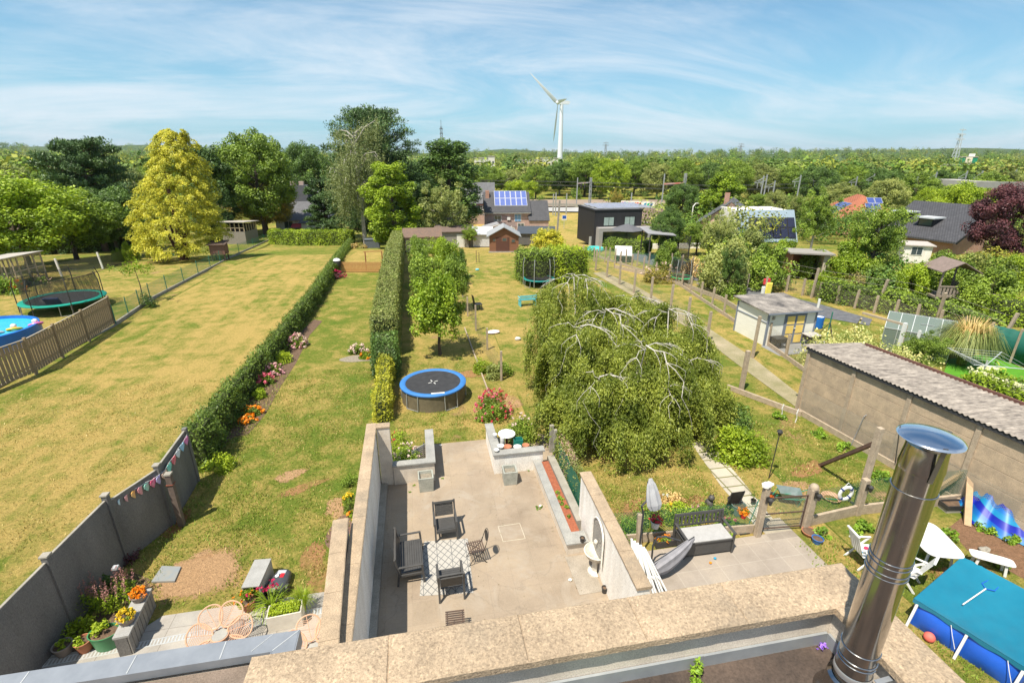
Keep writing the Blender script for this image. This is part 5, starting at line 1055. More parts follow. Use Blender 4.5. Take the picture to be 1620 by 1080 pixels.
lp_=at(481,965,FZ);t=thing('ornamental_grass','fine bright green grass tuft beside the thick garden wall','grass tuft',lp_);blades('foliage',None,.42,.60,230,'lime',t,.014,.9,4)
lp_=at(395,962,FZ);pot('terracotta_pot','tilted terracotta pot behind the flower shaped chair',lp_,.12,.16,.26,terr_);mound('potted_shrub','reddish green plant in the terracotta pot behind the flower shaped chair',(lp_.x,lp_.y,.24),.28,.25,.32,'lime',.055,500,seed=96,flowers=['orange'],fn=10,fs=.03)
da,db=Vector((-8.9,9.13,FZ)),Vector((-2.3,9.13+.42,FZ));da=at(20,1058,FZ);db=at(352,995,FZ);t=thing('drain_grating','slotted drain channel running along the terrace edge','drain',da);d_=(db-da);L_=d_.length;L_=L_+2.2;d_.normalize();s2=Vector((-d_.y,d_.x,0));mb=MB();n_=int(L_/.07)
for i in range(n_):c=da+d_*(.07*i);mb.bar(c-s2*.065,c+s2*.065,.034,.008)
mb.bar(da-s2*.078,da+d_*L_-s2*.078,.022,.010);mb.bar(da+s2*.078,da+d_*L_+s2*.078,.022,.010);mb.build('grating',M('galvanised',(.6,.61,.6),(.5,.51,.5),9,.4,.05,metal=.3),t,world=True)
mb=MB();e_=Vector((0,0,-.008));mb.bar(da+e_,da+d_*L_+e_,.15,.008);mb.build('channel',M('channel_dark',(.02,.02,.02)),t,world=True)
q=px((240,922),(277,921),(287,898),(257,897));mb=MB();mb.prism([(p.x,p.y)for p in q],.0,.055);tag(origin_to(mb.build('inspection_cover',M('cover_grey',(.22,.25,.27),(.28,.27,.24),6,.7,.2)),(q[0].x,q[0].y,0)),'square blue grey inspection cover set in the bare soil patch','cover')
mound('bed_plant','bushy plant in the bed beside the long patio wall, farthest',at(556,766,0),.3,.3,.4,'mid',.06,600,seed=97)
mound('bed_plant','yellow flowered plant in the mulch bed by the long patio wall',at(552,792,0),.22,.2,.25,'bright',.05,400,seed=98,flowers=['yellow'],fn=16,fs=.04)
mound('bed_plant','rosemary like tuft in the mulch bed by the long patio wall',at(553,806,0),.2,.25,.3,'mid',.06,600,seed=99,spike=.8)
mound('bed_plant','orange flowered plant at the near end of the mulch bed',at(557,818,0),.14,.2,.2,'bright',.05,250,seed=100,flowers=['orange'],fn=10,fs=.04)
# = RIGHT NEIGHBOUR TERRACE AND GARDEN
galv=M('white_plastic',(.74,.73,.70),(.68,.67,.64),4,.4,.03)
whitep=galv
t=thing('storage_bench','dark grey storage bench with slatted back and light grey cushion','bench',(7.10,9.72,FZ),rad(-1));Wb=1.42;hb=Wb/2
MB().bx(-hb+.05,hb-.05,-.30,.26,.06,.44).build('box',K_fur,t,bevel=.01);MB().bx(-hb+.03,hb-.03,-.33,.27,.445,.475).build('lid',K_fur,t,bevel=.006)
MB().bx(-hb+.07,hb-.07,-.32,.24,.478,.525).build('cushion',M('cushion_grey',(.42,.41,.40),(.37,.36,.35),8,.9,.2,fine=80),t,bevel=.015)
mb=MB();mb.bar((-hb,.33,.88),(hb,.33,.88),.035,.075);mb.bar((-hb+.04,.31,.55),(hb-.04,.31,.55),.03,.05)
for i in range(12):x=-hb+.10+(Wb-.2)*i/11;mb.bar((x,.31,.55),(x,.325,.86),.055,.018,(0,1,0))
mb.build('backrest',K_fur,t)
for s in(-1,1):
 x=s*(hb-.02);MB().bar((x,-.30,0),(x,-.30,.64),.05,.06,(0,1,0)).build('leg',K_fur,t,bevel=.006);MB().bar((x,.28,0),(x,.33,.92),.05,.06,(0,1,0)).build('leg',K_fur,t,bevel=.006);MB().bar((x,-.36,.65),(x,.32,.65),.065,.035).build('armrest',K_fur,t,bevel=.008)
fab=M('grey_canvas',(.30,.29,.31),(.22,.215,.23),5,.85,.2);fab2=M('pale_canvas',(.46,.46,.47),(.34,.34,.36),5,.85,.2);pole=M('graphite_pole',(.06,.062,.065),(.09,.09,.095),5,.45,.05,metal=.3)
def canopy(mb,a,b,r0,r1,seed,n=14,m=12,sway=(0,0,0)):
 r=random.Random(seed);a=Vector(a);b=Vector(b);d=(b-a).normalized();u=d.cross(Vector((0,1,0))).normalized();w=u.cross(d);ph=[r.uniform(-1,1)for _ in range(n)]
 for j in range(m+1):
  tt=j/m;c=a.lerp(b,tt)+Vector(sway)*math.sin(tt*3.14);rr=(r0+(r1-r0)*math.sin(min(1,tt*1.15)*math.pi/2)**.8)*(1-.35*max(0,tt-.85)/.15)
  for k in range(n):t_=2*math.pi*k/n;q=rr*(1+.30*(k%2)*(1 if tt>.1 else 0)+.10*ph[k]*tt);mb.v.append(tuple(c+u*q*math.cos(t_)+w*q*.55*math.sin(t_)))
 mb.f+=[(j*n+k,j*n+(k+1)%n,(j+1)*n+(k+1)%n,(j+1)*n+k)for j in range(m)for k in range(n)]+[tuple(range(n)),tuple(range(m*n,m*n+n))[::-1]]
 return mb
def up_at(px_,py_,row):
 d=ray(px_,py_);return Vector((0,0,H))+d*(row/d.y)
pbase=at(1010,880);t=thing('cantilever_parasol','upright folded pale parasol on a dark pole at the fountain wall corner','parasol',pbase);row=pbase.y
k1=up_at(1015,800,row);k2=up_at(1022,793,row+.1);top=up_at(1029,757,row+.15);bot=up_at(1037,806,row-.05);bot.z=max(bot.z,.9)
MB().tube([pbase,(pbase.x,pbase.y,k1.z-.25),k1,k2,k2+Vector((.18,0,.06))],.026,8).build('pole',pole,t,smooth=True,world=True);canopy(MB(),top,bot,.05,.15,3).build('canopy',fab2,t,world=True,smooth=False);MB().tube([k2,k2+(top-k2)*.9+Vector((-.06,0,0))],.012,6).build('tilt_arm',pole,t,world=True)
pb2=at(1030,893);t=thing('cantilever_parasol','folded grey parasol hanging from a curved arm before the storage bench','parasol',pb2);row=pb2.y
e0=up_at(1033,862,row);e1=up_at(1040,849,row);e2=up_at(1053,848,row);e3=up_at(1076,855,row-.05);c0=up_at(1098,851,row-.1);c1=up_at(1038,902,row-.55);c1.z=max(c1.z,.25)
MB().tube([pb2,e0,e1,e2,e3],.024,8).build('pole',pole,t,smooth=True,world=True);canopy(MB(),c0,c1,.05,.20,5,sway=(.05,0,-.05)).build('canopy',fab,t,world=True);MB().tube([c0+Vector((.0,0,.05)),c1+Vector((-.12,0,.25))],.016,6).build('rib_bar',pole,t,world=True)
mb=MB();mb.bar((pb2.x-.45,pb2.y,.03),(pb2.x+.45,pb2.y,.03),.05,.03);mb.bar((pb2.x,pb2.y-.45,.03),(pb2.x,pb2.y+.45,.03),.05,.03);mb.build('cross_base',pole,t,world=True)
t=thing('folded_white_frames','bundle of white folded garden chairs leaning against the fountain wall end','folding chairs',(4.75,8.75,FZ));
for i in range(5):
 a=Vector((4.66+.07*i,9.02-.03*i,1.32-.05*i));b=Vector((4.60+.19*i,8.42,FZ));mb=MB();mb.bar(a,b,.045,.05,(1,0,0));mb.bar(a+Vector((.03,-.04,-.04)),b+Vector((.10,-.12,0)),.04,.04,(1,0,0));mb.bar(a.lerp(b,.6),a.lerp(b,.6)+Vector((.06,-.12,0)),.03,.04);mb.build('frame',galv,t,world=True,bevel=.006)
def hangpot(nm,lab,p,mat,fk,s=.12,h=.2):
 t=pot(nm,lab,p,s*.7,s,h,mat);mound('potted_flowers','flowers of the '+lab,(p[0],p[1],p[2]+h*.85),s*1.3,s*1.2,.16,'mid',.05,300,seed=int(p[0]*100)%97,flowers=[fk],fn=24,fs=.04,cat='flowers');return t
row=10.26;hangpot('hanging_pot','white hanging pot with crimson flowers on the green netting',up_at(1036,834,row-.2),whitep,'red',.13,.22)
hangpot('red_pot','red pot hanging on the netting right of the storage bench',up_at(1175,818,10.05),M('red_pot_plastic',(.65,.03,.02),(.55,.02,.02),6,.4),'orange',.11,.18)
q=at(1052,862,0);t=planterbox('dark trough with orange flowers on the right terrace',(q.x,q.y,FZ),0,.62,.2,.2,blk,'flower_trough');mound('trough_flowers','orange flowers growing in the dark trough',(q.x,q.y,.17),.28,.1,.14,'mid',.05,300,seed=33,flowers=['orange'],fn=14,fs=.04,cat='flowers')
t=thing('garden_figure','dark seated animal garden figure among the netting plants','figure',at(1120,808)+Vector((0,0,.0)));MB().ball((0,0,.25),.13,10,8,(1,1.2,1.5)).build('figure_body',M('dark_bronze',(.06,.055,.05),(.1,.09,.08),9,.5),t,smooth=True);mb=MB();mb.ball((0,-.06,.52),.095,10,8);mb.add([(-.07,-.05,.58),(-.02,-.05,.6),(-.05,-.05,.68),(.07,-.05,.58),(.02,-.05,.6),(.05,-.05,.68)],[(0,1,2),(3,5,4)]);mb.build('figure_head',M('dark_bronze',(0,0,0)),t,smooth=True);MB().box((0,0,.05),(.3,.3,.1)).build('plinth',C_conc,t)
for x,y,mt,lab in((1160,805,blk,'black trolley frame tub behind the netting'),(1166,812,M('grey_tub',(.2,.25,.24),(.15,.19,.18),6,.5),'grey tub next to the black one behind the netting')):pot('tub',lab,at(x,y),.16,.2,.34,mt,cat='tub')
t=thing('deck_chair','black folded deck chair leaning behind the netting','chair',at(1158,812));mb=MB();mb.bar((-.2,.1,0),(-.2,-.1,.85),.03,.03);mb.bar((.2,.1,0),(.2,-.1,.85),.03,.03);mb.build('frame',pole,t);MB().ext([(-.2,.05,.25),(.2,.05,.25),(.2,-.1,.85),(-.2,-.1,.85)],(0,.01,0)).build('sling',blk,t)
t=thing('sprig_pot','small dark pot with a sprig standing on the stone path by the gate','pot',at(1191,797));MB().lathe((0,0,0),[(.05,0),(.08,.16),(.07,.16),(.05,.1)],16,cap=(True,False)).build('pot_body',blk,t,smooth=True);quadmesh('sprig',leafquads(nr.normal(size=(60,3))*np.array([.06,.06,.05])+np.array([0,0,.36]),.06),LM['mid'],t);MB().tube([(0,0,.1),(0,0,.36)],.008,5).build('stem',bark,t)
t=thing('garden_rake','green rake handle leaning on the gate post','tool',at(1178,845));MB().tube([(0,0,0),(.45,.25,.95)],.012,6).build('handle',M('green_handle',(.02,.22,.16)),t);MB().box((.0,.0,.02),(.3,.03,.04)).build('rake_head',blk,t)
for x,y,cc,lab in((1131,884,(.02,.35,.6),'small blue toy on the tiles below the storage bench'),(1124,891,(.85,.3,.02),'small orange toy on the tiles below the storage bench')):
 t=thing('toy',lab,'toy',at(x,y,FZ));MB().ball((0,0,.03),.035,8,6,(1.2,1,.8),.15).build('toy_body',M('toy_'+lab[6:10].strip(),cc),t,smooth=True)
pot('terracotta_bowl','wide terracotta bowl at the tile corner on the right',at(1280,845),.16,.2,.12,terr_);pot('blue_pot','blue glazed pot at the right corner of the tiles',at(1292,858),.11,.14,.16,M('blue_glaze',(.05,.16,.42),(.04,.12,.32),5,.25))
mound('fern_clump','green fern clump at the foot of the netting kerb',at(1365,838),.5,.25,.28,'weed',.10,500,seed=34,cat='plant')
mound('fern_clump','small weed clump beside the tile corner pots',at(1300,845),.3,.25,.22,'weed',.08,400,seed=35,cat='plant')
for i,(x,y,rx,ry,h,mk,fl,lab)in enumerate(((985,850,.8,.35,.55,'weed',None,'dense green plants behind the netting nearest the fountain wall'),(1030,825,.9,.4,.6,'mid',None,'green plants behind the netting under the upright parasol'),(1075,822,.8,.4,.55,'bright',['yellow'],'leafy plants with a yellow bloom behind the netting'),(1120,818,.7,.4,.5,'mid',['pink'],'leafy plants behind the storage bench back'),(1150,838,.4,.3,.35,'weed',['rose'],'pink flowered plants right behind the storage bench'),(1060,800,.5,.3,.45,'straw',['white'],'pale dry flower stalks behind the netting'))):
 mound('border_plants',lab,at(x,y),rx,ry,h,mk,.065,1500,seed=130+i,flowers=fl,fn=8,fs=.05,cat='plants')
mound('climber_shrub','dark green climber spilling over the pebbled fountain wall',Vector((4.75,10.0,0)),.35,.9,.9,'ivy',.06,1800,seed=140,cat='plant')
# ----- posts, kerb and netting, gate
cpost=M('aged_concrete_post',(.46,.37,.27),(.33,.26,.19),6,.95,.5,fine=50)
wire_g=netmat('green_netting',(.03,.17,.10),.055,.17);wire_s=netmat('grey_netting',(.30,.30,.26),.05,.13);wire_f=netmat('fine_green_mesh',(.05,.25,.17),.04,.20)
def post(mb,p,h,s=.12,lean=(0,0)):mb.bar((p[0],p[1],p[2]if len(p)>2 else 0),(p[0]+lean[0],p[1]+lean[1],(p[2]if len(p)>2 else 0)+h),s,s,(0,1,0));return mb
t=thing('netting_fence','concrete kerb fence with green diamond netting along the right terrace','fence',(4.7,10.2,0))
A_=Vector((4.65,10.28,0));B_=Vector((8.82,9.98,0));mb=MB();mb.bar(A_+Vector((0,0,.15)),B_+Vector((0,0,.15)),.06,.30);mb.build('kerb',cpost,t,world=True,bevel=.01);netting('netting',[A_,B_],.30,1.05,wire_g,t)
for x in(A_.x+.05,5.45):MB().bar((x,10.1,0),(x,10.24,.95),.12,.12,(0,1,0)).build('post',cpost,t,world=True,bevel=.01)
gp1,gp2=Vector((8.87,9.85,0)),Vector((10.42,9.90,0))
t=thing('gate_post','left concrete gate post topped with a white stone figure','post',gp1);MB().bar((0,0,0),(0,0,1.62),.15,.15,(0,1,0)).build('post_body',cpost,t,bevel=.012);MB().ball((0,0,1.70),.11,10,8,(1.5,1,.8),.15).build('stone_figure',C_white,t,smooth=True)
t=thing('gate_post','right thick round topped concrete gate post','post',gp2);MB().bar((0,0,0),(0,0,1.35),.22,.20,(0,1,0)).build('post_body',cpost,t,bevel=.02);MB().lathe((0,0,1.35),[(.12,0),(.12,.06),(.08,.12),(.003,.14)],16).build('post_cap',cpost,t,smooth=True)
t=thing('garden_gate','open wire mesh gate in a rusty brown frame between the concrete posts','gate',gp1+Vector((.1,0,0)));g0=gp1+Vector((.12,.12,0));g1=gp2+Vector((-.16,-.02,0));mb=MB()
for z_ in(.12,.62,1.15):mb.bar(g0+Vector((0,0,z_)),g1+Vector((0,0,z_)),.03,.03)
mb.bar(g0+Vector((0,0,.08)),g0+Vector((0,0,1.17)),.03,.03);mb.bar(g1+Vector((0,0,.08)),g1+Vector((0,0,1.17)),.03,.03);mb.build('gate_frame',M('rust_brown',(.07,.045,.035),(.12,.07,.05),12,.7),t,world=True);netting('gate_mesh',[g0,g1],.12,1.15,wire_s,t)
def lantern(lab,p,rz=0):
 t=thing('wall_lantern',lab,'lantern',p,rz);mb=MB();mb.bar((0,.0,.0),(0,-.10,.02),.02,.02);mb.bx(-.05,.05,-.02,0,-.12,.08);mb.build('bracket',blk,t)
 MB().lathe((0,-.12,-.1),[(.035,0),(.06,.14),(.075,.15),(.05,.19),(.01,.22)],8).build('lantern_frame',blk,t);MB().lathe((0,-.12,-.09),[(.03,0),(.052,.12),(.03,.125)],8).build('glass',M('lantern_glass',(.5,.5,.48),(.45,.45,.42),5,.1),t);return t
lantern('black lantern on the left gate post',gp1+Vector((.02,-.08,1.30)));lantern('black lantern on the right gate post',gp2+Vector((.0,-.11,1.22)));lantern('black lantern on the pebbled end of the fountain wall',Vector((4.02,7.9,1.62)),rad(60));
q0,q1,q2=Vector((10.55,9.95,0)),Vector((12.36,10.12,0)),Vector((16.9,9.95,0));lantern('black lantern on the low post right of the life ring',q1+Vector((0,-.08,1.05)))
t=thing('netting_fence','kerb fence with green netting and the life ring right of the gate','fence',q0);mb=MB();mb.bar(q0+Vector((0,0,.17)),q1+Vector((0,0,.17)),.08,.34);mb.bar(q1+Vector((.05,0,.17)),q2+Vector((0,0,.17)),.08,.34);mb.build('kerb',cpost,t,world=True,bevel=.01)
netting('netting',[q0+Vector((.05,.05,0)),q1+Vector((0,.05,0))],.3,1.15,wire_g,t);netting('netting',[q1+Vector((.1,.05,0)),q2+Vector((0,.05,0))],.3,1.2,wire_g,t);post(MB(),q1,1.25,.17).build('post',cpost,t,world=True,bevel=.012)
tp_=Vector((12.48,10.25,0));t=thing('concrete_post','tall concrete post with a brown strut beside the life ring','post',tp_);MB().bar((0,0,0),(0,.0,2.85),.15,.15,(0,1,0)).build('post_body',cpost,t,bevel=.012)
ft_=at(1297,736);MB().bar(ft_,tp_+Vector((0,.02,2.35)),.10,.10).build('strut',M('brown_timber',(.16,.09,.065),(.10,.06,.045),7,.9,.4),t,world=True)
rp=up_at(1338,780,10.02);t=thing('life_ring','white life ring with dark bands hanging on the netting','life ring',rp);
def torus(R_,r_,n=36,m=10,arc=None):
 mb=MB()
 for i in range(n):a=2*math.pi*i/n;[mb.v.append(((R_+r_*math.cos(2*math.pi*k/m))*math.cos(a),r_*.7*math.sin(2*math.pi*k/m),(R_+r_*math.cos(2*math.pi*k/m))*math.sin(a)))for k in range(m)]
 mb.f=[(i*m+k,i*m+(k+1)%m,((i+1)%n)*m+(k+1)%m,((i+1)%n)*m+k)for i in range(n)for k in range(m)];return mb
torus(.20,.055).build('ring',galv,t,smooth=True)
for k in range(4):
 a0_=rad(45+90*k);mb=MB();pts=[(.20*math.cos(a0_+d),0,.20*math.sin(a0_+d))for d in(-.12,0,.12)];mb.tube(pts,.059,10);mb.build('band',M('navy_band',(.03,.05,.16)),t,smooth=True)
MB().tube([(-.12,0,.22),(0,0,.36),(.12,0,.22)],.008,5).build('rope',galv,t)
lb_=at(1216,757);t=thing('pole_lamp','slim black garden lamp on a tall pole by the gate','lamp',lb_);hl=hgt(1236,690,lb_);hl=max(1.5,min(hl,1.9));MB().tube([(0,0,0),(.05,.0,hl)],.016,6).build('pole',blk,t);MB().lathe((.05,0,hl),[(.04,0),(.085,.12),(.10,.13),(.06,.19),(.003,.21)],6).build('lamp_head',blk,t)
wbp=at(1245,795);t=thing('wheelbarrow','green and grey wheelbarrow with an orange wheel behind the gate','wheelbarrow',wbp,rad(-25));t.scale=(.78,.78,.78);gfr=M('green_tube',(.02,.28,.17),(.02,.22,.13),6,.4)
mb=MB();rgd=lambda a,b,z:[(-a,-b,z),(a,-b,z),(a*1.1,b,z),(-a*1.1,b,z)];vs=rgd(.22,.16,.28)+rgd(.40,.28,.58);mb.add(vs,[(0,1,5,4),(1,2,6,5),(2,3,7,6),(3,0,4,7),(3,2,1,0)]);mb.build('tray',M('galv_tray',(.35,.40,.40),(.25,.32,.30),6,.45,.1,metal=.5),t)
mb=MB();[mb.tube([(-.55,0,.22),(-.2,s*.14,.26),(.3,s*.22,.36),(.80,s*.27,.60)],.016,6)for s in(-1,1)];[mb.tube([(.2,s*.2,.32),(.32,s*.2,.0),(.42,s*.2,.38)],.014,6)for s in(-1,1)];mb.tube([(-.6,-.1,.35),(-.45,0,.60),(-.3,.1,.35)],.014,6);mb.build('frame',gfr,t,smooth=True)
wh=MB().lathe((0,0,-.045),[(.11,0),(.19,.0),(.20,.02),(.20,.07),(.19,.09),(.11,.09)],24).build('tyre',blk,t,smooth=True);wh.matrix_local=Matrix.Translation((-.62,0,.20))@Matrix.Rotation(rad(90),4,'X');wh=MB().lathe((0,0,-.03),[(.003,0),(.115,.0),(.115,.06),(.003,.06)],20).build('rim',M('orange_rim',(.8,.16,.02)),t,smooth=True);wh.matrix_local=Matrix.Translation((-.62,0,.20))@Matrix.Rotation(rad(90),4,'X')
for s in(-1,1):MB().tube([(.72,s*.265,.56),(.88,s*.28,.635)],.022,8).build('grip',blk,t)
t=thing('wicker_basket','brown wicker basket in the grass behind the life ring','basket',at(1314,790));MB().lathe((0,0,0),[(.2,0),(.28,.12),(.26,.12),(.19,.03)],18,cap=(True,False)).build('basket_body',ratt,t,smooth=True)
t=thing('garden_rake','green handled rake lying in the grass behind the gate','rake',at(1290,788));MB().tube([(0,0,.03),(.9,-.3,.03)],.014,6).build('handle',gfr,t);MB().box((.92,-.31,.03),(.08,.35,.03)).build('rake_bar',blk,t)
mound('golden_bush','rounded yellow green shrub beside the stone path',Vector((10.75,13.6,0)),1.05,1.0,1.05,'lime',.10,5200,seed=150,rough=.2)
mound('dark_shrub','dark green shrub between the weeping birch and the golden bush',Vector((11.5,15.3,0)),1.0,.8,.9,'dark',.09,3500,seed=151)
mound('dark_shrub','low green growth at the foot of the weeping birch on its right',Vector((12.3,16.3,0)),.8,.6,.7,'mid',.09,1600,seed=152)
for i,(x,y)in enumerate(((1300,690),(1335,712),(1232,662),(1395,758),(1412,640),(1290,640))):mound('weed_clump',['weed clump at the kerb below the block garage corner','bramble at the base of the second garage post','weeds near the white reflectors on the kerb','weeds beside the tall concrete post','weeds creeping up the block wall','weeds at the end post of the block wall'][i],at(x,y),.35,.3,.3,'weed',.09,500,seed=160+i,cat='weed')
for i,(x,y)in enumerate(((1235,660),(1258,668))):t=thing('white_reflector_stake',['farther white twisted stake at the kerb','nearer white twisted stake at the kerb'][i],'stake',at(x,y));MB().tube([(0,0,0),(.03,0,.2),(-.02,0,.4),(.02,0,.6)],.02,6).build('stake',galv,t)
# ----- lawn with pool, chairs
def tab(nm,lab,p,rz,L,Wd,h,leg=True):
 t=thing(nm,lab,'table' if h>.5 else 'side table',p,rz);n=28;pl=[]
 for k in range(n):a=2*math.pi*k/n;c,s=math.cos(a),math.sin(a);pl.append((L/2*abs(c)**.4*(1 if c>0 else-1),Wd/2*abs(s)**.4*(1 if s>0 else-1)))
 MB().prism(pl,h-.03,h).build('tabletop',galv,t,bevel=.008)
 for sx in(-1,1):
  for sy in(-1,1):MB().bar((sx*L*.30,sy*Wd*.28,h-.03),(sx*L*.34,sy*Wd*.36,0),.06,.035).build('leg',galv,t,bevel=.005)
 return t
TABP=at(1474,851,.72);TABP.z=0
tab('garden_table','white plastic garden table on the lawn behind the chimney flue',TABP,rad(72),1.35,.92,.72)
tab('low_bench','small white bench between the pool and the soil edge',at(1562,900),rad(-38),.9,.34,.38)
def plasticchair(nm,lab,p,rz):
 t=thing(nm,lab,'chair',p,rz);MB().bx(-.24,.24,-.24,.22,.38,.41).build('seat',galv,t,bevel=.01);mb=MB()
 for i in range(5):x=-.18+.09*i;mb.bar((x,.22,.40),(x,.46,1.02),.06,.014,(0,1,0))
 mb.bar((-.23,.46,1.02),(.23,.46,1.02),.05,.03);mb.build('backrest',galv,t)
 for s in(-1,1):MB().bar((s*.26,-.26,.62),(s*.26,.32,.64),.05,.025).build('armrest',galv,t,bevel=.005);MB().bar((s*.26,-.24,.62),(s*.26,.30,.0),.045,.03,(1,0,0)).build('leg',galv,t);MB().bar((s*.235,.26,.60),(s*.235,-.30,.0),.045,.03,(1,0,0)).build('leg',galv,t)
 return t
plasticchair('reclining_chair','white reclining plastic chair left of the chimney flue',Vector((10.95,8.45,0)),rad(80));plasticchair('garden_chair','white plastic chair mostly hidden by the chimney flue',Vector((11.45,7.75,0)),rad(-150))
for c_ in(Vector((10.95,8.45,.42)),):t=thing('beach_toys','red and blue small toys on the seat of the reclining chair','toys',c_);MB().ball((.05,.05,.03),.05,8,6,(1.3,1,.6)).build('toy_body',M('toy_red',(.7,.03,.1)),t,smooth=True);MB().ball((-.12,-.05,.03),.05,8,6,(1.3,1,.6)).build('toy_body',M('toy_blue',(.1,.4,.7)),t,smooth=True)
blue=M('pool_blue',(.02,.12,.62),(.015,.10,.52),3,.35,.1);covm=M('pool_cover_teal',(.01,.15,.24),(.015,.19,.29),1.2,.32,.12,spec=.5)
P0=Vector((10.62,6.95,0));ux=Vector((1,.0,0));pw,pd=4.6,2.6;ux=Vector((math.cos(rad(-4)),math.sin(rad(-4)),0));uy=Vector((-ux.y,ux.x,0))
corn=at(1437,985);cornB=at(1590,1084)
A0=Vector((corn.x+.05,corn.y,0));A1=Vector((cornB.x+.05,cornB.y-.1,0));vdir=(A0-A1).normalized();hdir=Vector((vdir.y,-vdir.x,0));hp_=.66;Lp=(A0-A1).length+.0;Wp=2.35
t=thing('frame_pool','rectangular blue frame pool with a teal cover in the lower right corner','pool',A0)
def PP(u,w,z):return A0-vdir*u+hdir*w+Vector((0,0,z))
mb=MB();n=20;ring_=[]
for e_ in range(4):
 for i in range(n):
  q=i/n;u,w=[(Lp*q,0),(Lp,Wp*q),(Lp*(1-q),Wp),(0,Wp*(1-q))][e_];ring_.append((u,w,e_,q))
N_=len(ring_)
for j in range(5):
 zz_=hp_*j/4-.0
 for(u,w,e_,q)in ring_:
  bul=.10*math.sin(math.pi*min(1,(j)/4*1.0))*abs(math.sin(math.pi*q*(2 if e_ in(0,2)else 3)))+.02;du,dw=[(0,-bul),(bul,0),(0,bul),(-bul,0)][e_];mb.v.append(tuple(PP(u+du,w+dw,zz_+.005)))
mb.f=[(j*N_+i,j*N_+(i+1)%N_,(j+1)*N_+(i+1)%N_,(j+1)*N_+i)for j in range(4)for i in range(N_)];mb.build('pool_wall',blue,t,smooth=True,world=True)
mb=MB();n1,n2=26,30
for j in range(n2+1):
 for i in range(n1+1):
  a,b=i/n1,j/n2;sag=.12*(math.sin(math.pi*a)*math.sin(math.pi*b))**.6;fold=.010*math.sin(a*31+b*9)*math.sin(b*23)*min(1,6*min(a,1-a,b,1-b)+.2)+.022*math.exp(-((a-.12)**2+(b-.95)**2)*60)*math.sin(b*90+a*60);inw=.10*math.sin(math.pi*a)*(1 if b in(0,1)else 0);mb.v.append(tuple(PP(-.07+(Lp+.14)*a,-.07+(Wp+.14)*b,hp_+.05-sag+fold)))
mb.f=[(j*(n1+1)+i,j*(n1+1)+i+1,(j+1)*(n1+1)+i+1,(j+1)*(n1+1)+i)for j in range(n2)for i in range(n1)]
rimv=[(0,j)for j in range(n2+1)];o=len(mb.v)
for side in((lambda k:(-.07+(Lp+.14)*k,-.075)),(lambda k:(-.075,-.07+(Wp+.14)*k)),(lambda k:(Lp+.075,-.07+(Wp+.14)*k))):
 o=len(mb.v);nn2=24
 for k in range(nn2+1):u,w=side(k/nn2);mb.v.append(tuple(PP(u,w,hp_+.048)));mb.v.append(tuple(PP(u,w,hp_-.05-.02*math.sin(k*.9))))
 mb.f+=[(o+2*k,o+2*k+1,o+2*k+3,o+2*k+2)for k in range(nn2)]
mb.build('cover',covm,t,smooth=True,world=True)
for u in(0,Lp*.5,Lp):p_=PP(u,-.10,0);MB().bar((p_.x-.10,p_.y-.04,0),(p_.x+.06,p_.y,hp_),.05,.04).build('leg',galv,t,world=True,bevel=.005)
for u in(Lp*.36,Lp*.88):MB().tube([PP(u,-.09,hp_-.02),PP(u+.08,-.13,hp_-.2),PP(u+.2,-.16,.2)],.007,5).build('tie_cord',galv,t,world=True)
nb0=up_at(1510,957,PP(.6,1,0).y);c_=PP(.55,.72,hp_+.02);c2=PP(.62,1.75,hp_-.01)
t=thing('pool_net','white poled skimmer net lying on the teal pool cover','skimmer',c_);MB().tube([c_,c2],.014,6).build('handle',galv,t,world=True);mb=MB();d_=(c2-c_).normalized();s_=Vector((-d_.y,d_.x,0));mb.tube([c2,c2+d_*.12+s_*.12,c2+d_*.38+s_*.10,c2+d_*.38-s_*.10,c2+d_*.12-s_*.12,c2],.010,5);mb.build('net_frame',blue,t,world=True)
t=thing('beach_ball','coral red ball in the grass between the pool and the house wall','ball',at(1468,1013));MB().ball((0,0,.11),.11,14,10).build('ball',M('coral',(.8,.16,.12)),t,smooth=True)
m_,t_,b_,o_=newmat('striped_tarp');v_=coords(t_,(1,1,1),'UV');s_=N(t_,'ShaderNodeSeparateXYZ');t_.links.new(v_,s_.inputs[0]);f_=math_(t_,'FRACT',math_(t_,'MULTIPLY',s_.outputs[1],4.));c_=ramp(t_,f_,[(0,(.005,.012,.30)),(.36,(.005,.02,.36)),(.40,(.005,.10,.42)),(.68,(.008,.15,.44)),(.70,(.008,.19,.42)),(1,(.008,.22,.42))]);t_.nodes[-1];t_.links.new(c_,b_.inputs['Base Color']);b_.inputs['Roughness'].default_value=.45
t=thing('striped_cloth','blue and turquoise striped cloth draped over a frame by the block wall','cloth',at(1600,850));pk=up_at(1585,772,9.6);lo=at(1545,792);uvs=[];mb=MB();na,nb_=36,16
apex=Vector((pk.x,pk.y,max(1.75,pk.z)));
for j in range(nb_+1):
 for i in range(na+1):
  a=i/na;q=j/nb_;ang=rad(165)+a*rad(190);Rr=(1.15+1.5*a)*q;base=Vector((apex.x+math.cos(ang)*Rr*1.0,apex.y+math.sin(ang)*Rr,0));z_=apex.z*(1-q**.85)+.10*math.sin(q*3.1)+.03*math.sin(a*23+q*9)*q;z_-=0;f=(.07*math.sin(a*46)+.04*math.sin(a*91+q*3))*q**.7;mb.v.append((base.x+math.cos(ang)*f,base.y+math.sin(ang)*f,max(.03,z_+f*.5)));uvs.append((a,q+.06*math.sin(a*14)))
mb.f=[(j*(na+1)+i,j*(na+1)+i+1,(j+1)*(na+1)+i+1,(j+1)*(na+1)+i)for j in range(nb_)for i in range(na)]
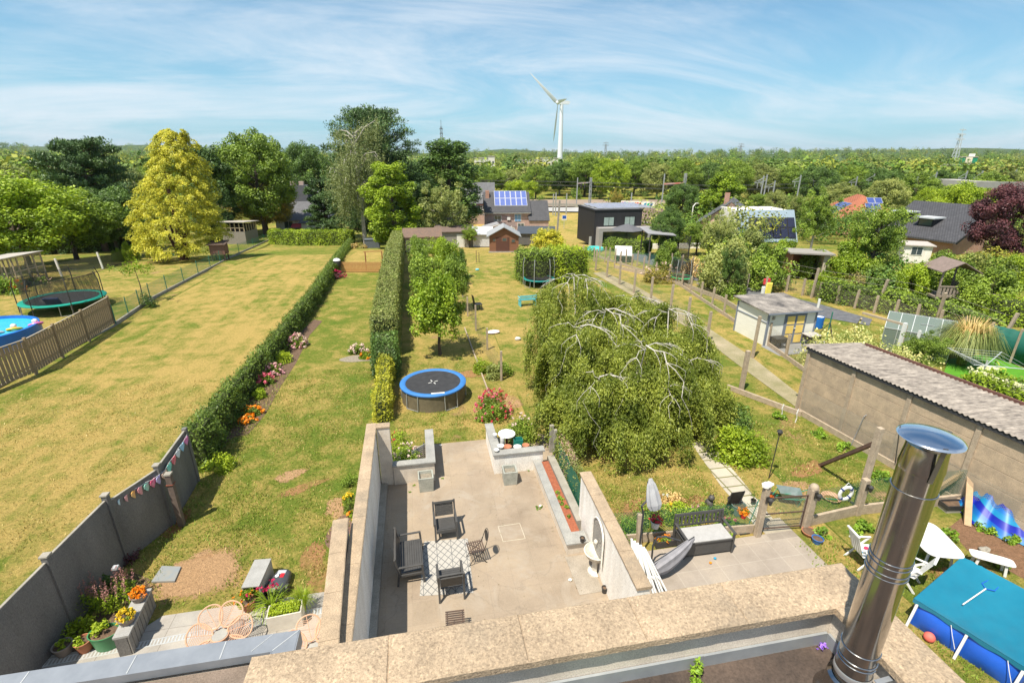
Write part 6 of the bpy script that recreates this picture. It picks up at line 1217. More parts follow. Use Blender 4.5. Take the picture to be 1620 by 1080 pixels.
ob=mb.build('cloth',m_,t,world=True);uv=ob.data.uv_layers.new(name='uv');li=[l.vertex_index for l in ob.data.loops];uv.data.foreach_set('uv',[c for k in li for c in uvs[k]]);ob.data.polygons.foreach_set('use_smooth',[True]*len(ob.data.polygons))
MB().tube([(apex.x,apex.y,0),apex-Vector((0,0,.03))],.03,6).build('frame_post',wood_o,t,world=True)
q=at(1505,806,0);t=planterbox('black tray of seedlings resting by the concrete kerb',(q.x,q.y,.12),rad(-8),.65,.34,.14,blk,'seed_tray');MB().bx(-.3,.3,-.15,.15,-.12,-.002).build('support',C_conc,t)
wallp=Vector((17.3,9.9,0))
t=thing('concrete_post','leaning concrete post nearest the block wall with timber braces','post',at(1512,790));pq=at(1512,790);tp2_=up_at(1540,690,pq.y);MB().bar(pq,(pq.x+.05,pq.y,max(1.8,tp2_.z)),.16,.16,(0,1,0)).build('post_body',cpost,t,world=True,bevel=.012)
yt=M('raw_timber',(.50,.34,.20),(.40,.27,.16),7,.85,.3);MB().bar(at(1466,785),(pq.x,pq.y-.08,1.25),.12,.10).build('brace',yt,t,world=True);MB().bar(at(1530,832),(pq.x+.06,pq.y-.06,1.05),.16,.10).build('brace',yt,t,world=True)
sheet('soil_edge',px((1500,835),(1545,800),(1660,900),(1700,960),(1600,905),(1530,870)),lawnmat('brown_soil',.85,17,straw=(.26,.15,.09),green=(.2,.13,.07),lush=(.12,.15,.04)),.01)
for i,(x,y)in enumerate(((1530,812),(1545,795),(1560,840),(1578,892),(1500,850),(1598,855))):mound('weed_clump',['bindweed under the yellow braces','ivy at the foot of the block wall beside the cloth','weeds on the brown soil edge','weeds beside the small white bench','weeds before the black seed tray','sprouts on the soil edge under the cloth'][i],at(x,y),.3,.25,.22,'weed',.08,420,seed=180+i,cat='weed')
t=thing('rock','pale rock on the brown soil edge','rock',at(1556,871));MB().ball((0,0,.05),.12,9,6,(1.4,.8,.6),.2).build('rock_body',C_conc,t)
# ----- block garage with corrugated roof
gA=at(1268,650);gB=at(1640,872);gz_=M('pebble_block',(.54,.41,.28),(.36,.28,.20),3,.95,.5,fine=55)
gA=Vector((15.30,16.3,0));gB=Vector((16.2,6.0,0));t=thing('block_garage','low garage of pebbled concrete panels with a weathered corrugated roof','garage',gA);d_=(gB-gA);L_=d_.length;d_.normalize();s_=Vector((-d_.y,d_.x,0));hw_=2.68;hi=3.1;Dp=2.7
nB=5;seg=L_/nB
for i in range(nB):
 for j in range(5):
  mb=MB();a=gA+d_*(seg*i+.02);b=gA+d_*(seg*(i+1)-.02);mb.prism([a,b,b+s_*.06,a+s_*.06],.012+j*.53,(j+1)*.53);mb.build('wall_panel',gz_,t,world=True,bevel=.006)
for i in range(nB+1):c=gA+d_*(seg*i)-s_*.05;mb=MB();mb.prism([c-d_*.075,c+d_*.075,c+d_*.075+s_*.13,c-d_*.075+s_*.13],0,hw_+.04);mb.build('wall_post',cpost,t,world=True,bevel=.01)
mb=MB();mb.prism([gA+s_*.07,gA+s_*Dp,gA+s_*Dp+d_*.1,gA+s_*.07+d_*.1],0,hw_-.2);mb.prism([gA+s_*Dp,gB+s_*Dp,gB+s_*(Dp-.1),gA+s_*(Dp-.1)],0,hw_-.2);mb.build('rear_wall',gz_,t,world=True)
def corrug(A,dx,L,dy,D_,z0,z1,mat,parent,pitch=.15,amp=.025,nm='roof',ny=10):
 mb=MB();nx=int(L/pitch*6);
 for j in range(ny+1):
  for i in range(nx+1):
   x=L*i/nx;q=j/ny;z=z0+(z1-z0)*q+amp*math.sin(2*math.pi*x/pitch)+.006*noise_.noise(Vector((x*2,q*9,0)));p=A+dx*x+dy*(D_*q);mb.v.append((p.x,p.y,z))
 mb.f=[(j*(nx+1)+i,j*(nx+1)+i+1,(j+1)*(nx+1)+i+1,(j+1)*(nx+1)+i)for j in range(ny)for i in range(nx)];ob=mb.build(nm,mat,parent,world=True,smooth=True);so_=ob.modifiers.new('thick','SOLIDIFY');so_.thickness=.012;return ob
cor=M('weathered_fibre_cement',(.40,.35,.30),(.15,.13,.115),4.5,.9,.8,stretch=(.35,2.2,1),fine=12,det=8)
corrug(gA-d_*.3-s_*.14,d_,L_+.5,s_,3.1,hw_+.13,hw_-.10,cor,t,ny=16)
mb=MB();a=gA-d_*.1-s_*.06;b=gB+d_*.2-s_*.06;mb.bar(a+Vector((0,0,hw_+.04)),b+Vector((0,0,hw_+.04)),.10,.11);mb.build('eaves_beam',M('dark_beam',(.05,.05,.055),(.035,.035,.04),6,.7),t,world=True)
mb=MB();mb.bar(gA+s_*2.86+Vector((0,0,hw_-.06)),gB+s_*2.86+Vector((0,0,hw_-.06)),.10,.12);mb.build('gutter',M('rusty_ridge',(.16,.07,.05),(.10,.05,.04),6,.8),t,world=True)
netting('low_netting',[gA+d_*.1-s_*.9,gB-s_*.75],.22,1.15,wire_s,t)if False else None
t=thing('netting_fence','grey wire netting in front of the block garage wall','fence',gA);k0=gA+Vector((-.25,-.4,0));k1=Vector((15.9,8.6,0))
netting('netting',[k0,k1],.22,1.2,wire_s,t);MB().bar(k0+Vector((0,0,.12)),k1+Vector((0,0,.12)),.09,.24).build('kerb',cpost,t,world=True,bevel=.01)
for q in(.34,.60):c=k0.lerp(k1,q);MB().tube([c+Vector((-.1,0,.0)),c+Vector((.12,0,1.2)),c+Vector((.3,0,1.3))],.012,5).build('steel_stake',C_zinc,t,world=True)
# = FENCES AND GARDEN THINGS, MIDDLE DISTANCE
fx=[(-8.45,5.9),(-8.28,8.9),(-8.02,12.0),(-7.72,15.05),(-7.50,17.4)]
fx=[]
for px_,py_ in((-60,1010),(72,880),(167,787),(247,735),(291,676)):p=at(px_,py_,2.0);fx.append(Vector((p.x,p.y,0)))
t=thing('concrete_fence','dark grey concrete panel fence between the dry lawn and the green lawn','fence',fx[1])
hs_=[1.86,1.90,2.0,1.92,1.92]
for i in range(4):
 a,b=fx[i],fx[i+1];zt_=[1.88,1.94,1.86,1.90][i]
 if i==3:zt_=1.90
 for j in range(1):mb=MB();d=(b-a).normalized();mb.bar(a+d*.07+Vector((0,0,zt_/2)),b-d*.07+Vector((0,0,zt_/2)),.05,zt_);mb.build('panel',C_dconc,t,world=True)
 mb=MB();mb.bar(a+d*.07+Vector((0,0,zt_+.012)),b-d*.07+Vector((0,0,zt_+.012)),.055,.022);mb.build('panel_cap',C_conc,t,world=True)
for i,p in enumerate(fx):
 MB().bar(p,p+Vector((0,0,[2,2.0,2.06,1.98,1.98][i])),.13,.14,(0,1,0)).build('post',C_dconc,t,world=True,bevel=.01)
 if 0<i<4:MB().box(p+Vector((0,0,[0,2.03,2.09,2.0,0][i])),(.17,.17,.05)).build('post_cap',C_conc,t,world=True,bevel=.01)
t2=thing('brown_post','brown capped timber post standing against the concrete fence','post',fx[3]+Vector((.28,-.1,0)));MB().bar((0,0,0),(0,0,1.72),.14,.14,(0,1,0)).build('post_body',M('grey_brown_wood',(.17,.13,.11),(.12,.09,.075),8,.9,.3),t2);MB().box((0,0,1.74),(.17,.17,.05)).build('cap',C_conc,t2);MB().box((0,0,1.42),(.18,.18,.02)).build('strap',M('rust',(.25,.08,.05)),t2)
bun=thing('bunting','string of small coloured heart bunting along the top of the concrete fence','bunting',fx[2]+Vector((.1,.1,1.8)))
cols=[(.55,.75,.85),(.8,.3,.3),(.85,.45,.08),(.8,.25,.3),(.25,.7,.55),(.75,.08,.2),(.5,.45,.85),(.85,.55,.4),(.1,.6,.5),(.75,.06,.12),(.7,.75,.85),(.25,.55,.85),(.75,.1,.45)]
def bl(q):
 d0=[(fx[2]+Vector((0,.3,1.78))),fx[3]+Vector((0,0,1.74)),fx[4]+Vector((0,-.12,1.82))];k=0 if q<.55 else 1;f=q/.55 if k==0 else(q-.55)/.45;return d0[k].lerp(d0[k+1],f)+Vector((.10,-.02,0))
MB().tube([bl(i/12)-Vector((0,0,.03*(i%2)))for i in range(13)],.006,4).build('cord',galv,bun,world=True)
for i,c in enumerate(cols):
 p=bl((i+.2)/12.6);mb=MB();ht=[]
 for k in range(14):a=2*math.pi*k/14;ht.append((p.x+.008*math.cos(a),p.y+.15*math.sin(a)**3,p.z-.12+.135*(math.cos(a)-.32*math.cos(2*a)-.12*math.cos(3*a))))
 mb.ext(ht,(.012,0,0));mb.build('heart',M('felt_%d'%i,tuple(.5*x+.3 for x in c),c,9,.8),bun,world=True)
wf=[at(-40,632),at(58,592),at(100,566),at(142,540),at(182,514)];pal=M('paling_wood',(.34,.25,.15),(.25,.185,.12),5,.9,.35,stretch=(3,3,.7))
t=thing('paling_fence','brown board fence of upright palings at the left edge','fence',wf[1])
for i in range(4):
 a,b=wf[i],wf[i+1];d=(b-a).normalized();L=(b-a).length;n=max(3,int(L/.19));mb=MB();s=Vector((-d.y,d.x,0))
 for k in range(n):
  c=a+d*(L*(k+.5)/n);w_=L/n*.40;mb.bar(c+s*.02,c+s*.02+Vector((0,0,1.75)),.018,w_*2,s)if False else mb.prism([c-d*w_,c+d*w_,c+d*w_+s*.02,c-d*w_+s*.02],.12,1.74+.03*math.sin(k*3.3))
 mb.bar(a+s*.035+Vector((0,0,.45)),b+s*.035+Vector((0,0,.45)),.03,.09);mb.bar(a+s*.035+Vector((0,0,1.4)),b+s*.035+Vector((0,0,1.4)),.03,.09);mb.build('paling_panel',pal,t,world=True)
 MB().bar(a+Vector((0,0,1.79)),b+Vector((0,0,1.79)),.07,.03).build('top_rail',M('pale_rail',(.42,.36,.28),(.33,.28,.21),6),t,world=True)
for p in wf:MB().bar(p,p+Vector((0,0,1.88)),.11,.11,(0,1,0)).build('post',pal,t,world=True)
MB().bar(wf[0]-Vector((-.1,.1,-.05)),wf[4]-Vector((-.1,.1,-.05)),.08,.10).build('gravel_board',C_conc,t,world=True)
gfn=[at(184,514),at(232,482),at(305,437),at(320,428)];gfar=[at(345,420),at(372,405),at(402,392),at(432,378)]
gm1=[at(184,514),at(243,473),at(325,430),at(372,405),at(432,378)]
t=thing('mesh_fence','green wire mesh fence on a low concrete plinth between the two left lawns','fence',gm1[0])
for i in range(4):MB().bar(gm1[i]+Vector((0,0,.10)),gm1[i+1]+Vector((0,0,.10)),.12,.22).build('plinth',C_conc,t,world=True)
netting('mesh',gm1,.2,1.2,wire_f,t)
for i in range(14):q=i/13*3.999;k=int(q);c=gm1[k].lerp(gm1[k+1],q-k);MB().tube([c,c+Vector((0,0,1.3))],.03,6).build('post',M('green_post',(.04,.2,.14)),t,world=True)
mound('clipped_cube_bush','small dark clipped bush with a green post beside the mesh fence',at(236,486),.5,.5,1.25,'dark',.10,900,seed=201)
q=at(228,480);t=thing('sapling','young staked tree in the parched lawn left of the mesh fence','tree',q);MB().tube([(0,0,0),(.05,0,1.4),(-.05,0,2.6)],[.04,.03,.012],6).build('trunk',bark,t);C_=nr.normal(size=(16,3))*np.array([.55,.5,.32])+np.array([0,0,2.55]);P,d=shell(C_,np.full(16,.28),34,nr,.3);quadmesh('crown',leafquads(P,.14),LM['bright'],t)
for(x,b,tp_,w,lab)in((184,413,388,18,'small round bush left of the golden conifer'),(204,412,376,28,'taller round bush close to the golden conifer')):T(x,b,tp_,w,'bush','bright',lab,'bush',cat='shrub')
def tramp(lab,p,R,hgt_,padc,netc=None,net_h=0,npost=6,legs=4,name='trampoline',skirt=False,mark=False,postc=None):
 t=thing(name,lab,'trampoline',p);pad=M('pad_'+padc[0],padc[1],tuple(x*.8 for x in padc[1]),3,.5,.1);mat_=M('jump_mat',(.028,.028,.03),(.045,.045,.048),4,.75,.05);pm=postc or M('galv_tube',(.45,.46,.46),(.35,.36,.36),9,.4,.05,metal=.4)
 MB().lathe((0,0,hgt_),[(R*.83,.0),(R*.86,.03),(R*.96,.035),(R,.0),(R,-.05),(R*.985,-.06)],40).build('pad',pad,t,smooth=True)
 MB().lathe((0,0,hgt_-.004),[(.01,0),(R*.4,-.012),(R*.84,.0)],40).build('mat',mat_,t,smooth=True)
 if skirt:MB().lathe((0,0,0),[(R*.96,.0),(R*.95,.3),(R*.965,hgt_-.06)],40).build('skirt',M('skirt_net',(.17,.14,.085),(.12,.10,.06),5,.9),t,smooth=True)
 if mark:
  mb=MB()
  for k in range(4):a=rad(25+90*k);mb.box((.15*math.cos(a),.15*math.sin(a),hgt_-.006),(.16,.035,.004),rz=a)
  mb.build('centre_mark',whitep,t);MB().box((.15,-R*.86,hgt_+.04),(.55,.10,.004)).build('warning_strip',whitep,t)
 for k in range(legs):
  a=rad(-60)+2*math.pi*k/legs;c,s=math.cos(a),math.sin(a);MB().tube([(R*.95*c-.3*s,R*.95*s+.3*c,hgt_-.05),(R*.97*c-.3*s,R*.97*s+.3*c,.03),(R*.97*c+.3*s,R*.97*s-.3*c,.03),(R*.95*c+.3*s,R*.95*s-.3*c,hgt_-.05)],.022,6).build('leg',pm,t,smooth=True)
 if netc:
  n=28;mb=MB();uvs=[]
  for k in range(n+1):
   a=2*math.pi*k/n;pull=1-.05*abs(math.sin(a*npost/2));sag=.12*abs(math.sin(a*npost/2));mb.v+=[(R*.86*math.cos(a),R*.86*math.sin(a),hgt_),(R*.90*pull*math.cos(a),R*.90*pull*math.sin(a),hgt_+net_h-sag)];uvs+=[(R*a,0),(R*a,net_h)]
  mb.f=[(2*k,2*k+2,2*k+3,2*k+1)for k in range(n)];ob=mb.build('safety_net',netc,t);uv=ob.data.uv_layers.new(name='uv');li=[l.vertex_index for l in ob.data.loops];uv.data.foreach_set('uv',[c for k in li for c in uvs[k]])
  for k in range(npost):a=2*math.pi*k/npost+.0;c,s=math.cos(a),math.sin(a);MB().tube([(R*1.0*c,R*1.0*s,.1),(R*1.0*c,R*1.0*s,hgt_+net_h*.7),(R*.93*c,R*.93*s,hgt_+net_h+.05)],.030,6).build('net_post',blk if not postc else postc,t)
 return t
netb=netmat('black_net',(.02,.02,.02),.05,.30);
tramp('big round blue edged trampoline on the orchard lawn',Vector((.32,20.05,0)),1.42,.78,('blue',(.05,.20,.52)),skirt=True,mark=True,legs=5)
pl_=at(106,488);tramp('large green edged trampoline with black net behind the paling fence',Vector((pl_.x,pl_.y,0)),2.35,.75,('green',(.01,.30,.22)),netb,1.7,7)
MB_=at(92,492,.8);t=thing('dark_blue_blanket','dark blue blanket hanging over the edge of the green trampoline','blanket',at(90,497));MB().box((.1,-.2,.95),(.9,.12,.5),rx=.5).build('cloth',M('navy_cloth',(.02,.04,.12),(.03,.05,.16),5),t,bevel=.03)
p_=at(853,452);tramp('small dark netted trampoline in front of the rounded hedge',Vector((p_.x,p_.y+.2,0)),1.28,.6,('dark teal',(.02,.22,.20)),netb,1.65,6,postc=M('galv_tube',(0,0,0)))
p_=at(1080,447);tramp('little green ringed trampoline by the slate strip',Vector((p_.x,p_.y+.3,0)),.92,.45,('bright green',(.02,.45,.16)),netb,1.5,5,postc=M('galv_tube',(0,0,0)))
pc=at(22,545);t=thing('round_pool','round blue garden pool behind the paling fence at the left edge','pool',Vector((pc.x-1.6,pc.y+.1,0)));MB().lathe((0,0,0),[(2.6,0),(2.66,.5),(2.62,.95),(2.5,.97),(2.45,.6)],48).build('pool_wall',M('pool_wall_blue',(.02,.16,.55),(.02,.13,.45),3,.4),t,smooth=True);MB().lathe((0,0,.80),[(.01,0),(2.5,0)],48).build('water',M('pool_water',(.05,.48,.72),(.04,.42,.66),1.5,.08,.15,spec=.6),t)
for i,(dx,dy,c,lab)in enumerate(((1.2,-.4,(.65,.62,.6),'grey white inflatable floating in the round pool'),(1.75,.1,(.85,.55,.05),'orange yellow inflatable on the edge of the round pool'),(2.3,.9,(.8,.2,.5),'pink and white inflatable beside the round pool'))):
 t=thing('inflatable',lab,'pool toy',Vector((pc.x-1.6+dx,pc.y+dy+.1,.84)));torus(.26,.10,20,8).mv().build('ring',M('toy_ring_%d'%i,c,tuple(x*.8 for x in c),5,.3),t,smooth=True).rotation_euler=(rad(70),0,.4*i);MB().ball((0,0,.18),.13,8,6,(1.2,1,1)).build('toy_head',galv,t,smooth=True)
mound('border_flowers','leafy shrub at the left edge beside the aviary',at(5,465),1.4,.9,1.4,'weed',.14,1500,seed=204);mound('border_flowers','orange flowering plant below the timber aviary',at(30,462),.5,.4,.9,'mid',.1,500,seed=205,flowers=['orange'],fn=26,fs=.09);mound('border_flowers','low rose plants in front of the aviary corner',at(62,450),1.1,.4,.7,'mid',.1,700,seed=206,flowers=['blush'],fn=18,fs=.06)
av=[at(-30,470),at(76,442)];t=thing('timber_aviary','pale timber framed aviary with a thin white roof at the left edge','aviary',av[1]);d=(av[1]-av[0]).normalized();L=(av[1]-av[0]).length;s=Vector((-d.y,d.x,0));mb=MB();n=8;timber=M('pale_timber',(.45,.36,.26),(.35,.28,.2),6,.85)
for k in range(n+1):
 c=av[0]+d*(L*k/n);mb.bar(c,c+Vector((0,0,2.3)),.09,.09,(0,1,0));mb.bar(c+s*2.6,c+s*2.6+Vector((0,0,2.0)),.09,.09,(0,1,0))
for z_ in(.35,1.2,2.25):mb.bar(av[0]+Vector((0,0,z_)),av[1]+Vector((0,0,z_)),.06,.08);mb.bar(av[1]+Vector((0,0,z_)),av[1]+s*2.6+Vector((0,0,z_-.15)),.06,.08)
mb.build('timber_frame',timber,t,world=True);netting('wire',[av[0],av[1],av[1]+s*2.6],.1,2.2,netmat('aviary_wire',(.25,.24,.2),.06,.14),t);MB().ext([av[0]-s*.2+Vector((0,0,2.36)),av[1]-s*.2+d*.2+Vector((0,0,2.36)),av[1]+s*2.8+d*.2+Vector((0,0,2.1)),av[0]+s*2.8+Vector((0,0,2.1))],(0,0,.05)).build('roof',M('pale_roof_sheet',(.46,.42,.38),(.36,.33,.3),3,.7),t,world=True)
MB().bx(0,0,0,0,0,0)if False else None
for i,(x,b_,tp_)in enumerate(((98,437,414),(163,425,400))):q=at(x,b_);t=thing('concrete_stake',['nearer white topped concrete stake right of the aviary','farther white topped concrete stake left of the round bushes'][i],'post',q);MB().bar((0,0,0),(-.12,0,1.55),.13,.13,(0,1,0)).build('post_body',whitep if False else C_white,t)
q=[at(98,437),at(163,425),at(240,402)];t=thing('wire_fence','sagging wire fence between the concrete stakes under the left trees','fence',q[0]);netting('wire',q,.05,1.2,netmat('old_wire',(.3,.28,.24),.12,.12),t)
t=thing('log_edging','thin brown log edging behind the green trampoline','edging',at(98,445));MB().tube([at(88,446),at(140,435),at(185,419),at(215,414)],.07,6).build('log',wood_o,t,world=True)
q=at(276,414);t=thing('hammock_chair','teal hanging seat below the golden conifer boughs','swing',q);MB().ext([(-.3,0,1.0),(-.15,0,.62),(.15,0,.55),(.35,0,.8),(.30,0,.95),(.1,0,.75),(-.1,0,.8)],(0,.25,0)).build('seat',M('teal_cloth',(.02,.18,.16)),t);MB().tube([(-.3,.1,1.0),(-.45,.1,2.4)],.015,5).build('rope',blk,t)
q=at(383,384);t=thing('stilt_playhouse','grey timber playhouse with a pale roof right of the golden conifer','playhouse',q,rad(-12));t.scale=(1.25,1.25,1.3);gw=M('silver_boards',(.28,.25,.22),(.2,.18,.16),4,.9,stretch=(1,1,4));mb=MB();mb.bx(-1.5,1.5,-1.6,-1.54,.0,1.6);mb.bx(1.44,1.5,-1.54,1.6,0,1.6);mb.bx(-1.5,-1.44,-1.54,1.6,0,1.6);mb.build('wall',gw,t)
mb=MB()
for k in range(6):x=-1.45+.58*k;mb.bx(x-.05,x+.05,-1.6,-1.5,1.62,2.6);y=-1.5+.6*k;mb.bx(1.40,1.5,y-.05,y+.05,1.62,2.5)if k>0 else None
mb.bx(-1.5,1.5,-1.62,-1.55,2.02,2.10);mb.build('rail_posts',timber,t);MB().ext([(-1.8,-1.9,2.75),(1.8,-1.9,2.75),(1.8,1.9,2.5),(-1.8,1.9,2.5)],(0,0,.08)).build('roof',M('pale_roof_sheet',(0,0,0)),t);MB().bx(-1.35,1.35,-1.3,1.5,.02,2.3).build('painted_shade_block',M('painted_inner_shade',(.03,.022,.02)),t)  # near-black solid block paints the shade inside the playhouse
t=thing('stilt_hut','small reddish hut on legs in the shade of the golden conifer','hut',at(350,412));MB().bx(-.7,.7,-.6,.6,.7,1.7).build('wall',M('red_brown_wood',(.20,.10,.08),(.15,.08,.06),5),t);[MB().bar((x,y,0),(x,y,.7),.1,.1,(0,1,0)).build('leg',wood_o,t)for x in(-.6,.6)for y in(-.5,.5)];MB().ext([(-.9,-.8,1.7),(.9,-.8,1.7),(.9,.8,1.95),(-.9,.8,1.95)],(0,0,.05)).build('roof',wood_o,t)
for i,x in enumerate((466,496,528)):q=at(x,386);t=thing('hedge_post',['left white post in front of the bright boundary hedge','middle white post in front of the bright boundary hedge','right white post in front of the bright boundary hedge'][i],'post',q+Vector((0,-.85,0)));MB().bar((0,0,0),(0,0,1.5),.12,.12,(0,1,0)).build('post_body',C_white,t,bevel=.01)
pic=M('fresh_pine',(.55,.30,.11),(.48,.25,.09),8,.8,.1)
q0_,q1_=at(541,431),at(606,431);t=thing('picket_fence','fresh orange pine picket fence closing the green lawn','fence',q0_);mb=MB();n=30
for k in range(n):c=q0_.lerp(q1_,(k+.5)/n);mb.prism([c+Vector((-.05,0,0)),c+Vector((.05,0,0)),c+Vector((.05,.02,0)),c+Vector((-.05,.02,0))],.05,.95)
mb.build('pickets',pic,t,world=True);mb=MB();[mb.bar(q0_+Vector((0,.04,z)),q1_+Vector((0,.04,z)),.03,.07)for z in(.25,.72)];mb.build('rails',pic,t,world=True)
t=thing('pergola_gate','slender orange pine gate frame behind the picket fence','frame',at(580,429));a,b=at(580,429)+Vector((0,.2,0)),at(606,428)+Vector((0,.3,0));hh=hgt(580,398,a)
for c in(a,b):MB().bar(c,c+Vector((0,0,hh)),.09,.09,(0,1,0)).build('post',M('stained_pine',(.30,.10,.04),(.25,.09,.04),6),t,world=True)
MB().bar(a+Vector((-.15,0,hh)),b+Vector((.1,0,hh)),.09,.09).build('beam',pic,t,world=True)
t=thing('kettle_barbecue','black kettle barbecue with a white lid top at the ivy hedge','barbecue',at(535,432));MB().lathe((0,0,0),[(.10,.0),(.25,.5),(.36,.7),(.38,.95),(.33,1.15)],18).build('bowl',blk,t,smooth=True);MB().lathe((0,0,1.15),[(.33,0),(.22,.14),(.003,.2)],18).build('lid',ceram,t,smooth=True);MB().bx(-.25,.25,-.25,.25,0,.08).build('base',blk,t)
mound('purple_shrub','crimson purple small shrub left of the picket fence',at(533,440),.75,.6,.65,'purple',.1,900,seed=210,flowers=['magenta'],fn=22,fs=.09)
t=thing('compost_bin','dark grey slatted compost bin at the far end of the straw patch','bin',at(590,392));MB().bx(-.95,.95,-.6,.6,0,1.15).build('bin_body',M('bin_grey',(.13,.15,.17),(.1,.11,.13),4),t,bevel=.03);MB().bx(-1.0,1.0,-.65,.65,1.155,1.22).build('lid',M('bin_grey',(0,0,0)),t)
mound('cut_branches','heap of dry brown branches beside the compost bin',at(568,393),1.3,.7,.8,'straw',.2,600,seed=211,cat='heap')
for x,y,rx,ry,h,mk,fl,fn,lab in((472,548,.5,.5,.65,'mid',['blush','pink'],34,'pale pink hydrangea farthest up the flower bed by the ivy hedge'),(450,572,.45,.5,.6,'lime',None,0,'yellow green shrub in the flower bed by the ivy hedge'),(432,592,.45,.4,.5,'mid',['pink'],30,'pink hydrangea halfway down the bed'),(420,607,.4,.35,.45,'mid',['rose'],30,'deep pink hydrangea below the light pink one'),(412,628,.35,.3,.45,'bright',None,0,'green tuft below the deep pink hydrangea'),(400,655,.4,.35,.3,'mid',['orange'],24,'orange marigolds near the end of the bed'),(392,668,.3,.25,.25,'sage',['orange'],18,'small orange flowers lowest in the bed'),(382,662,.3,.3,.25,'dark',None,0,'dark low plant lowest in the bed'),(346,742,.55,.5,.55,'lime',None,0,'solitary rounded shrub at the near end of the ivy hedge'),(567,558,.5,.35,.45,'mid',['blush'],26,'pale rose clump in a small round bed beside the clipped hedge'),(578,566,.35,.3,.35,'bright',['orange'],10,'low flowering plants at the edge of the small round bed')):
 mound('flowering_shrub' if fl else 'low_shrub',lab,at(x,y),rx,ry,h,mk,.075,1500,seed=int(x+y),flowers=fl,fn=fn,fs=.085)
blob('flower_bed',tuple(at(573,566))[:2],.75,.45,M('dry_soil',(0,0,0)),.008,21)
ob_=[at(795,602),at(764,556),at(751,520),at(734,480),at(728,450)];t=thing('orchard_fence','leaning stakes with loose wire between the orchard and the cabin lawn','fence',ob_[0]);netting('wire',ob_,.1,1.1,netmat('thin_wire',(.3,.27,.2),.08,.10),t)
for k,(x,y,h)in enumerate(((793,602,1.5),(771,553,1.25),(753,523,1.6),(740,500,1.3),(732,470,1.3))):q=at(x,y);MB().bar(q,q+Vector((0,0,h)),.09,.09,(0,1,0)).build('stake',cpost,t,world=True)
MB().bar(at(783,650)+Vector((0,0,.05)),at(735,520)+Vector((0,0,.05)),.05,.12).build('edging_board',timber,t,world=True)
t=thing('black_chair','dark garden chair standing at the orchard boundary','chair',at(756,490),rad(100));MB().bx(-.25,.25,-.25,.25,.4,.45).build('seat',blk,t);MB().bar((0,.25,.45),(0,.36,1.05),.48,.03,(0,1,0)).build('backrest',blk,t);[MB().bar((x,y,0),(x,y,.4),.04,.04,(0,1,0)).build('leg',blk,t)for x in(-.22,.22)for y in(-.2,.22)]
t=thing('cloth_bundle','small pink and white cloth bundle on the cabin lawn','cloth',at(781,527));MB().ball((0,0,.08),.28,10,6,(1.5,.8,.4),.2).build('cloth',M('pink_white',(.8,.5,.5),(.85,.8,.78),6),t,smooth=True)
t=thing('blue_bench','faded turquoise garden bench on the cabin lawn left of the weeping birch','bench',at(834,483),rad(185));bl=M('turquoise_paint',(.15,.52,.55),(.12,.45,.50),6,.6);mb=MB();[mb.bx(-.62,.62,-.25+.16*k,-.12+.16*k,.42,.45)for k in range(3)];mb.build('seat',bl,t);mb=MB();[mb.bx(-.62,.62,.26,.29,.52+.16*k,.64+.16*k)for k in range(2)];mb.build('backrest',bl,t);[MB().bx(x-.03,x+.03,-.25,.28,0,.41).build('leg',bl,t)for x in(-.55,.55)];[MB().bx(x-.03,x+.03,-.25,.28,.62,.66).build('armrest',bl,t)for x in(-.6,.6)]
for i,(x,y)in enumerate(((755,428),(819,538))):t=thing('small_toy',['light blue toy on the far cabin lawn','small white and red toy on the lawn left of the weeping birch'][i],'toy',at(x,y));MB().ball((0,0,.1),.14,8,6,(1.3,1,.7),.1).build('toy_body',M('toy_cyan',(.2,.6,.65))if i==0 else galv,t,smooth=True)
t=thing('sapling_stakes','tiny staked sapling alone on the far cabin lawn','sapling',at(756,415));[MB().bar((x,0,0),(x,0,h),.05,.05,(0,1,0)).build('stake',wood_o,t)for x,h in((-.15,1.2),(.12,1.0))]
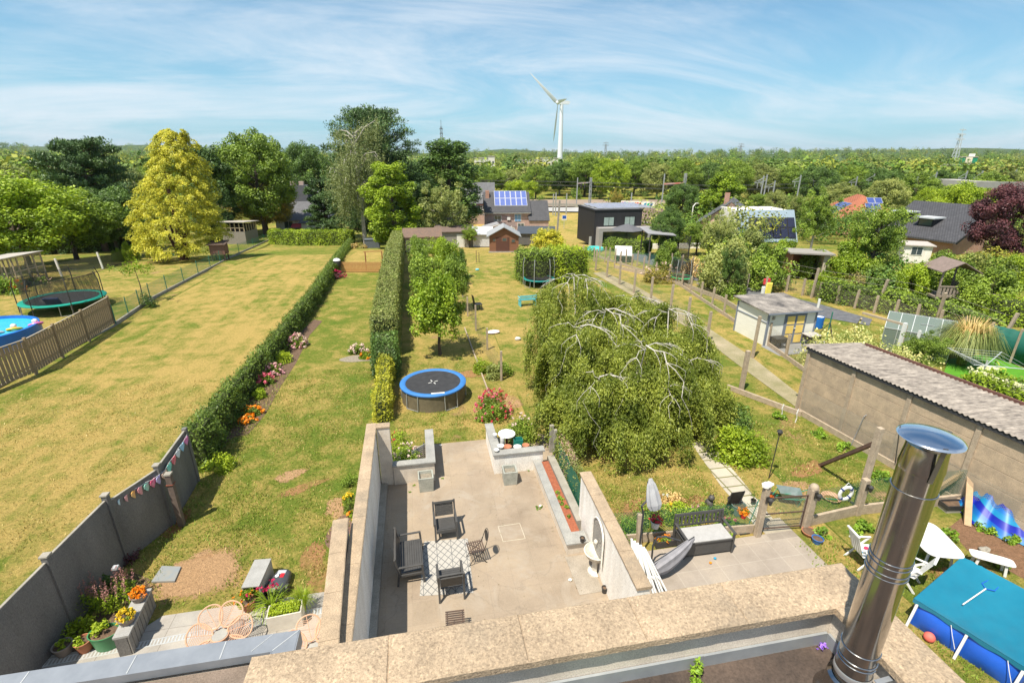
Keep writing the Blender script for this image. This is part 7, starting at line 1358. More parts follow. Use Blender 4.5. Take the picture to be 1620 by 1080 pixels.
def shed(name,lab,cat,p,rz,Wd,Dp,hw,hr,wall,roof,axis='x',over=.2,doors=(),wins=(),flat=False,doorm=None,glass=None):
 """axis='y': the ridge runs away from the viewer (gable faces the viewer)"""
 t=thing(name,lab,cat,p,rz);a,b=Wd/2,Dp/2;mb=MB()
 if flat:mb.bx(-a,a,-b,b,0,hw);mb.build('wall',wall,t);MB().ext([(-a-over,-b-over,hw),(a+over,-b-over,hw),(a+over,b+over,hr),(-a-over,b+over,hr)],(0,0,.09)).build('roof',roof,t)
 elif axis=='y':
  mb.ext([(-a,-b,0),(a,-b,0),(a,-b,hw),(0,-b,hr),(-a,-b,hw)],(0,Dp,0));mb.build('wall',wall,t);sl2=(hr-hw)/a;mb=MB()
  for s in(-1,1):mb.ext([(0,-b-over,hr+.05),(s*(a+over),-b-over,hw-sl2*over+.05),(s*(a+over),b+over,hw-sl2*over+.05),(0,b+over,hr+.05)],(0,0,.08))
  mb.build('roof',roof,t)
 else:
  mb.ext([(-a,-b,0),(-a,b,0),(-a,b,hw),(-a,0,hr),(-a,-b,hw)],(Wd,0,0));mb.build('wall',wall,t);sl2=(hr-hw)/b;mb=MB()
  for s in(-1,1):mb.ext([(-a-over,0,hr+.05),(-a-over,s*(b+over),hw-sl2*over+.05),(a+over,s*(b+over),hw-sl2*over+.05),(a+over,0,hr+.05)],(0,0,.10))
  mb.build('roof',roof,t)
 for(x,w_,h_)in doors:MB().bx(x-w_/2,x+w_/2,-b-.03,-b-.004,.05,h_).build('door',doorm or wall,t)
 for(x,z,w_,h_)in wins:
  f=MB().bx(x-w_/2-.06,x+w_/2+.06,-b-.04,-b-.004,z-h_/2-.06,z+h_/2+.06).build('window',galv,t);n=2 if w_>.8 else 1
  for k in range(n):MB().bx(x-w_/2+w_/n*k+.02,x-w_/2+w_/n*(k+1)-.02,-b-.052,-b-.041,z-h_/2,z+h_/2).build('pane',glass or GL,f)
 return t
m_,t_,GLb,o_=newmat('window_glass');GLb.inputs['Base Color'].default_value=(.06,.08,.09,1);GLb.inputs['Roughness'].default_value=.05;GLb.inputs['Specular IOR Level'].default_value=.9;GL=m_
brw=M('brown_boards',(.24,.11,.06),(.18,.085,.05),3,.85,.2,stretch=(.4,.4,5));felt_g=M('shingle_grey',(.33,.34,.35),(.27,.28,.29),2,.85,.2)
p_=at(800,399);t=shed('wooden_cabin','brown wooden garden cabin with a grey felt gable roof','cabin',p_+Vector((0,1.4,0)),rad(-8),3.3,3.0,1.85,2.75,brw,felt_g,'y',.3,doors=((-.15,1.5,1.7),),wins=((.05,1.45,.5,.3),(1.05,1.3,.4,.3),(-1.1,1.4,.3,.25)),doorm=M('dark_brown_boards',(.11,.045,.03),(.09,.04,.03),4));MB().bx(-1.75,1.75,-1.75,-1.51,0,.12).build('doorstep',C_conc,t)
for c_ in kids(t):
 if c_.name.startswith('window'):c_.data.materials[0]=brw
p_=at(850,390);shed('lean_to_shed','low shed with a dark sloping roof right of the wooden cabin','shed',p_+Vector((.4,2.4,0)),rad(-14),4.6,2.4,1.4,2.0,M('dark_boards',(.10,.10,.10),(.13,.12,.11),4),M('dark_sheet',(.05,.06,.075),(.07,.08,.09),3,.6),flat=True,wins=((0,.9,.8,.5),))
p_=at(772,392);t=shed('white_lean_to','low white slatted lean to behind the left side of the cabin','shed',p_+Vector((-.4,2.2,0)),rad(-8),2.4,2.6,1.5,2.1,M('white_slats',(.6,.6,.6),(.45,.45,.46),4),M('striped_roof',(.62,.62,.62),(.3,.3,.31),5,.6,stretch=(.2,4,1)),flat=True)
p_=at(670,400);shed('tile_roofed_hut','long garden hut with a reddish tiled roof behind the clipped hedge end','hut',p_+Vector((0,2.2,0)),rad(0),4.0,3.0,1.7,2.4,M('old_boards',(.38,.33,.28),(.28,.25,.22),5),M('old_red_tiles',(.19,.12,.085),(.14,.10,.08),3,.9,.4,fine=20),'x',.25)
p_=at(722,392);shed('dark_roof_shed','low shed with a brown flat roof and a white door left of the white post','shed',p_+Vector((0,1.6,0)),rad(0),4.8,3.2,2.0,2.35,M('shed_grey',(.3,.28,.25)),M('brown_felt',(.14,.10,.085),(.18,.13,.11),2),flat=True,doors=((.6,1.,1.7),),doorm=galv)
q=at(754,388);t=thing('white_post','tall white board post left of the wooden cabin','post',q);MB().bx(-.28,.28,-.08,.08,0,hgt(754,358,q)).build('post_body',C_white,t)
p0_,p1_,p2_=at(1208,547),at(1282,541),at(1160,522);d=(p1_-p0_).normalized();L=(p1_-p0_).length;s=Vector((-d.y,d.x,0));ctr=p0_+d*L/2+s*1.35;ang=math.atan2(d.y,d.x)
wh_=M('white_boards',(.84,.82,.74),(.72,.70,.62),3,.8,.25,stretch=(.5,.5,7));trim=M('slate_trim',(.22,.25,.30),(.18,.20,.25),5,.7);yel=M('yellow_panel',(.85,.62,.18),(.78,.55,.15),5,.7)
t=thing('yellow_door_shed','white board shed with yellow double doors and a patched felt roof','shed',ctr,ang);a,b=L/2,1.35;hS=1.88;MB().bx(-a,a,-b,b,0,hS).build('wall',wh_,t)
mb=MB()
for x,y in((-a,-b),(a,-b),(-a,b),(a,b)):mb.box((x,y,hS/2),(.09,.09,hS))
mb.box((-a-.012,0,hS*.70),(.03,2*b-.1,.06));mb.build('trim',trim,t);rf_=M('patched_felt',(.36,.32,.28),(.06,.055,.055),1.3,.9,.5,fine=18,det=9)
MB().ext([(-a-.2,-b-.2,hS+.02),(a+.2,-b-.2,hS+.02),(a+.2,b+.3,hS+.2),(-a-.2,b+.3,hS+.2)],(0,0,.05)).build('roof',rf_,t);MB().bar((-a-.21,-b-.22,hS+.02),(a+.21,-b-.22,hS+.02),.03,.08).build('fascia',trim,t)
dx0,dx1=-.42,.82;MB().bx(dx0-.08,dx1+.08,-b-.03,-b-.004,0,1.80).build('door_frame',trim,t)
for k in range(2):
 x0=dx0+(dx1-dx0)/2*k+.015;x1=x0+(dx1-dx0)/2-.03;D_=MB().bx(x0,x1,-b-.055,-b-.031,.04,1.74).build('door',trim,t)
 for j in range(3):MB().bx(x0+.06,x1-.06,-b-.068,-b-.056,.10+.55*j,.57+.55*j).build('door_panel',yel,D_)
MB().box(((dx0+dx1)/2,-b-.075,.95),(.10,.03,.05)).build('latch',galv,t);MB().box((-a+.28,-b-.05,1.62),(.12,.07,.16)).build('lamp',C_conc,t)
sheet('terrace',[tuple((ctr+d*u+s*v))[:2]for u,v in((-a-.2,-b-1.5),(a+.9,-b-1.3),(a+.9,-b),(-a-.2,-b))],M('grey_flags',(.25,.25,.25),(.20,.20,.20),2,.9),.012)
def bbq(lab,p,rz,mt):t=thing('barbecue',lab,'barbecue',p,rz);MB().bx(-.38,.38,-.28,.28,.35,.62).build('firebox',mt,t,bevel=.02);[MB().bar((x,y,0),(x,y,.35),.04,.04,(0,1,0)).build('leg',mt,t)for x in(-.33,.33)for y in(-.22,.22)];return t
bp_=ctr-s*1.85+d*1.05;t=bbq('black barbecue with a grey lid right of the yellow doors',bp_,ang,blk);MB().bx(-.42,.42,-.32,.32,.625,.70).build('lid',M('lid_grey',(.45,.42,.40),(.36,.34,.32)),t,bevel=.03);bbq('open black barbecue trough left of the yellow doors',ctr-s*1.75-d*.95,ang,blk)
q=at(1290,502);t=thing('blue_barrel','blue barrel beside a white pipe near the yellow door shed','barrel',at(1293,518));MB().lathe((0,0,0),[(.27,0),(.29,.2),(.27,.4),(.29,.6),(.27,.72),(.24,.72)],20,cap=(True,False)).build('barrel_body',M('barrel_blue',(.01,.14,.50)),t,smooth=True);MB().lathe((0,0,.7),[(.25,0),(.003,.01)],20).build('lid',ceram,t)
q=at(1293,508);t=thing('white_pipe','upright white pipe behind the blue barrel','pipe',q+Vector((0,.2,0)));MB().tube([(0,0,0),(0,0,hgt(1300,474,q))],.08,10).build('pipe',galv,t,smooth=True)
q=at(1307,538);t=thing('clothes_tripod','green tripod stand right of the blue barrel','stand',q);MB().tube([(0,0,0),(0,0,1.7)],.035,6).build('pole',M('green_post',(0,0,0)),t);[MB().tube([(0,0,1.1),(.6*math.cos(a),.6*math.sin(a),0)],.02,5).build('leg',blk,t)for a in(.4,2.5,4.6)]
q=at(1430,519,1.32);q.z=0;q=q+Vector((math.cos(rad(-50))*1.44-math.sin(rad(-50))*1.0-2.1,math.sin(rad(-50))*1.44+math.cos(rad(-50))*1.0-.9,0));t=thing('greenhouse','aluminium framed greenhouse with hazy glass roof panes','greenhouse',q+Vector((1.2,1.2,0)),rad(-50));t.scale=(.8,.8,.85);m_,tt_,gb_,o_=newmat('hazy_glass');gb_.inputs['Base Color'].default_value=(.17,.215,.19,1);gb_.inputs['Roughness'].default_value=.18;gb_.inputs['Alpha'].default_value=.8
Lg,Wg,hG,hR=3.6,2.5,1.55,2.35;a,b=Lg/2,Wg/2;al=M('aluminium',(.6,.62,.62),(.5,.52,.52),8,.4,.05,metal=.4)
for s_g in(-1,1):MB().poly([(-a,s_g*b,hG),(a,s_g*b,hG),(a,0,hR),(-a,0,hR)]).build('roof_glass',m_,t);MB().poly([(-a,s_g*b,0),(a,s_g*b,0),(a,s_g*b,hG),(-a,s_g*b,hG)]).build('side_glass',m_,t);MB().poly([(s_g*a,-b,0),(s_g*a,b,0),(s_g*a,b,hG),(s_g*a,0,hR),(s_g*a,-b,hG)]).build('end_glass',m_,t)
mb=MB()
for k in range(6):
 x=-a+Lg*k/5
 for s_g in(-1,1):mb.bar((x,s_g*b,0),(x,s_g*b,hG),.035,.035,(0,1,0));mb.bar((x,s_g*b,hG+.01),(x,0,hR+.01),.035,.035)
for s_g in(-1,1):mb.bar((-a,s_g*b,hG),(a,s_g*b,hG),.05,.05)
mb.bar((-a,0,hR),(a,0,hR),.05,.05);mb.bar((.0,-b*.5,hG+.45),(.72,-b*.5,hG+.45),.03,.03);mb.build('glazing_bars',al,t)
q=at(1425,568);
for i,(x,y,y2,mt,lab)in enumerate(((1415,572,508,galv,'white painted square post in front of the greenhouse'),(1440,575,520,galv,'thinner white post right of the square one by the greenhouse'),(1422,560,512,timber,'raw timber post between the white posts'))):q=at(x,y);t=thing('garden_post',lab,'post',q);h=hgt(x,y2,q);MB().bar((0,0,0),(0,0,h),.14-.04*i,.14-.04*i,(0,1,0)).build('post_body',mt,t)
q=at(1415,572);t=thing('timber_rail','long weathered rail leaning across the greenhouse front','rail',q);e=up_at(1365,495,at(1375,545).y);MB().bar(q+Vector((0,0,hgt(1415,508,q)-.1)),(e.x,e.y,max(e.z,1.6)),.10,.10).build('rail',timber,t,world=True);MB().bar(at(1352,520),(e.x,e.y,1.6),.08,.08).build('prop',timber,t,world=True)
mound('variegated_shrub','big cream and green variegated shrub left of the greenhouse',Vector((20.9,20.0,0)),2.3,1.7,2.0,'variegated',.12,7000,seed=220);mound('variegated_shrub','cream shrub filling the corner behind the corrugated roof',Vector((21.3,17.7,0)),1.9,1.6,1.9,'variegated',.11,5000,seed=221)
T(1462,592,516,76,'loose','mid','leafy dark shrub tree right behind the corrugated roof','shrub_tree',v=2);T(1425,585,540,44,'bush','bright','bright green shrub in front of the white posts','bush',cat='shrub')
q=at(1520,577);t=thing('pampas_grass','huge arching clump of pale pampas grass beside the green screen','grass clump',q);blades('leaves',None,1.75,2.1,1500,'sage',t,.045,1.3,5);pb_=blades('plumes',None,1.2,2.5,260,'straw',t,.05,.8,6)
q=[at(1556,562),at(1600,575),at(1680,600)];t=thing('green_screen_fence','dark green cloth screen fence at the right edge','fence',q[0]);hsn=1.75;mb=MB();n=24
for k in range(n+1):f=k/n*2*.9999;i=int(f);c=q[i].lerp(q[i+1],f-i);mb.v+=[(c.x,c.y+.04*math.sin(k*1.9),.05),(c.x,c.y+.02*math.sin(k*1.3),hsn-.04*abs(math.sin(k*.8)))]
mb.f=[(2*k,2*k+2,2*k+3,2*k+1)for k in range(n)];ob=mb.build('screen',M('dark_green_cloth',(.01,.12,.09),(.008,.095,.07),2,.7,.4,stretch=(1,1,4)),t,world=True,smooth=True);so_=ob.modifiers.new('thick','SOLIDIFY');so_.thickness=.02;[MB().bar(c+Vector((0,.06,0)),c+Vector((0,.06,1.85)),.09,.09,(0,1,0)).build('post',cpost,t,world=True)for c in q[:2]]
lim=M('lime_plastic',(.50,.60,.08),(.45,.55,.07),6,.4)
q=at(1558,597);t=thing('kids_table','lime plastic childrens table on the artificial turf','table',q,rad(20));MB().bx(-.45,.45,-.3,.3,.46,.50).build('tabletop',M('lime_white',(.72,.74,.45),(.68,.7,.4),6,.4),t,bevel=.02);[MB().bar((x,y,0),(x*.9,y*.9,.46),.06,.06,(0,1,0)).build('leg',lim,t)for x in(-.38,.38)for y in(-.24,.24)]
for i,(x,y,rz_)in enumerate(((1580,590,60),(1546,597,200))):t=thing('kids_chair',['lime plastic childrens chair with rounded back right of the lime table','lime plastic stool left of the lime table'][i],'chair',at(x,y),rad(rz_));MB().bx(-.17,.17,-.17,.17,.27,.30).build('seat',lim,t,bevel=.01);[MB().bar((a,b,0),(a,b,.27),.04,.04,(0,1,0)).build('leg',lim,t)for a in(-.15,.15)for b in(-.15,.15)];(MB().tube([(-.17,.15,.3),(-.17,.2,.5),(0,.22,.62),(.17,.2,.5),(.17,.15,.3)],.03,6).build('backrest',lim,t,smooth=True)if i==0 else None)
t=thing('rotary_dryer','grey rotary clothes dryer with thin lines above the artificial turf','clothes dryer',at(1545,618));MB().tube([(0,0,0),(0,0,1.5)],.03,8).build('mast',al,t);mb=MB()
for k in range(4):a=rad(20+90*k);mb.tube([(0,0,1.25),(1.5*math.cos(a),1.5*math.sin(a),1.6)],.02,5)
mb.build('arms',al,t);mb=MB()
for r_ in(.5,.75,1.,1.25,1.5):
 z_=1.25+.35*r_/1.5;pts=[(r_*math.cos(rad(20+90*k)),r_*math.sin(rad(20+90*k)),z_)for k in range(5)];mb.tube(pts,.006,4)
mb.build('lines',al,t)
hedge('hydrangea_row','row of cream white hydrangeas behind the corrugated roof',[at(1530,628),at(1640,668)],1.9,1.15,'bright',.12,320,bumpy=.18,seed=223,cat='hydrangea');rs=np.random.RandomState(3);a_,b_2=at(1530,628),at(1640,668);root=[o for o in bpy.data.objects if o.name.startswith('hydrangea_row')][0]
n=70;u=rs.uniform(0,1,n);C_=np.stack([(b_2.x-a_.x)*u,(b_2.y-a_.y)*u+rs.uniform(-.8,.8,n),1.12+rs.uniform(-.12,.14,n)],1);P,dd=shell(C_,np.full(n,.12),34,rs,.6);quadmesh('blossom',leafquads(P,.07,dd,.5,asp=.9),FM['cream'],root)
q=at(1488,478);t=thing('play_tower','weathered timber play tower with a peaked roof','play tower',q,rad(-20));W_=1.0;gy=M('weathered_grey_wood',(.30,.24,.20),(.22,.18,.15),6,.9);[MB().bar((x,y,0),(x,y,2.45),.09,.09,(0,1,0)).build('post',gy,t)for x in(-W_,W_)for y in(-W_,W_)];MB().bx(-W_,W_,-W_,W_,.55,.62).build('deck',gy,t)
mb=MB()
for k in range(9):x=-W_+2*W_*(k+.5)/9;mb.bx(x-.07,x+.07,-W_-.05,-W_-.02,.63,1.45);mb.bx(W_+.02,W_+.05,x-.07,x+.07,.63,1.45)
mb.bx(-W_,W_,-W_-.08,-W_-.052,1.36,1.46);mb.build('railing',gy,t);mb=MB()
for s_g in(-1,1):mb.ext([(0,-W_-.25,3.1),(s_g*(W_+.25),-W_-.25,2.4),(s_g*(W_+.25),W_+.25,2.4),(0,W_+.25,3.1)],(0,0,.06))
mb.build('roof',M('old_shingles',(.24,.18,.16),(.18,.14,.12),5,.9),t)
q=at(1500,478);t=thing('swing_beam','long timber swing beam with slanting legs right of the play tower','swing frame',q);e0,e1=up_at(1512,456,29.6),up_at(1598,471,25.5);MB().bar(e0,e1,.13,.13).build('beam',gy,t,world=True);
for x,y,x2,y2 in((1520,480,1526,458),(1531,482,1537,460),(1543,484,1548,462),(1556,484,1560,464),(1567,492,1580,468)):g_0=at(x,y);f=(at(x2,y+2).y-e0.y)/(e1.y-e0.y)if False else(x2-1512)/86;MB().bar(g_0,e0.lerp(e1,f),.08,.08).build('leg',timber if x>1560 else al,t,world=True)
p_=at(1285,445);t=thing('open_shelter','open timber shelter with orange inner boards and a flat roof','shelter',p_+Vector((0,1.2,0)),rad(-25));orr=M('orange_boards',(.40,.17,.09),(.32,.14,.08),4,.85,stretch=(.4,.4,4));MB().bx(-1.4,1.4,1.1,1.2,0,2.2).build('rear_wall',orr,t);MB().bx(-1.45,-1.35,-1.2,1.1,0,2.2).build('side_wall',orr,t);MB().bx(1.0,1.45,-1.2,1.1,0,2.2).build('side_wall',M('pale_boards',(.5,.44,.34),(.42,.37,.3),4,.85,stretch=(.4,.4,5)),t);MB().ext([(-1.7,-1.5,2.3),(1.7,-1.5,2.3),(1.7,1.4,2.22),(-1.7,1.4,2.22)],(0,0,.12)).build('roof',M('grey_flat_roof',(.33,.30,.27),(.27,.25,.22),3),t)
p_=at(1463,418);t=shed('white_garden_hut','small white flat roofed hut below the black tiled house','hut',p_+Vector((0,1.5,0)),rad(-30),2.3,2.0,1.7,1.8,C_white,M('hut_roof',(.5,.45,.4),(.4,.36,.33)),flat=True,wins=((-.1,1.2,.9,.7),))
def fence_line(lab,pts,n,h,s=.11,wire=None,z1=None,mat=None,jit=.04,nm='post_fence',kerb=None,seed=1):
 t=thing(nm,lab,'fence',pts[0]);r=random.Random(seed);L=[0]
 for i in range(len(pts)-1):L.append(L[-1]+(pts[i+1]-pts[i]).length)
 for k in range(n):
  q=L[-1]*k/(n-1);i=max(j for j in range(len(L)-1)if L[j]<=q+1e-6);c=pts[i].lerp(pts[i+1],(q-L[i])/(L[i+1]-L[i]));c.z=terr(c.x,c.y);hh=h*r.uniform(.94,1.05);MB().bar(c,c+Vector((r.uniform(-jit,jit),r.uniform(-jit,jit),hh)),s,s,(0,1,0)).build('post',mat or cpost,t,world=True)
 if wire:netting('wire',pts,.1,z1 or h*.8,wire,t)
 if kerb:[MB().bar(pts[i]+Vector((0,0,kerb/2)),pts[i+1]+Vector((0,0,kerb/2)),.08,kerb).build('kerb',cpost,t,world=True)for i in range(len(pts)-1)]
 return t
thinw=netmat('thin_wire',(0,0,0));thinw=bpy.data.materials['thin_wire']
fence_line('row of concrete posts with wire between gravel path and weeping birch',[at(942,428),at(1000,462),at(1060,496),at(1118,540)],8,1.9,.13,thinw,1.2,seed=2)
q=at(1172,618);t=thing('concrete_post','thick dark concrete post right of the weeping birch','post',q);MB().bar((0,0,0),(.02,0,1.95),.17,.17,(0,1,0)).build('post_body',cpost,t,bevel=.015)
q=at(1190,566);t=thing('concrete_post','slim concrete post at the path edge before the yellow door shed','post',q);MB().bar((0,0,0),(.02,0,2.3),.13,.13,(0,1,0)).build('post_body',cpost,t,bevel=.01)
t=thing('concrete_kerb','low brown concrete kerb from the weeping birch to the block garage','kerb',at(1160,625));MB().bar(at(1150,615)+Vector((0,0,.11)),gA+Vector((-.3,-.6,.11)),.10,.22).build('kerb',cpost,t,world=True)
fence_line('wire fence with concrete posts and kerb in front of the yellow door shed',[at(948,408),at(1010,428),at(1075,452),at(1150,502),at(1205,540),at(1275,590)],17,1.35,.11,thinw,1.1,kerb=.22,seed=3)
fence_line('wire fence with stone kerb along the slate strip',[at(972,424),at(1060,445),at(1140,475),at(1180,500)],2,.5,.1,None,kerb=.3,seed=4,nm='stone_kerb')
fence_line('green meshed post fence left of the little green trampoline',[at(905,412),at(950,414),at(1000,420),at(1050,425),at(1110,437),at(1180,462)],18,1.5,.10,netmat('pale_green_wire',(.1,.3,.22),.07,.09),1.3,seed=5)
fence_line('post and wire fence between slate strip and straw strip',[at(1180,445),at(1245,462),at(1320,480),at(1400,500),at(1480,522),at(1560,545)],14,1.3,.12,thinw,1.1,seed=6)
fence_line('tall leaning wooden posts with barbed wire before the long green hedge',[at(1205,452),at(1310,478),at(1430,500),at(1572,560)],5,2.4,.13,None,jit=.35,seed=7,nm='barbed_wire_fence')
w_=MB();pp_=[at(1205,452),at(1310,478),at(1430,500),at(1572,560)]
for z_ in(1.3,1.8,2.2):w_.tube([p+Vector((0,0,z_))for p in pp_],.007,4)
w_.build('wire',C_conc,[o for o in bpy.data.objects if o.name.startswith('barbed_wire_fence')][0],world=True)
t=thing('small_trailer','tilted white panel on a dark trailer left of the slate strip','trailer',at(985,414),rad(-20));t.scale=(.75,.75,.75);MB().ext([(-1.1,-.9,.95),(1.1,-.9,.95),(1.1,.8,1.9),(-1.1,.8,1.9)],(0,0,.06)).build('panel',galv,t);MB().bx(-1.1,1.1,-.6,.6,.35,.75).build('trailer_box',M('trailer_dark',(.06,.06,.07)),t);[MB().tube([(x,-.62,.3),(x,-.5,.3)],.3,14).build('wheel',blk,t)for x in(-.4,.4)]
t=thing('plant_tubs','pair of black tubs on a pale stand by the slate strip','tubs',at(1120,452));[MB().lathe((x,0,.25),[(.3,0),(.42,.35),(.4,.4),(.01,.38)],16,cap=(True,False)).build('tub',blk,t,smooth=True)for x in(-.5,.45)];MB().bx(-.9,.9,-.3,.3,.15,.22).build('stand',C_conc,t);[MB().bar((x,0,0),(x,0,.15),.06,.06,(0,1,0)).build('leg',C_conc,t)for x in(-.8,.8)]
q=at(1136,462);t=thing('white_post','short white concrete post beside the black tubs','post',q);MB().bar((0,0,0),(.05,0,1.6),.16,.16,(0,1,0)).build('post_body',C_white,t)
t=thing('hanging_jackets','red and yellow jackets hanging on a post behind the shed roof','clothes',at(1207,478));MB().bar((0,0,0),(0,0,1.9),.09,.09,(0,1,0)).build('post',cpost,t);MB().box((.22,0,1.0),(.5,.2,.9),ry=.06).build('yellow_jacket',M('yellow_cloth',(.85,.72,.12),(.75,.6,.1)),t,bevel=.06);MB().box((.1,.12,1.5),(.5,.18,.45)).build('red_jacket',M('red_cloth',(.65,.05,.06)),t,bevel=.06);MB().box((-.2,-.05,.8),(.22,.2,.8)).build('white_cloth',galv,t,bevel=.05)
mound('dry_reeds','straw coloured reeds right of the dark mesh pavilion',at(1100,438),1.8,1.0,1.9,'straw',.3,1400,seed=230,spike=.85,cat='reeds');mound('brown_shrub','reddish brown shrub left of the little green trampoline',at(1045,446),1.9,1.1,1.5,'brown',.14,1800,seed=231,flowers=['blush'],fn=20,fs=.1)
mound('slate_shrub','green shrub at the kerb behind the white short post',at(1160,470),1.3,.8,1.1,'mid',.14,1200,seed=232)
mound('garden_plants','low plants by the fence in front of the black house',at(930,405),1.6,.8,1.0,'bright',.15,900,seed=233,cat='plants');mound('garden_plants','yellow green plants at the black house terrace edge',at(1030,392),1.6,.8,1.5,'lime',.18,900,seed=234,cat='plants')
# ----- dense shrubbery between the right hand gardens, litter on the patio
rw=np.random.RandomState(15);sp=[]
for _ in range(150):
 x=rw.uniform(1225,1650);y=rw.uniform(418,468)+max(0,(x-1450))*.10
 if(1225<x<1345 and y<480)or(1415<x<1525 and y<447)or(1450<x and y>456):continue
 p=at(x,y);h=rw.uniform(1.2,2.6);sp.append((p.x,p.y,p.z,h,h*rw.uniform(1.1,1.7),tuple(c*rw.uniform(.9,1.3)for c in tone())))
for _ in range(50):
 x=rw.uniform(1125,1175);y=rw.uniform(400,450);p=at(x,y);h=rw.uniform(1.6,3.2);sp.append((p.x,p.y,p.z,h,h*rw.uniform(1.1,1.6),tone()))
woods('undergrowth','dense garden shrubbery on the right around the timber shelter',sp,520,16,.50)
P=np.stack([nr.uniform(-1.2,3.3,420),nr.uniform(8,15.8,420),np.full(420,.024)],1);e=nr.uniform(0,1,420)<.45;P[e,0]=np.where(nr.uniform(0,1,e.sum())<.5,-1.3,3.33)+nr.normal(size=e.sum())*.07
o=quadmesh('leaf_litter',leafquads(P,.03,np.tile([0,0,1.],(420,1)),.85,asp=.7),leafmat('dry_litter',(.22,.15,.08),(.42,.36,.26),(.2,.16,.08)));o['kind']='stuff';o['label']='dry leaf litter scattered on the patio';o['category']='litter'
# = HOUSES, RAILWAY, HORIZON
blackw=M('black_cladding',(.022,.021,.024),(.03,.029,.032),2,.6,.2,stretch=(5,5,.3));tileb=M('dark_roof_tiles',(.055,.055,.065),(.075,.073,.08),2.5,.7,.3,fine=12)
def rooftile(name,c1,c2,row=.34,w=.25):
 m,t,b,o=newmat(name);v=coords(t);s=N(t,'ShaderNodeSeparateXYZ');t.links.new(v,s.inputs[0]);cb=N(t,'ShaderNodeCombineXYZ');t.links.new(s.outputs[0],cb.inputs[0]);t.links.new(math_(t,'ADD',s.outputs[1],s.outputs[2]),cb.inputs[1])
 br=N(t,'ShaderNodeTexBrick');t.links.new(cb.outputs[0],br.inputs[0]);br.inputs['Scale'].default_value=1;br.inputs['Brick Width'].default_value=w;br.inputs['Row Height'].default_value=row;br.inputs['Mortar Size'].default_value=.03;br.inputs['Color1'].default_value=col4(c1);br.inputs['Color2'].default_value=col4(c2);br.inputs['Mortar'].default_value=col4(tuple(x*.45 for x in c1));n=noise(t,v,1.2,5.);c=mixc(t,.5,br.outputs[0],ramp(t,n,[(.3,(.75,)*3),(.7,(1.3,)*3)]),'MULTIPLY');t.links.new(c,b.inputs['Base Color']);b.inputs['Roughness'].default_value=.65;return m
RT=rooftile('black_tiles',(.055,.055,.063),(.075,.074,.082));RTo=rooftile('orange_tiles',(.42,.14,.07),(.36,.12,.06));RTb=rooftile('brown_tiles',(.17,.115,.085),(.21,.145,.11));RTg=rooftile('grey_slates',(.115,.115,.125),(.14,.14,.15))
B_pink=brickmat('pinkish_brick',(.46,.29,.25),(.40,.25,.22));B_red=brickmat('red_brick',(.42,.18,.11),(.36,.15,.09));curt=M('curtain_glass',(.35,.42,.38),(.25,.32,.30),3,.15,0);skyg=M('painted_sky_glass',(.12,.28,.5),(.2,.34,.5),2,.1,0)  # skyg paints the sky's reflection into the pane's base colour
solar=M('solar_cell',(.07,.10,.30),(.05,.075,.24),1,.12,0,spec=.8);solard=M('dark_solar_cell',(.012,.013,.035),(.02,.022,.05),1,.12,0,spec=.8)
def window(par,x,z,w,h,y,glass=None,frame=None,n=2,face='y',sill=True):
 """window on the facade plane y (viewer side -y) or x=const side"""
 f=MB()
 if face=='y':f.bx(x-w/2-.06,x+w/2+.06,y-.05,y-.003,z-h/2-.06,z+h/2+.06)
 else:f.bx(y-.05,y-.003,x-w/2-.06,x+w/2+.06,z-h/2-.06,z+h/2+.06)
 f=f.build('window',frame or galv,par)
 for k in range(n):
  a,b=x-w/2+w/n*k+.03,x-w/2+w/n*(k+1)-.03;m=MB();(m.bx(a,b,y-.065,y-.051,z-h/2,z+h/2)if face=='y' else m.bx(y-.065,y-.051,a,b,z-h/2,z+h/2));m.build('pane',glass or GL,f)
 return f
def panels(par,org,ux,uy,nx,ny,w,h,cell,gap=.05,frame=None,thick=.05):
 org,ux,uy=Vector(org),Vector(ux).normalized(),Vector(uy).normalized();nn=ux.cross(uy).normalized()
 for j in range(ny):
  for i in range(nx):
   o=org+ux*(i*(w+gap))+uy*(j*(h+gap));q=[o,o+ux*w,o+ux*w+uy*h,o+uy*h];f=MB().ext(q,nn*thick).build('solar_panel',frame or al,par);e=.05;q2=[o+ux*e+uy*e+nn*(thick+.004),o+ux*(w-e)+uy*e+nn*(thick+.004),o+ux*(w-e)+uy*(h-e)+nn*(thick+.004),o+ux*e+uy*(h-e)+nn*(thick+.004)];MB().ext(q2,nn*.006).build('cell',cell,f)
a0_=at(938,389);a1_=at(1003,387);aL=at(903,374)
d=(a1_-a0_);d.z=0;Wb_=9.2;d.normalize();ang=math.atan2(d.y,d.x);e=(aL-a0_);e.z=0;Db=min(e.length,10.5);h1=hgt(938,334,a0_)
t=thing('black_house','modern black cube house with a grey framed terrace opening','house',a0_,ang);Wb_=wid(68,a0_)*1.16;Db=6.4
MB().bx(0,Wb_,0,Db,0,h1).build('wall',blackw,t);MB().bx(-.08,Wb_+.08,-.08,Db+.08,h1+.003,h1+.16).build('roof_edge',M('black_trim',(.02,.02,.022)),t)
MB().bx(.25,Wb_-.25,.25,Db-.25,h1+.162,h1+.20).build('roof',M('grey_membrane',(.30,.30,.31),(.24,.24,.25),1.2),t)
for j in range(3):panels(t,(.5,.5+1.9*j,h1+.25),(1,0,0),(0,1,.10),6,1,1.15,1.6,M('grey_cell',(.22,.22,.28),(.30,.30,.35),2,.25),.08,thick=.04)
for x in(Wb_*.30,Wb_*.74):window(t,x,h1*.70,1.35,1.0,0,curt,M('black_trim',(0,0,0)),2)
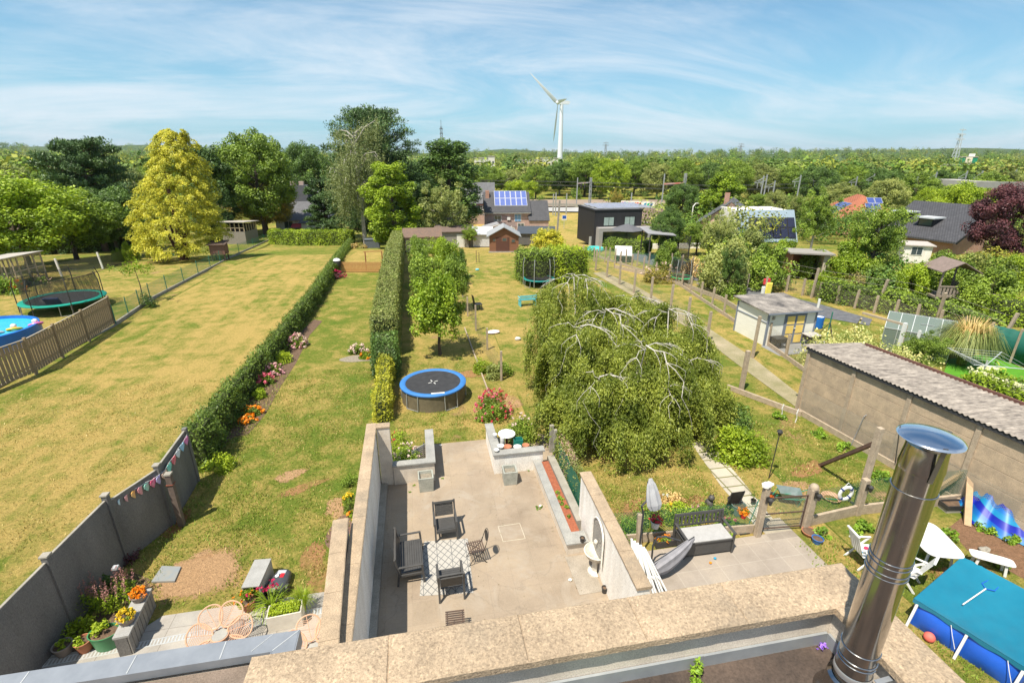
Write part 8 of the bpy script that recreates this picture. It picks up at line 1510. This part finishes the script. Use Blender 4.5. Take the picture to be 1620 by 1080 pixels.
mb=MB();hp2=h1*.44;gyf=M('grey_render_frame',(.36,.34,.33),(.32,.30,.29),3);mb.bx(.3,.8,-1.1,-.01,0,hp2);mb.bx(.3,Wb_+1.0,-1.1,-.01,hp2+.003,hp2+.45);mb.build('terrace_frame',gyf,t);MB().bx(.95,Wb_-.1,-.06,-.008,.1,hp2-.05).build('glass_front',GL,t);MB().bx(Wb_+.6,Wb_+1.0,-1.1,-.01,0,hp2).build('frame_pier',gyf,t)
MB().bx(-.30,-.02,.6,.75,0,h1*.25).build('downpipe',al,t)
tp=a0_+d*2.6+Vector((d.y,-d.x,0))*4.2;tp=gz(tp);t=thing('terrace_parasol','wide open grey parasol on the terrace of the black house','parasol',tp);MB().tube([(0,0,0),(0,0,2.4)],.05,6).build('pole',blk,t);MB().lathe((0,0,2.15),[(1.9,0),(1.85,.06),(.9,.42),(.02,.72)],8).build('canopy',M('charcoal_cloth',(.13,.13,.14),(.10,.10,.11)),t)
t=thing('terrace_table','dark garden table set on the terrace of the black house','table',tp+Vector((0,-.5,0)));MB().bx(-1.2,1.2,-.5,.5,.72,.78).build('tabletop',blk,t);[MB().bar((x,y,0),(x,y,.72),.08,.08,(0,1,0)).build('leg',blk,t)for x in(-1.1,1.1)for y in(-.4,.4)]
for k in range(4):c=gz(tp+d*(-2.2+1.5*k)+Vector((d.y,-d.x,0))*1.4);t=thing('terrace_chair',['leftmost','second','third','rightmost'][k]+' dark chair in the row before the black house','chair',c);MB().bx(-.3,.3,-.3,.3,.38,.46).build('seat',blk,t);MB().bx(-.3,.3,.25,.32,.47,.95).build('backrest',blk,t);[MB().bar((x,y,0),(x,y,.38),.05,.05,(0,1,0)).build('leg',blk,t)for x in(-.25,.25)for y in(-.25,.25)]
t=thing('terrace_wall','low white wall along the terrace of the black house','wall',gz(tp+d*4));MB().bar(gz(tp+d*2.5+Vector((0,-2,0)))+Vector((0,0,.3)),gz(tp+d*8+Vector((0,-3,0)))+Vector((0,0,.3)),.2,.6).build('wall_body',C_white,t,world=True)
t=thing('paddling_pool','turquoise paddling pool at the left of the black house terrace','pool',at(940,397));MB().lathe((0,0,0),[(1.0,0),(1.1,.2),(1.0,.42),(.9,.4),(.88,.2),(.01,.18)],20).build('pool_body',M('turquoise_vinyl',(.08,.55,.5),(.1,.5,.48)),t,smooth=True)
q=at(1025,412);t=thing('mesh_pavilion','grey roofed pavilion with dark mesh sides','pavilion',q,ang-.25);hh=hgt(1025,372,q);L_=wid(62,q);D_=4.0;[MB().bar((x,y,0),(x,y,hh),.10,.10,(0,1,0)).build('post',blk,t)for x,y in((0,0),(L_,0),(0,D_),(L_,D_),(L_*.45,0))];MB().ext([(-.3,-.3,hh+.15),(L_*.62,-.3,hh),(L_*.62,D_+.3,hh),(-.3,D_+.3,hh+.15)],(0,0,.08)).build('roof',M('grey_sheet_roof',(.30,.29,.30),(.25,.25,.26),2),t);ob=netting('mesh_side',[Vector((L_*.45,D_,0)),Vector((L_,D_,0)),Vector((L_,0,0))],.0,hh*.95,netmat('dark_mesh',(.03,.03,.035),.12,.42),t,world=False)
q=at(1040,372);t=shed('brown_roof_house','house with a wide brown tiled roof behind the black house','house',gz(q+Vector((3,6,0))),rad(-22),8.5,7,1.9,4.3,B_pink,RTb,'x',.5,wins=((-3,1.6,1.4,1.1),))
q=at(803,367);t=thing('solar_brick_house','pink brick house whose dark roof carries twelve blue solar panels','house',gz(q),rad(-6));q=gz(q);Wh=wid(70,q);hE=hgt(803,336,q);hRg=hgt(803,306,gz(q+Vector((.4,4,0))));Dh=8
mb=MB();a=Wh/2;mb.ext([(-a,0,0),(-a,Dh,0),(-a,Dh,hE),(-a,Dh/2,hRg),(-a,0,hE)],(Wh,0,0));mb.build('wall',B_pink,t);mb=MB();mb.ext([(-a-.2,-.35,hE-.1),(a+.2,-.35,hE-.1),(a+.2,Dh/2,hRg+.12),(-a-.2,Dh/2,hRg+.12)],(0,0,.16));mb.ext([(-a-.2,Dh/2+.01,hRg+.12),(a+.2,Dh/2+.01,hRg+.12),(a+.2,Dh+.35,hE-.1),(-a-.2,Dh+.35,hE-.1)],(0,0,.16));mb.build('roof',RT,t)
sv=Vector((0,Dh/2+.35,hRg+.22-hE)).normalized();pw_=(Wh*.74)/6-.05;ph_=((Dh/2+.35)**2+(hRg-hE+.22)**2)**.5*.36;panels(t,Vector((-a+Wh*.22,-.35,hE-.1))+sv*((Dh/2+.35)*.38)+Vector((0,-.02,.20)),(1,0,0),sv,6,2,pw_,ph_,M('blue_solar',(.13,.17,.42),(.10,.14,.36),1,.15,0,spec=.8),.05,M('white_frame',(.75,.76,.78)))
window(t,-a+Wh*.28,hE*.70,1.3,1.0,0,None,None,2);window(t,a-Wh*.27,hE*.72,1.2,1.3,0,skyg,galv,2);window(t,a-Wh*.2,hE*.20,1.2,1.7,0,None,galv,2)
MB().bx(-a+.2,-a+.9,2.6,3.4,hE,hRg+.6).build('chimney',B_red,t);MB().lathe((-a-.1,-.3,hE-.5),[(.01,.1),(.3,.05),(.42,.12)],14).build('satellite_dish',galv,t);MB().bx(-.1,.5,-.45,-.02,hE*.62,hE*.76).build('air_unit',galv,t);MB().bar((-a-.1,-.42,hE-.12),(a+.2,-.42,hE-.12),.1,.1).build('gutter',al,t)
t=shed('brick_annex','lower brick extension with a brown flat roof before the solar panelled house','extension',gz(q+Vector((-Wh*.20,-3.2,0))),rad(-6),Wh*.56,4.5,hE*.44,hE*.50,B_pink,M('brown_felt',(0,0,0)),flat=True,wins=((-1,1.2,1.2,.9),))
t=shed('wing_house','lower wing with a plain dark roof right of the solar panelled roof','house',gz(q+Vector((a+wid(16,q),2.0,0))),rad(-6),wid(30,q),7,hE*.62,hE*.62+3.2,B_pink,RT,'x',.2)
t=thing('garden_canopy','white frame canopy roof in front of the solar panelled house','canopy',at(790,383));c_=at(790,383);mb=MB();[mb.bar((x,y,0),(x,y,2.1),.1,.1,(0,1,0))for x in(-2.2,2.4)for y in(0,2.5)];mb.bar((-2.3,0,2.1),(0,0,2.7),.1,.1);mb.bar((0,0,2.7),(2.4,0,2.1),.1,.1);mb.build('frame',galv,t);MB().ext([(-2.4,.1,2.15),(0,.1,2.75),(0,2.6,2.75),(-2.4,2.6,2.15)],(0,0,.06)).build('canopy_roof',M('grey_sheet_roof',(0,0,0)),t)
q=gz(at(756,352));t=thing('balcony_house','house with a grey dormered roof and an orange brick balcony behind the dark tree','house',q,rad(-6));Wq=wid(54,q);hB=hgt(756,322,q);hR2=hgt(756,292,q);a=Wq/2;MB().ext([(-a,0,0),(-a,8,0),(-a,8,hB),(-a,4,hR2),(-a,0,hB)],(Wq,0,0)).build('wall',B_red,t);MB().ext([(-a-.2,-.3,hB-.1),(a+.2,-.3,hB-.1),(a+.2,4,hR2+.1),(-a-.2,4,hR2+.1)],(0,0,.16)).build('roof',RTg,t);window(t,.3,hB+1.35,1.2,.9,1.0,galv,galv,1);window(t,.4,hB-1.4,2.2,1.7,0,galv,galv,1);MB().bx(-a-1.5,a-.3,-3.0,-.01,0,hB*.48).build('ground_floor',B_pink,t);MB().bar((-a-1.5,-3.0,hB*.48+.5),(a-.3,-3,hB*.48+.5),.05,.9).build('balcony_railing',C_conc,t)
q=gz(at(478,362));t=thing('grey_bungalow','white bungalow with a large grey hipped roof behind the bright boundary hedge','house',q,rad(0));Wq=wid(76,q);hE_=hgt(478,348,q);h2=hgt(478,322,q);h3=hgt(478,306,q);a=Wq/2;MB().bx(-a,a,0,10,0,hE_).build('wall',C_white,t);mb=MB();mb.add([(-a-.4,-.5,hE_),(a+.4,-.5,hE_),(a*.55,5,h2),(-a*.55,5,h2),(a+.4,10.5,hE_),(-a-.4,10.5,hE_)],[(0,1,2,3),(1,4,2),(0,3,5),(3,2,4,5)]);mb.build('roof',RTg,t)
MB().ext([(-a*.85,6,h2-1.5),(a*.9,6,h2-1.5),(a*.9,9,h3),(-a*.85,9,h3)],(0,0,.2)).build('upper_roof',M('blue_slates',(.085,.09,.10),(.10,.105,.115),2,.6),t);MB().bx(-a*.55,a*.15,6.2,8,h2-1.5,h3+1.2).build('chimney_stack',M('slate_hung',(.12,.125,.14),(.1,.1,.11),3),t);[MB().bx(x-.45,x+.45,6.6,7.5,h3+1.2,h3+1.9).build('chimney_pot',M('pinkish_stone',(.5,.38,.33),(.4,.3,.26)),t)for x in(-a*.42,-a*.08)]
MB().ext([(a*.1,-2.5,0),(a*.9,-2.5,0),(a*.9,0,0),(a*.1,0,0)],(0,0,hE_-.4)).build('porch',C_white,t);MB().ext([(a*.0,-2.9,hE_-.35),(a,-2.9,hE_-.35),(a*.8,1,hE_+1.5),(a*.3,1,hE_+1.5)],(0,0,.12)).build('porch_roof',RTg,t);MB().ext([(-a*.35,-2.4,hE_-1.2),(a*.08,-2.4,hE_-1.2),(a*.08,-.05,hE_-.7),(-a*.35,-.05,hE_-.7)],(0,0,.06)).build('awning',M('red_awning',(.6,.08,.08)),t);window(t,-a*.5,hE_*.5,1.6,1.3,0)
q=gz(at(1222,385));t=thing('panel_wall_house','house with a zinc slope covered in dark solar panels and a grey gable above','house',q,rad(-10));Wq=wid(88,q);a=Wq/2;hA=hgt(1222,336,q);MB().ext([(-a,1.0,0),(-a,9,0),(-a,9,hA-.1),(-a,3.2,hA-.1)],(Wq,0,0)).build('wall',C_white,t);fr_=Vector((0,2.2,hA)).normalized();MB().ext([(-a-.3,.85,0),(a+.1,.85,0),(a+.1,3.1,hA),(-a-.3,3.1,hA)],(0,-.12,.05)).build('zinc_slope',M('zinc_blue',(.36,.44,.50),(.30,.38,.44),2,.4,.1,metal=.3,stretch=(4,1,1)),t)
nrm=Vector((0,-hA,2.25)).normalized();pw_=Wq*.84/6-.04;ph_=hA*.36;panels(t,Vector((-a+Wq*.15,.85,0))+fr_*(hA*.13)+nrm*.20,(1,0,0),fr_,6,2,pw_,ph_,solard,.04,M('black_trim',(0,0,0)))
h4=hgt(1225,319,gz(q+Vector((0,10,0))));t2=thing('grey_gable_house','house with a grey tiled roof and a pink rendered gable behind the dark panels','house',gz(q+Vector((1.5,12,0))),rad(-35));MB().ext([(-4.2,-4,0),(4.2,-4,0),(4.2,-4,h4-3.2),(0,-4,h4),(-4.2,-4,h4-3.2)],(0,8,0)).build('wall',M('salmon_render',(.62,.42,.32),(.55,.38,.3),2),t2);mb=MB();[mb.ext([(0,-4.4,h4+.1),(s*4.7,-4.4,h4-3.45),(s*4.7,4.4,h4-3.45),(0,4.4,h4+.1)],(0,0,.12))for s in(-1,1)];mb.build('roof',RTg,t2);MB().bx(-1.2,-.5,.5,1.2,h4-1,h4+1).build('chimney',B_red,t2)
q=gz(at(1368,372));t=thing('orange_roof_house','house with an orange tiled hipped roof and scattered solar panels','house',q,rad(-20));h5=hgt(1368,314,gz(q+Vector((1,5,0))));hE5=hgt(1368,345,q);MB().bx(-4.5,4.5,0,9,0,hE5).build('wall',B_red,t);MB().add([(-5,-.5,hE5),(5,-.5,hE5),(5,9.5,hE5),(-5,9.5,hE5),(0,3.6,h5),(0,5.4,h5)],[(0,1,4),(1,2,5,4),(2,3,5),(3,0,4,5)]).build('roof',RTo,t)
n_=Vector((0,4.1,h5-hE5));u_=n_.normalized();of=Vector((0,-u_.z,u_.y))*.08
for o_x,k,nx in((-.9,.10,2),(-.2,.38,2),(.3,.62,2)):panels(t,Vector((o_x,-.5,hE5))+n_*k+of,(1,0,0),u_,nx,1,1.05,1.25,solar,.05)
nl_=Vector((5,4.5,h5-hE5)).normalized();panels(t,Vector((-4.55,5.6,hE5+.35)),(0,-1,0),Vector((5,0,h5-hE5)).normalized(),3,2,1.2,1.5,solar,.05)
t=shed('pale_roof_annex','low annex with a pale beige roof below the orange roofed house','annex',gz(q+Vector((-3.6,-5.5,0))),rad(-20),3.6,5,2.0,3.0,C_conc,M('beige_sheets',(.46,.38,.32),(.40,.34,.28),2,.8),flat=True);MB().bx(2.76,2.8,-1,1,.2,2.0).build('side_door',B_red,t)
q=gz(at(1503,404));h6=hgt(1503,378,q)+2.9;hE6=hgt(1503,380,q);Wq=7.6;q=gz(q-Vector((math.cos(rad(-78)),math.sin(rad(-78)),0))*Wq/2);t=thing('black_tiled_house','brick house with a broad black tiled roof and two dormer windows','house',q,rad(-78));a=Wq/2;MB().ext([(-a,0,0),(-a,11,0),(-a,11,hE6),(-a,5.5,h6),(-a,0,hE6)],(Wq,0,0)).build('wall',B_red,t);MB().ext([(-a-.5,-.6,hE6-.25),(a+.5,-.6,hE6-.25),(a+.5,5.5,h6+.15),(-a-.5,5.5,h6+.15)],(0,0,.18)).build('roof',RT,t);MB().ext([(-a-.5,5.51,h6+.15),(a+.5,5.51,h6+.15),(a+.5,11.6,hE6-.25),(-a-.5,11.6,hE6-.25)],(0,0,.18)).build('rear_roof',RT,t)
for x,k in((-.1,.32),(-3.2,.42)):
 yy=-.6+6.1*k;zz_=hE6-.25+(h6-hE6+.4)*k;f=MB().bx(x-.8,x+.8,yy-.1,yy+1.9,zz_+.1,zz_+1.0).build('dormer',M('black_trim',(0,0,0)),t);MB().bx(x-1.0,x+1.0,yy-.5,yy+2.2,zz_+1.003,zz_+1.15).build('dormer_roof',M('pale_trim_sheet',(.5,.52,.53),(.4,.42,.44)),f);MB().bx(x-.65,x+.65,yy-.13,yy-.102,zz_+.25,zz_+.9).build('pane',GL,f)
MB().bar((a+.52,-.6,hE6-.2),(a+.52,5.5,h6+.2),.06,.25).build('verge_board',M('black_trim',(0,0,0)),t)
mastm=M('galvanised_mast',(.42,.43,.43),(.34,.35,.35),1,.5,.1,metal=.3)
def mast(lab,px_,dist,top,group=None,arms=0,lat=False,s=.26,nm='catenary_mast'):
 p=atd(px_,dist);h=max(4,hgt(px_,top,p));t=thing(nm,lab,'mast',p,group=group);mb=MB()
 if lat:
  for x in(-s,s):
   for y in(-s,s):mb.bar((x,y,0),(x*.8,y*.8,h),.12,.12,(0,1,0))
  for k in range(int(h/1.4)):z=1.4*k;mb.bar((-s,-s,z),(s,-s,z+1.4),.07,.07);mb.bar((s,-s,z),(-s,-s,z+1.4),.05,.05)
  mb.build('lattice',mastm,t)
 else:mb.bar((0,0,0),(0,0,h),.24,.24,(0,1,0));mb.build('pole',mastm,t)
 if arms:mb=MB();mb.bar((0,0,h*.82),(arms,0,h*.80),.14,.14);mb.bar((0,0,h*.95),(arms,0,h*.82),.08,.08);mb.tube([(arms*.6,0,h*.8),(arms*.6,0,h*.66)],.08,5);mb.build('arm',mastm,t)
 return t,p,h
G_='catenary masts of the railway'
m1=mast('slim catenary mast left of the first lattice mast',913,150,281,G_);m2=mast('lattice catenary mast right of the first slim mast',934,150,281,G_,lat=True);
t=thing('mast_portal','red and grey insulator beam between the first two masts','portal',m1[1]);z_=m1[1].z+m1[2]*.80;a,b=m1[1]+Vector((0,0,m1[2]*.8)),m2[1]+Vector((0,0,m1[2]*.84));MB().bar(a,b,.22,.30).build('beam',M('red_grey_beam',(.35,.2,.18),(.3,.3,.3),.6),t,world=True);[MB().tube([a.lerp(b,q),a.lerp(b,q)-Vector((0,0,1.4))],.14,6).build('insulator',blk,t,world=True)for q in(.3,.55)]
m3=mast('leaning catenary mast at the second portal, left one',1049,140,275,G_);m4=mast('lattice catenary mast at the second portal, right one',1082,140,274,G_,lat=True);t=thing('mast_portal','red beam portal between the two masts above the graffiti wall','portal',m3[1]);a,b=m3[1]+Vector((0,0,m3[2]*.74)),m4[1]+Vector((0,0,m4[2]*.76));MB().bar(a,b,.22,.35).build('beam',M('rail_red',(.5,.12,.10),(.42,.3,.28),.5),t,world=True)
for x,d_,tp_,lab in((876,128,307,'first of three thin posts by the pale road'),(880,126,305,'second of three thin posts by the pale road'),(897,130,306,'third thin post by the pale road, nearer the black house'),(1205,150,278,'mast above the thin tree'),(1210,158,276,'mast just right of the one above the thin tree'),(1224,150,286,'mast left of the grey gable'),(1263,165,277,'mast above the grey gable house'),(1292,172,276,'mast behind the airy ash tree'),(1316,178,278,'mast left of the orange roof'),(1352,180,279,'mast above the orange roof'),(1378,185,275,'mast right of the orange roof'),(1403,190,276,'mast behind the leaning tree'),(1447,195,275,'mast left of the industrial tower'),(1475,185,272,'leaning mast below the industrial tower'),(1522,190,270,'mast right of the industrial tower'),(1546,195,270,'second mast right of the industrial tower'),(1598,190,268,'mast above the copper beech'),(1000,145,305,'low signal post left of the graffiti')):
 mast('grey '+lab,x,d_,tp_,G_,arms=0 if x<1200 else-2.4,s=.3)if d_>135 or x<900 else mast('grey '+lab,x,d_,tp_,G_)
for i,(x,y)in enumerate(((882,372),(885,330))):pass
q=at(880,385);t=thing('utility_pole','pale wooden pole on the straw field left of the black house','pole',q);MB().bar((0,0,0),(.3,0,hgt(886,317,q)),.22,.22,(0,1,0)).build('pole',C_conc,t)
q=at(892,362);t=thing('road_sign','blue and white road sign on the straw field','sign',q);MB().tube([(0,0,0),(0,0,2.6)],.05,6).build('pole',al,t);MB().bx(-.5,.5,-.05,0,1.7,2.7).build('sign_board',galv,t);MB().bx(-.38,.38,-.07,-.051,2.0,2.6).build('blue_field',M('sign_blue',(.02,.10,.45)),t)
t=thing('street_lamp','white curved street lamp beside the dark purple bush','lamp',atd(1100,95));p=atd(1100,95);h=max(3.5,hgt(1100,322,p));MB().tube([(0,0,0),(0,0,h*.9),(.4,0,h),(1.2,0,h)],.10,6).build('pole',galv,t)
wires=MB()
for z_ in(5.6,6.6):
 for off in(0,3.2):
  pts=[atd(x,d_+off)+Vector((0,0,z_+(.0)))for x,d_ in((760,158),(820,155),(913,151),(980,147),(1049,142),(1130,146),(1205,152),(1263,166),(1316,178),(1378,186),(1447,194),(1522,192),(1598,190),(1680,188))];wires.tube(pts,.035,4)
o=wires.build('overhead_line',M('wire_dark',(.06,.06,.06)),None);tag(origin_to(o,atd(913,151)),'thin dark overhead contact wires above the railway','wires')
t=thing('railway_parapet','long low concrete parapet of the railway embankment','wall',atd(880,150));pts=[atd(x,d_)for x,d_ in((822,150),(900,148),(1000,144),(1110,140))];[MB().bar(pts[i]+Vector((0,0,.5)),pts[i+1]+Vector((0,0,.5)),.4,1.0).build('parapet',C_conc,t,world=True)for i in range(3)]
t=thing('viaduct','pale concrete railway viaduct at the right edge','viaduct',atd(1560,172));pts=[atd(x,d_)for x,d_ in((1490,182),(1560,172),(1700,150))];[MB().bar(pts[i]+Vector((0,0,hgt(1540,292,pts[1]))),pts[i+1]+Vector((0,0,hgt(1540,292,pts[1]))),5,1.6).build('deck',M('pale_concrete',(.46,.43,.40),(.38,.36,.33),.5,.9,.2),t,world=True)for i in range(2)];[MB().bar(pts[0].lerp(pts[2],q),pts[0].lerp(pts[2],q)+Vector((0,0,5.5)),1.2,1.2,(0,1,0)).build('pier',C_conc,t,world=True)for q in(.1,.3,.5,.7)]
gw0,gw1=atd(984,128),atd(1038,126);dv=(gw1-gw0);Lw=dv.length;angw=math.atan2(dv.y,dv.x);hG_=(hgt(1000,318,gw0)-hgt(1000,329,gw0));zb=hgt(1000,329,gw0);t=thing('graffiti_wall','long white wall sprayed with colourful graffiti letters beside the road','wall',gw0,angw);MB().bx(0,Lw,0,.3,0,zb+hG_).build('wall_body',C_white,t);r=random.Random(4);gc=[(.45,.03,.35),(.03,.12,.55),(.02,.45,.25),(.75,.05,.05),(.85,.25,.02),(.02,.35,.6)]
cw=Lw*.52/8
for k in range(8):
 x=Lw*.02+cw*k*1.05+(Lw*.05 if k>3 else 0);c=gc[k%6]if k<4 else gc[3+(k%2)];m=M('spray_%d'%(k if k<4 else 4+k%2),c,tuple(v*.7 for v in c),2);z0,z1=zb+.25,zb+hG_-.2;poly=[(0,0),(.9,.05),(.95,.35),(.6,.45),(.98,.62),(.85,1),(.1,.97),(.02,.6),(.4,.5),(.05,.4)];poly=[((px_+r.uniform(-.08,.08))*cw+x,-.02,z0+(pz+r.uniform(-.05,.05))*(z1-z0))for px_,pz in poly];MB().ext(poly,(0,.017,0)).build('spray_letter',m,t);MB().ext([(x+cw*.3,-.03,z0+(z1-z0)*.2),(x+cw*.6,-.03,z0+(z1-z0)*.2),(x+cw*.6,-.03,z0+(z1-z0)*.36),(x+cw*.3,-.03,z0+(z1-z0)*.36)],(0,.008,0)).build('spray_gap',galv,t)
for k in range(3):x=Lw*(.66+.09*k);m=M('spray_blue%d'%k,gc[[5,2,1][k]]);MB().ext([(x,-.02,zb+.3),(x+.5,-.02,zb+.3),(x+.9,-.02,zb+hG_-.2),(x+.35,-.02,zb+hG_-.3)],(0,.017,0)).build('spray_letter',m,t)
d_t=620;p=atd(884,d_t);p.z=-4;hh=hgt(887,163,p);t=thing('wind_turbine','white wind turbine standing above the woods','wind turbine',p);wt=M('turbine_white',(.70,.73,.78),(.66,.69,.74),.1,.5,0);MB().tube([(0,0,0),(0,0,hh*.5),(0,0,hh-1.5)],[3.3,2.6,1.75],20).build('tower',wt,t,smooth=True)
ax=Vector((math.cos(-YAW+rad(-14)),math.sin(-YAW+rad(-14)),0));MB().ext([Vector((-3.2,0,hh-1.5))*1,Vector((8.5,0,hh-1.2)),Vector((9.5,0,hh+1.2)),Vector((7,0,hh+2.2)),Vector((-3.2,0,hh+2.0))],(0,3.2,0)).mv((0,-1.6,0)).build('nacelle',wt,t);
hub=Vector((-4.4,0,hh+.2));MB().ball(hub,2.0,12,8,(1.2,1,1)).build('hub',wt,t,smooth=True)
tipx=up_at(842,119,p.y);Lb=((tipx.x-p.x)**2+(tipx.z-p.z-hh)**2)**.5
def blade(dirv,L,tw):
 mb=MB();n=16;dirv=dirv.normalized();side=dirv.cross(Vector((0,1,0))).normalized();
 for k in range(n+1):
  q=k/n;c=hub+dirv*(L*q);wd=(1.0 if q<.05 else 2.1*(1-q)**.75+.15)*1.25;th=.5*(1-q)+.08;tws=tw*(1-q);s2=side*math.cos(tws)+Vector((0,1,0))*math.sin(tws);n2=dirv.cross(s2).normalized()
  for u,v in((-.35,0),(0,.5),(.65,0),(0,-.5)):mb.v.append(tuple(c+s2*(u*wd*1.6)+n2*(v*th*1.4)))
 mb.f=[(k*4+i,k*4+(i+1)%4,(k+1)*4+(i+1)%4,(k+1)*4+i)for k in range(n)for i in range(4)];mb.build('blade',M('blade_grey',(.42,.43,.45),(.40,.41,.43),.1,.5,0)if False else wt,t,smooth=True)
bd=Vector((tipx.x-p.x-hub.x,0,tipx.z-p.z-hub.z));bd.normalize();blade(Vector((bd.x,.0,bd.z)),Lb,.5);blade(Vector((.10,-.99,.05)),Lb*.6,.3);blade(Vector((-.06,-.75,-.95)),Lb*.9,.3)if False else blade(Vector((.02,.42,-.93)),Lb,1.3)
def spire(lab,px_,dist,top,nm,s0,s1,mt,platforms=(),cone=False):
 p=atd(px_,dist);h=hgt(px_,top,p);t=thing(nm,lab,'mast',p);mb=MB();k0=int(h/(s0*2.2))+2
 for x in(-1,1):
  for y in(-1,1):mb.bar((x*s0,y*s0,0),(x*s1,y*s1,h*.86),s0*.16,s0*.16,(0,1,0))
 for k in range(k0):
  q0_,q1_=k/k0,(k+1)/k0;r0_=s0+(s1-s0)*q0_;r1_=s0+(s1-s0)*q1_;z0_,z1_=h*.86*q0_,h*.86*q1_
  for y in(-1,1):mb.bar((-r0_,y*r0_,z0_),(r1_,y*r1_,z1_),s0*.09,s0*.09);mb.bar((r0_,y*r0_,z0_),(-r1_,y*r1_,z1_),s0*.09,s0*.09)
 mb.tube([(0,0,h*.86),(0,0,h)],s1*.35,6);mb.build('lattice',mt,t)
 for q,w in platforms:MB().bar((-w,0,h*q),(w,0,h*q),s0*.3,s0*.35).build('cross_arm',mt,t)
 return t
stl=M('pylon_grey',(.34,.36,.38),(.3,.32,.34),.1,.6,0);dk=M('mast_dark',(.16,.17,.18),(.13,.14,.15),.1,.6,0)
spire('tall dark broadcasting mast behind the trees left of the wind turbine',702,800,190,'broadcast_mast',3.4,1.0,dk,((.80,2.6),(.70,2.4)))
spire('tall lattice pylon with cross arms at the right skyline',1496,900,203,'pylon',3.2,.8,M('pylon_pale',(.5,.54,.58),(.45,.5,.54),.1,.6,0),((.95,4.5),(.84,5.5),(.72,6.5)))
spire('faint distant pylon behind the railway trees in the middle',954,1500,224,'pylon',4.5,1.,stl,((.92,7),(.8,9)));spire('faint distant pylon right of the middle of the skyline',1162,1500,226,'pylon',4.5,1.,stl,((.92,7),(.8,9)))
def block(nm,lab,x0,x1,top,dist,mt,cat='building',dep=25,extra=None,band=None):
 p0,p1=atd(x0,dist),atd(x1,dist);dv=p1-p0;L=dv.length;h=hgt(x0,top,p0);t=thing(nm,lab,cat,p0,math.atan2(dv.y,dv.x));MB().bx(0,L,0,dep,0,h).build('wall',mt,t);MB().bx(-.3,L+.3,-.3,dep+.3,h+.01,h+.6).build('roof',C_conc,t)
 n=max(2,int(L/7));
 for k in range(n):MB().bx(L*(k+.25)/n,L*(k+.75)/n,-.08,-.01,h*.55,h*.72).build('window_band',GL,t)
 return t,L,h
off=M('office_white',(.66,.63,.58),(.58,.55,.5),.1,.8,0)
block('white_office','low white office block left of the wind turbine',751,772,251,430,off);block('white_office','white stair tower block beside the low office left of the wind turbine',773,783,248,430,off);block('warehouse','long pale warehouse left of the turbine foot',815,852,254,460,off);block('warehouse','pale office behind the turbine tower',854,882,251,480,off)
block('warehouse','long white and pink warehouse below the green industrial tower',1436,1480,264,420,off);block('brick_hall','reddish industrial hall right of the white warehouse',1481,1508,262,430,M('pink_hall',(.5,.34,.28),(.45,.3,.25),.1,.8,0));block('warehouse','small white hall right of the green industrial tower',1542,1560,265,520,off)
t,L,h=block('industrial_tower','big green and cream industrial tower on the right skyline',1504,1532,249,520,M('tower_green',(.01,.22,.12),(.01,.2,.11),.1,.7,0));MB().bx(L*.35,L*.72,-.4,-.02,0,h*1.0).build('cream_band',M('cream_cladding',(.7,.62,.48),(.65,.58,.45),.1,.7,0),t);MB().bx(L*.45,L*.8,2,10,h+.6,h+2.6).build('roof_unit',galv,t)
block('orange_house','distant orange roofed house among the trees behind the second portal',1236,1260,272,260,M('orange_house',(.5,.22,.15),(.45,.2,.14),.1,.8,0),dep=9)
rw=np.random.RandomState(5);sp=[]
for _ in range(210):
 pxx=rw.uniform(740,1640);d_=rw.uniform(128,200);p=atd(pxx,d_);h=rw.uniform(1.6,4.2);sp.append((p.x,p.y,p.z,h,h*rw.uniform(1.2,2.0),tone()))
sp=[s for s in sp if not(140<math.hypot(s[0],s[1])<158 and s[0]<75)and not(math.hypot(s[0],s[1])<140 and s[0]<52)]
woods('scrub','scrub and brambles along the railway land',sp,200,12,.8)
sp=[]
for x0,x1,d0,d1,n,h0,h1 in((1020,1640,66,125,150,2.2,5.5),(-60,425,116,165,110,4.0,9),(640,760,70,110,20,2,4)):
 for _ in range(n):
  xx_,dd_=rw.uniform(x0,x1),rw.uniform(d0,d1)
  if 1430<xx_<1590 and dd_<90:continue
  p=atd(xx_,dd_);h=rw.uniform(h0,h1);sp.append((p.x,p.y,p.z,h,h*rw.uniform(.9,1.5),tone()))
woods('undergrowth','garden shrubbery and undergrowth between the houses',sp,430,13,.42)
# ----- faint summer haze over the whole place
hzm=bpy.data.materials.new('haze_air');hzm.use_nodes=True;t=hzm.node_tree;t.nodes.clear();o=N(t,'ShaderNodeOutputMaterial');v=N(t,'ShaderNodeVolumePrincipled');v.inputs['Color'].default_value=(.80,.88,.95,1);v.inputs['Density'].default_value=.00005;v.inputs['Anisotropy'].default_value=.2;t.links.new(v.outputs[0],o.inputs['Volume'])
struct(MB().bx(-6900,7900,-100,9800,-9,160).build('haze',hzm),'stuff')
strip_props()
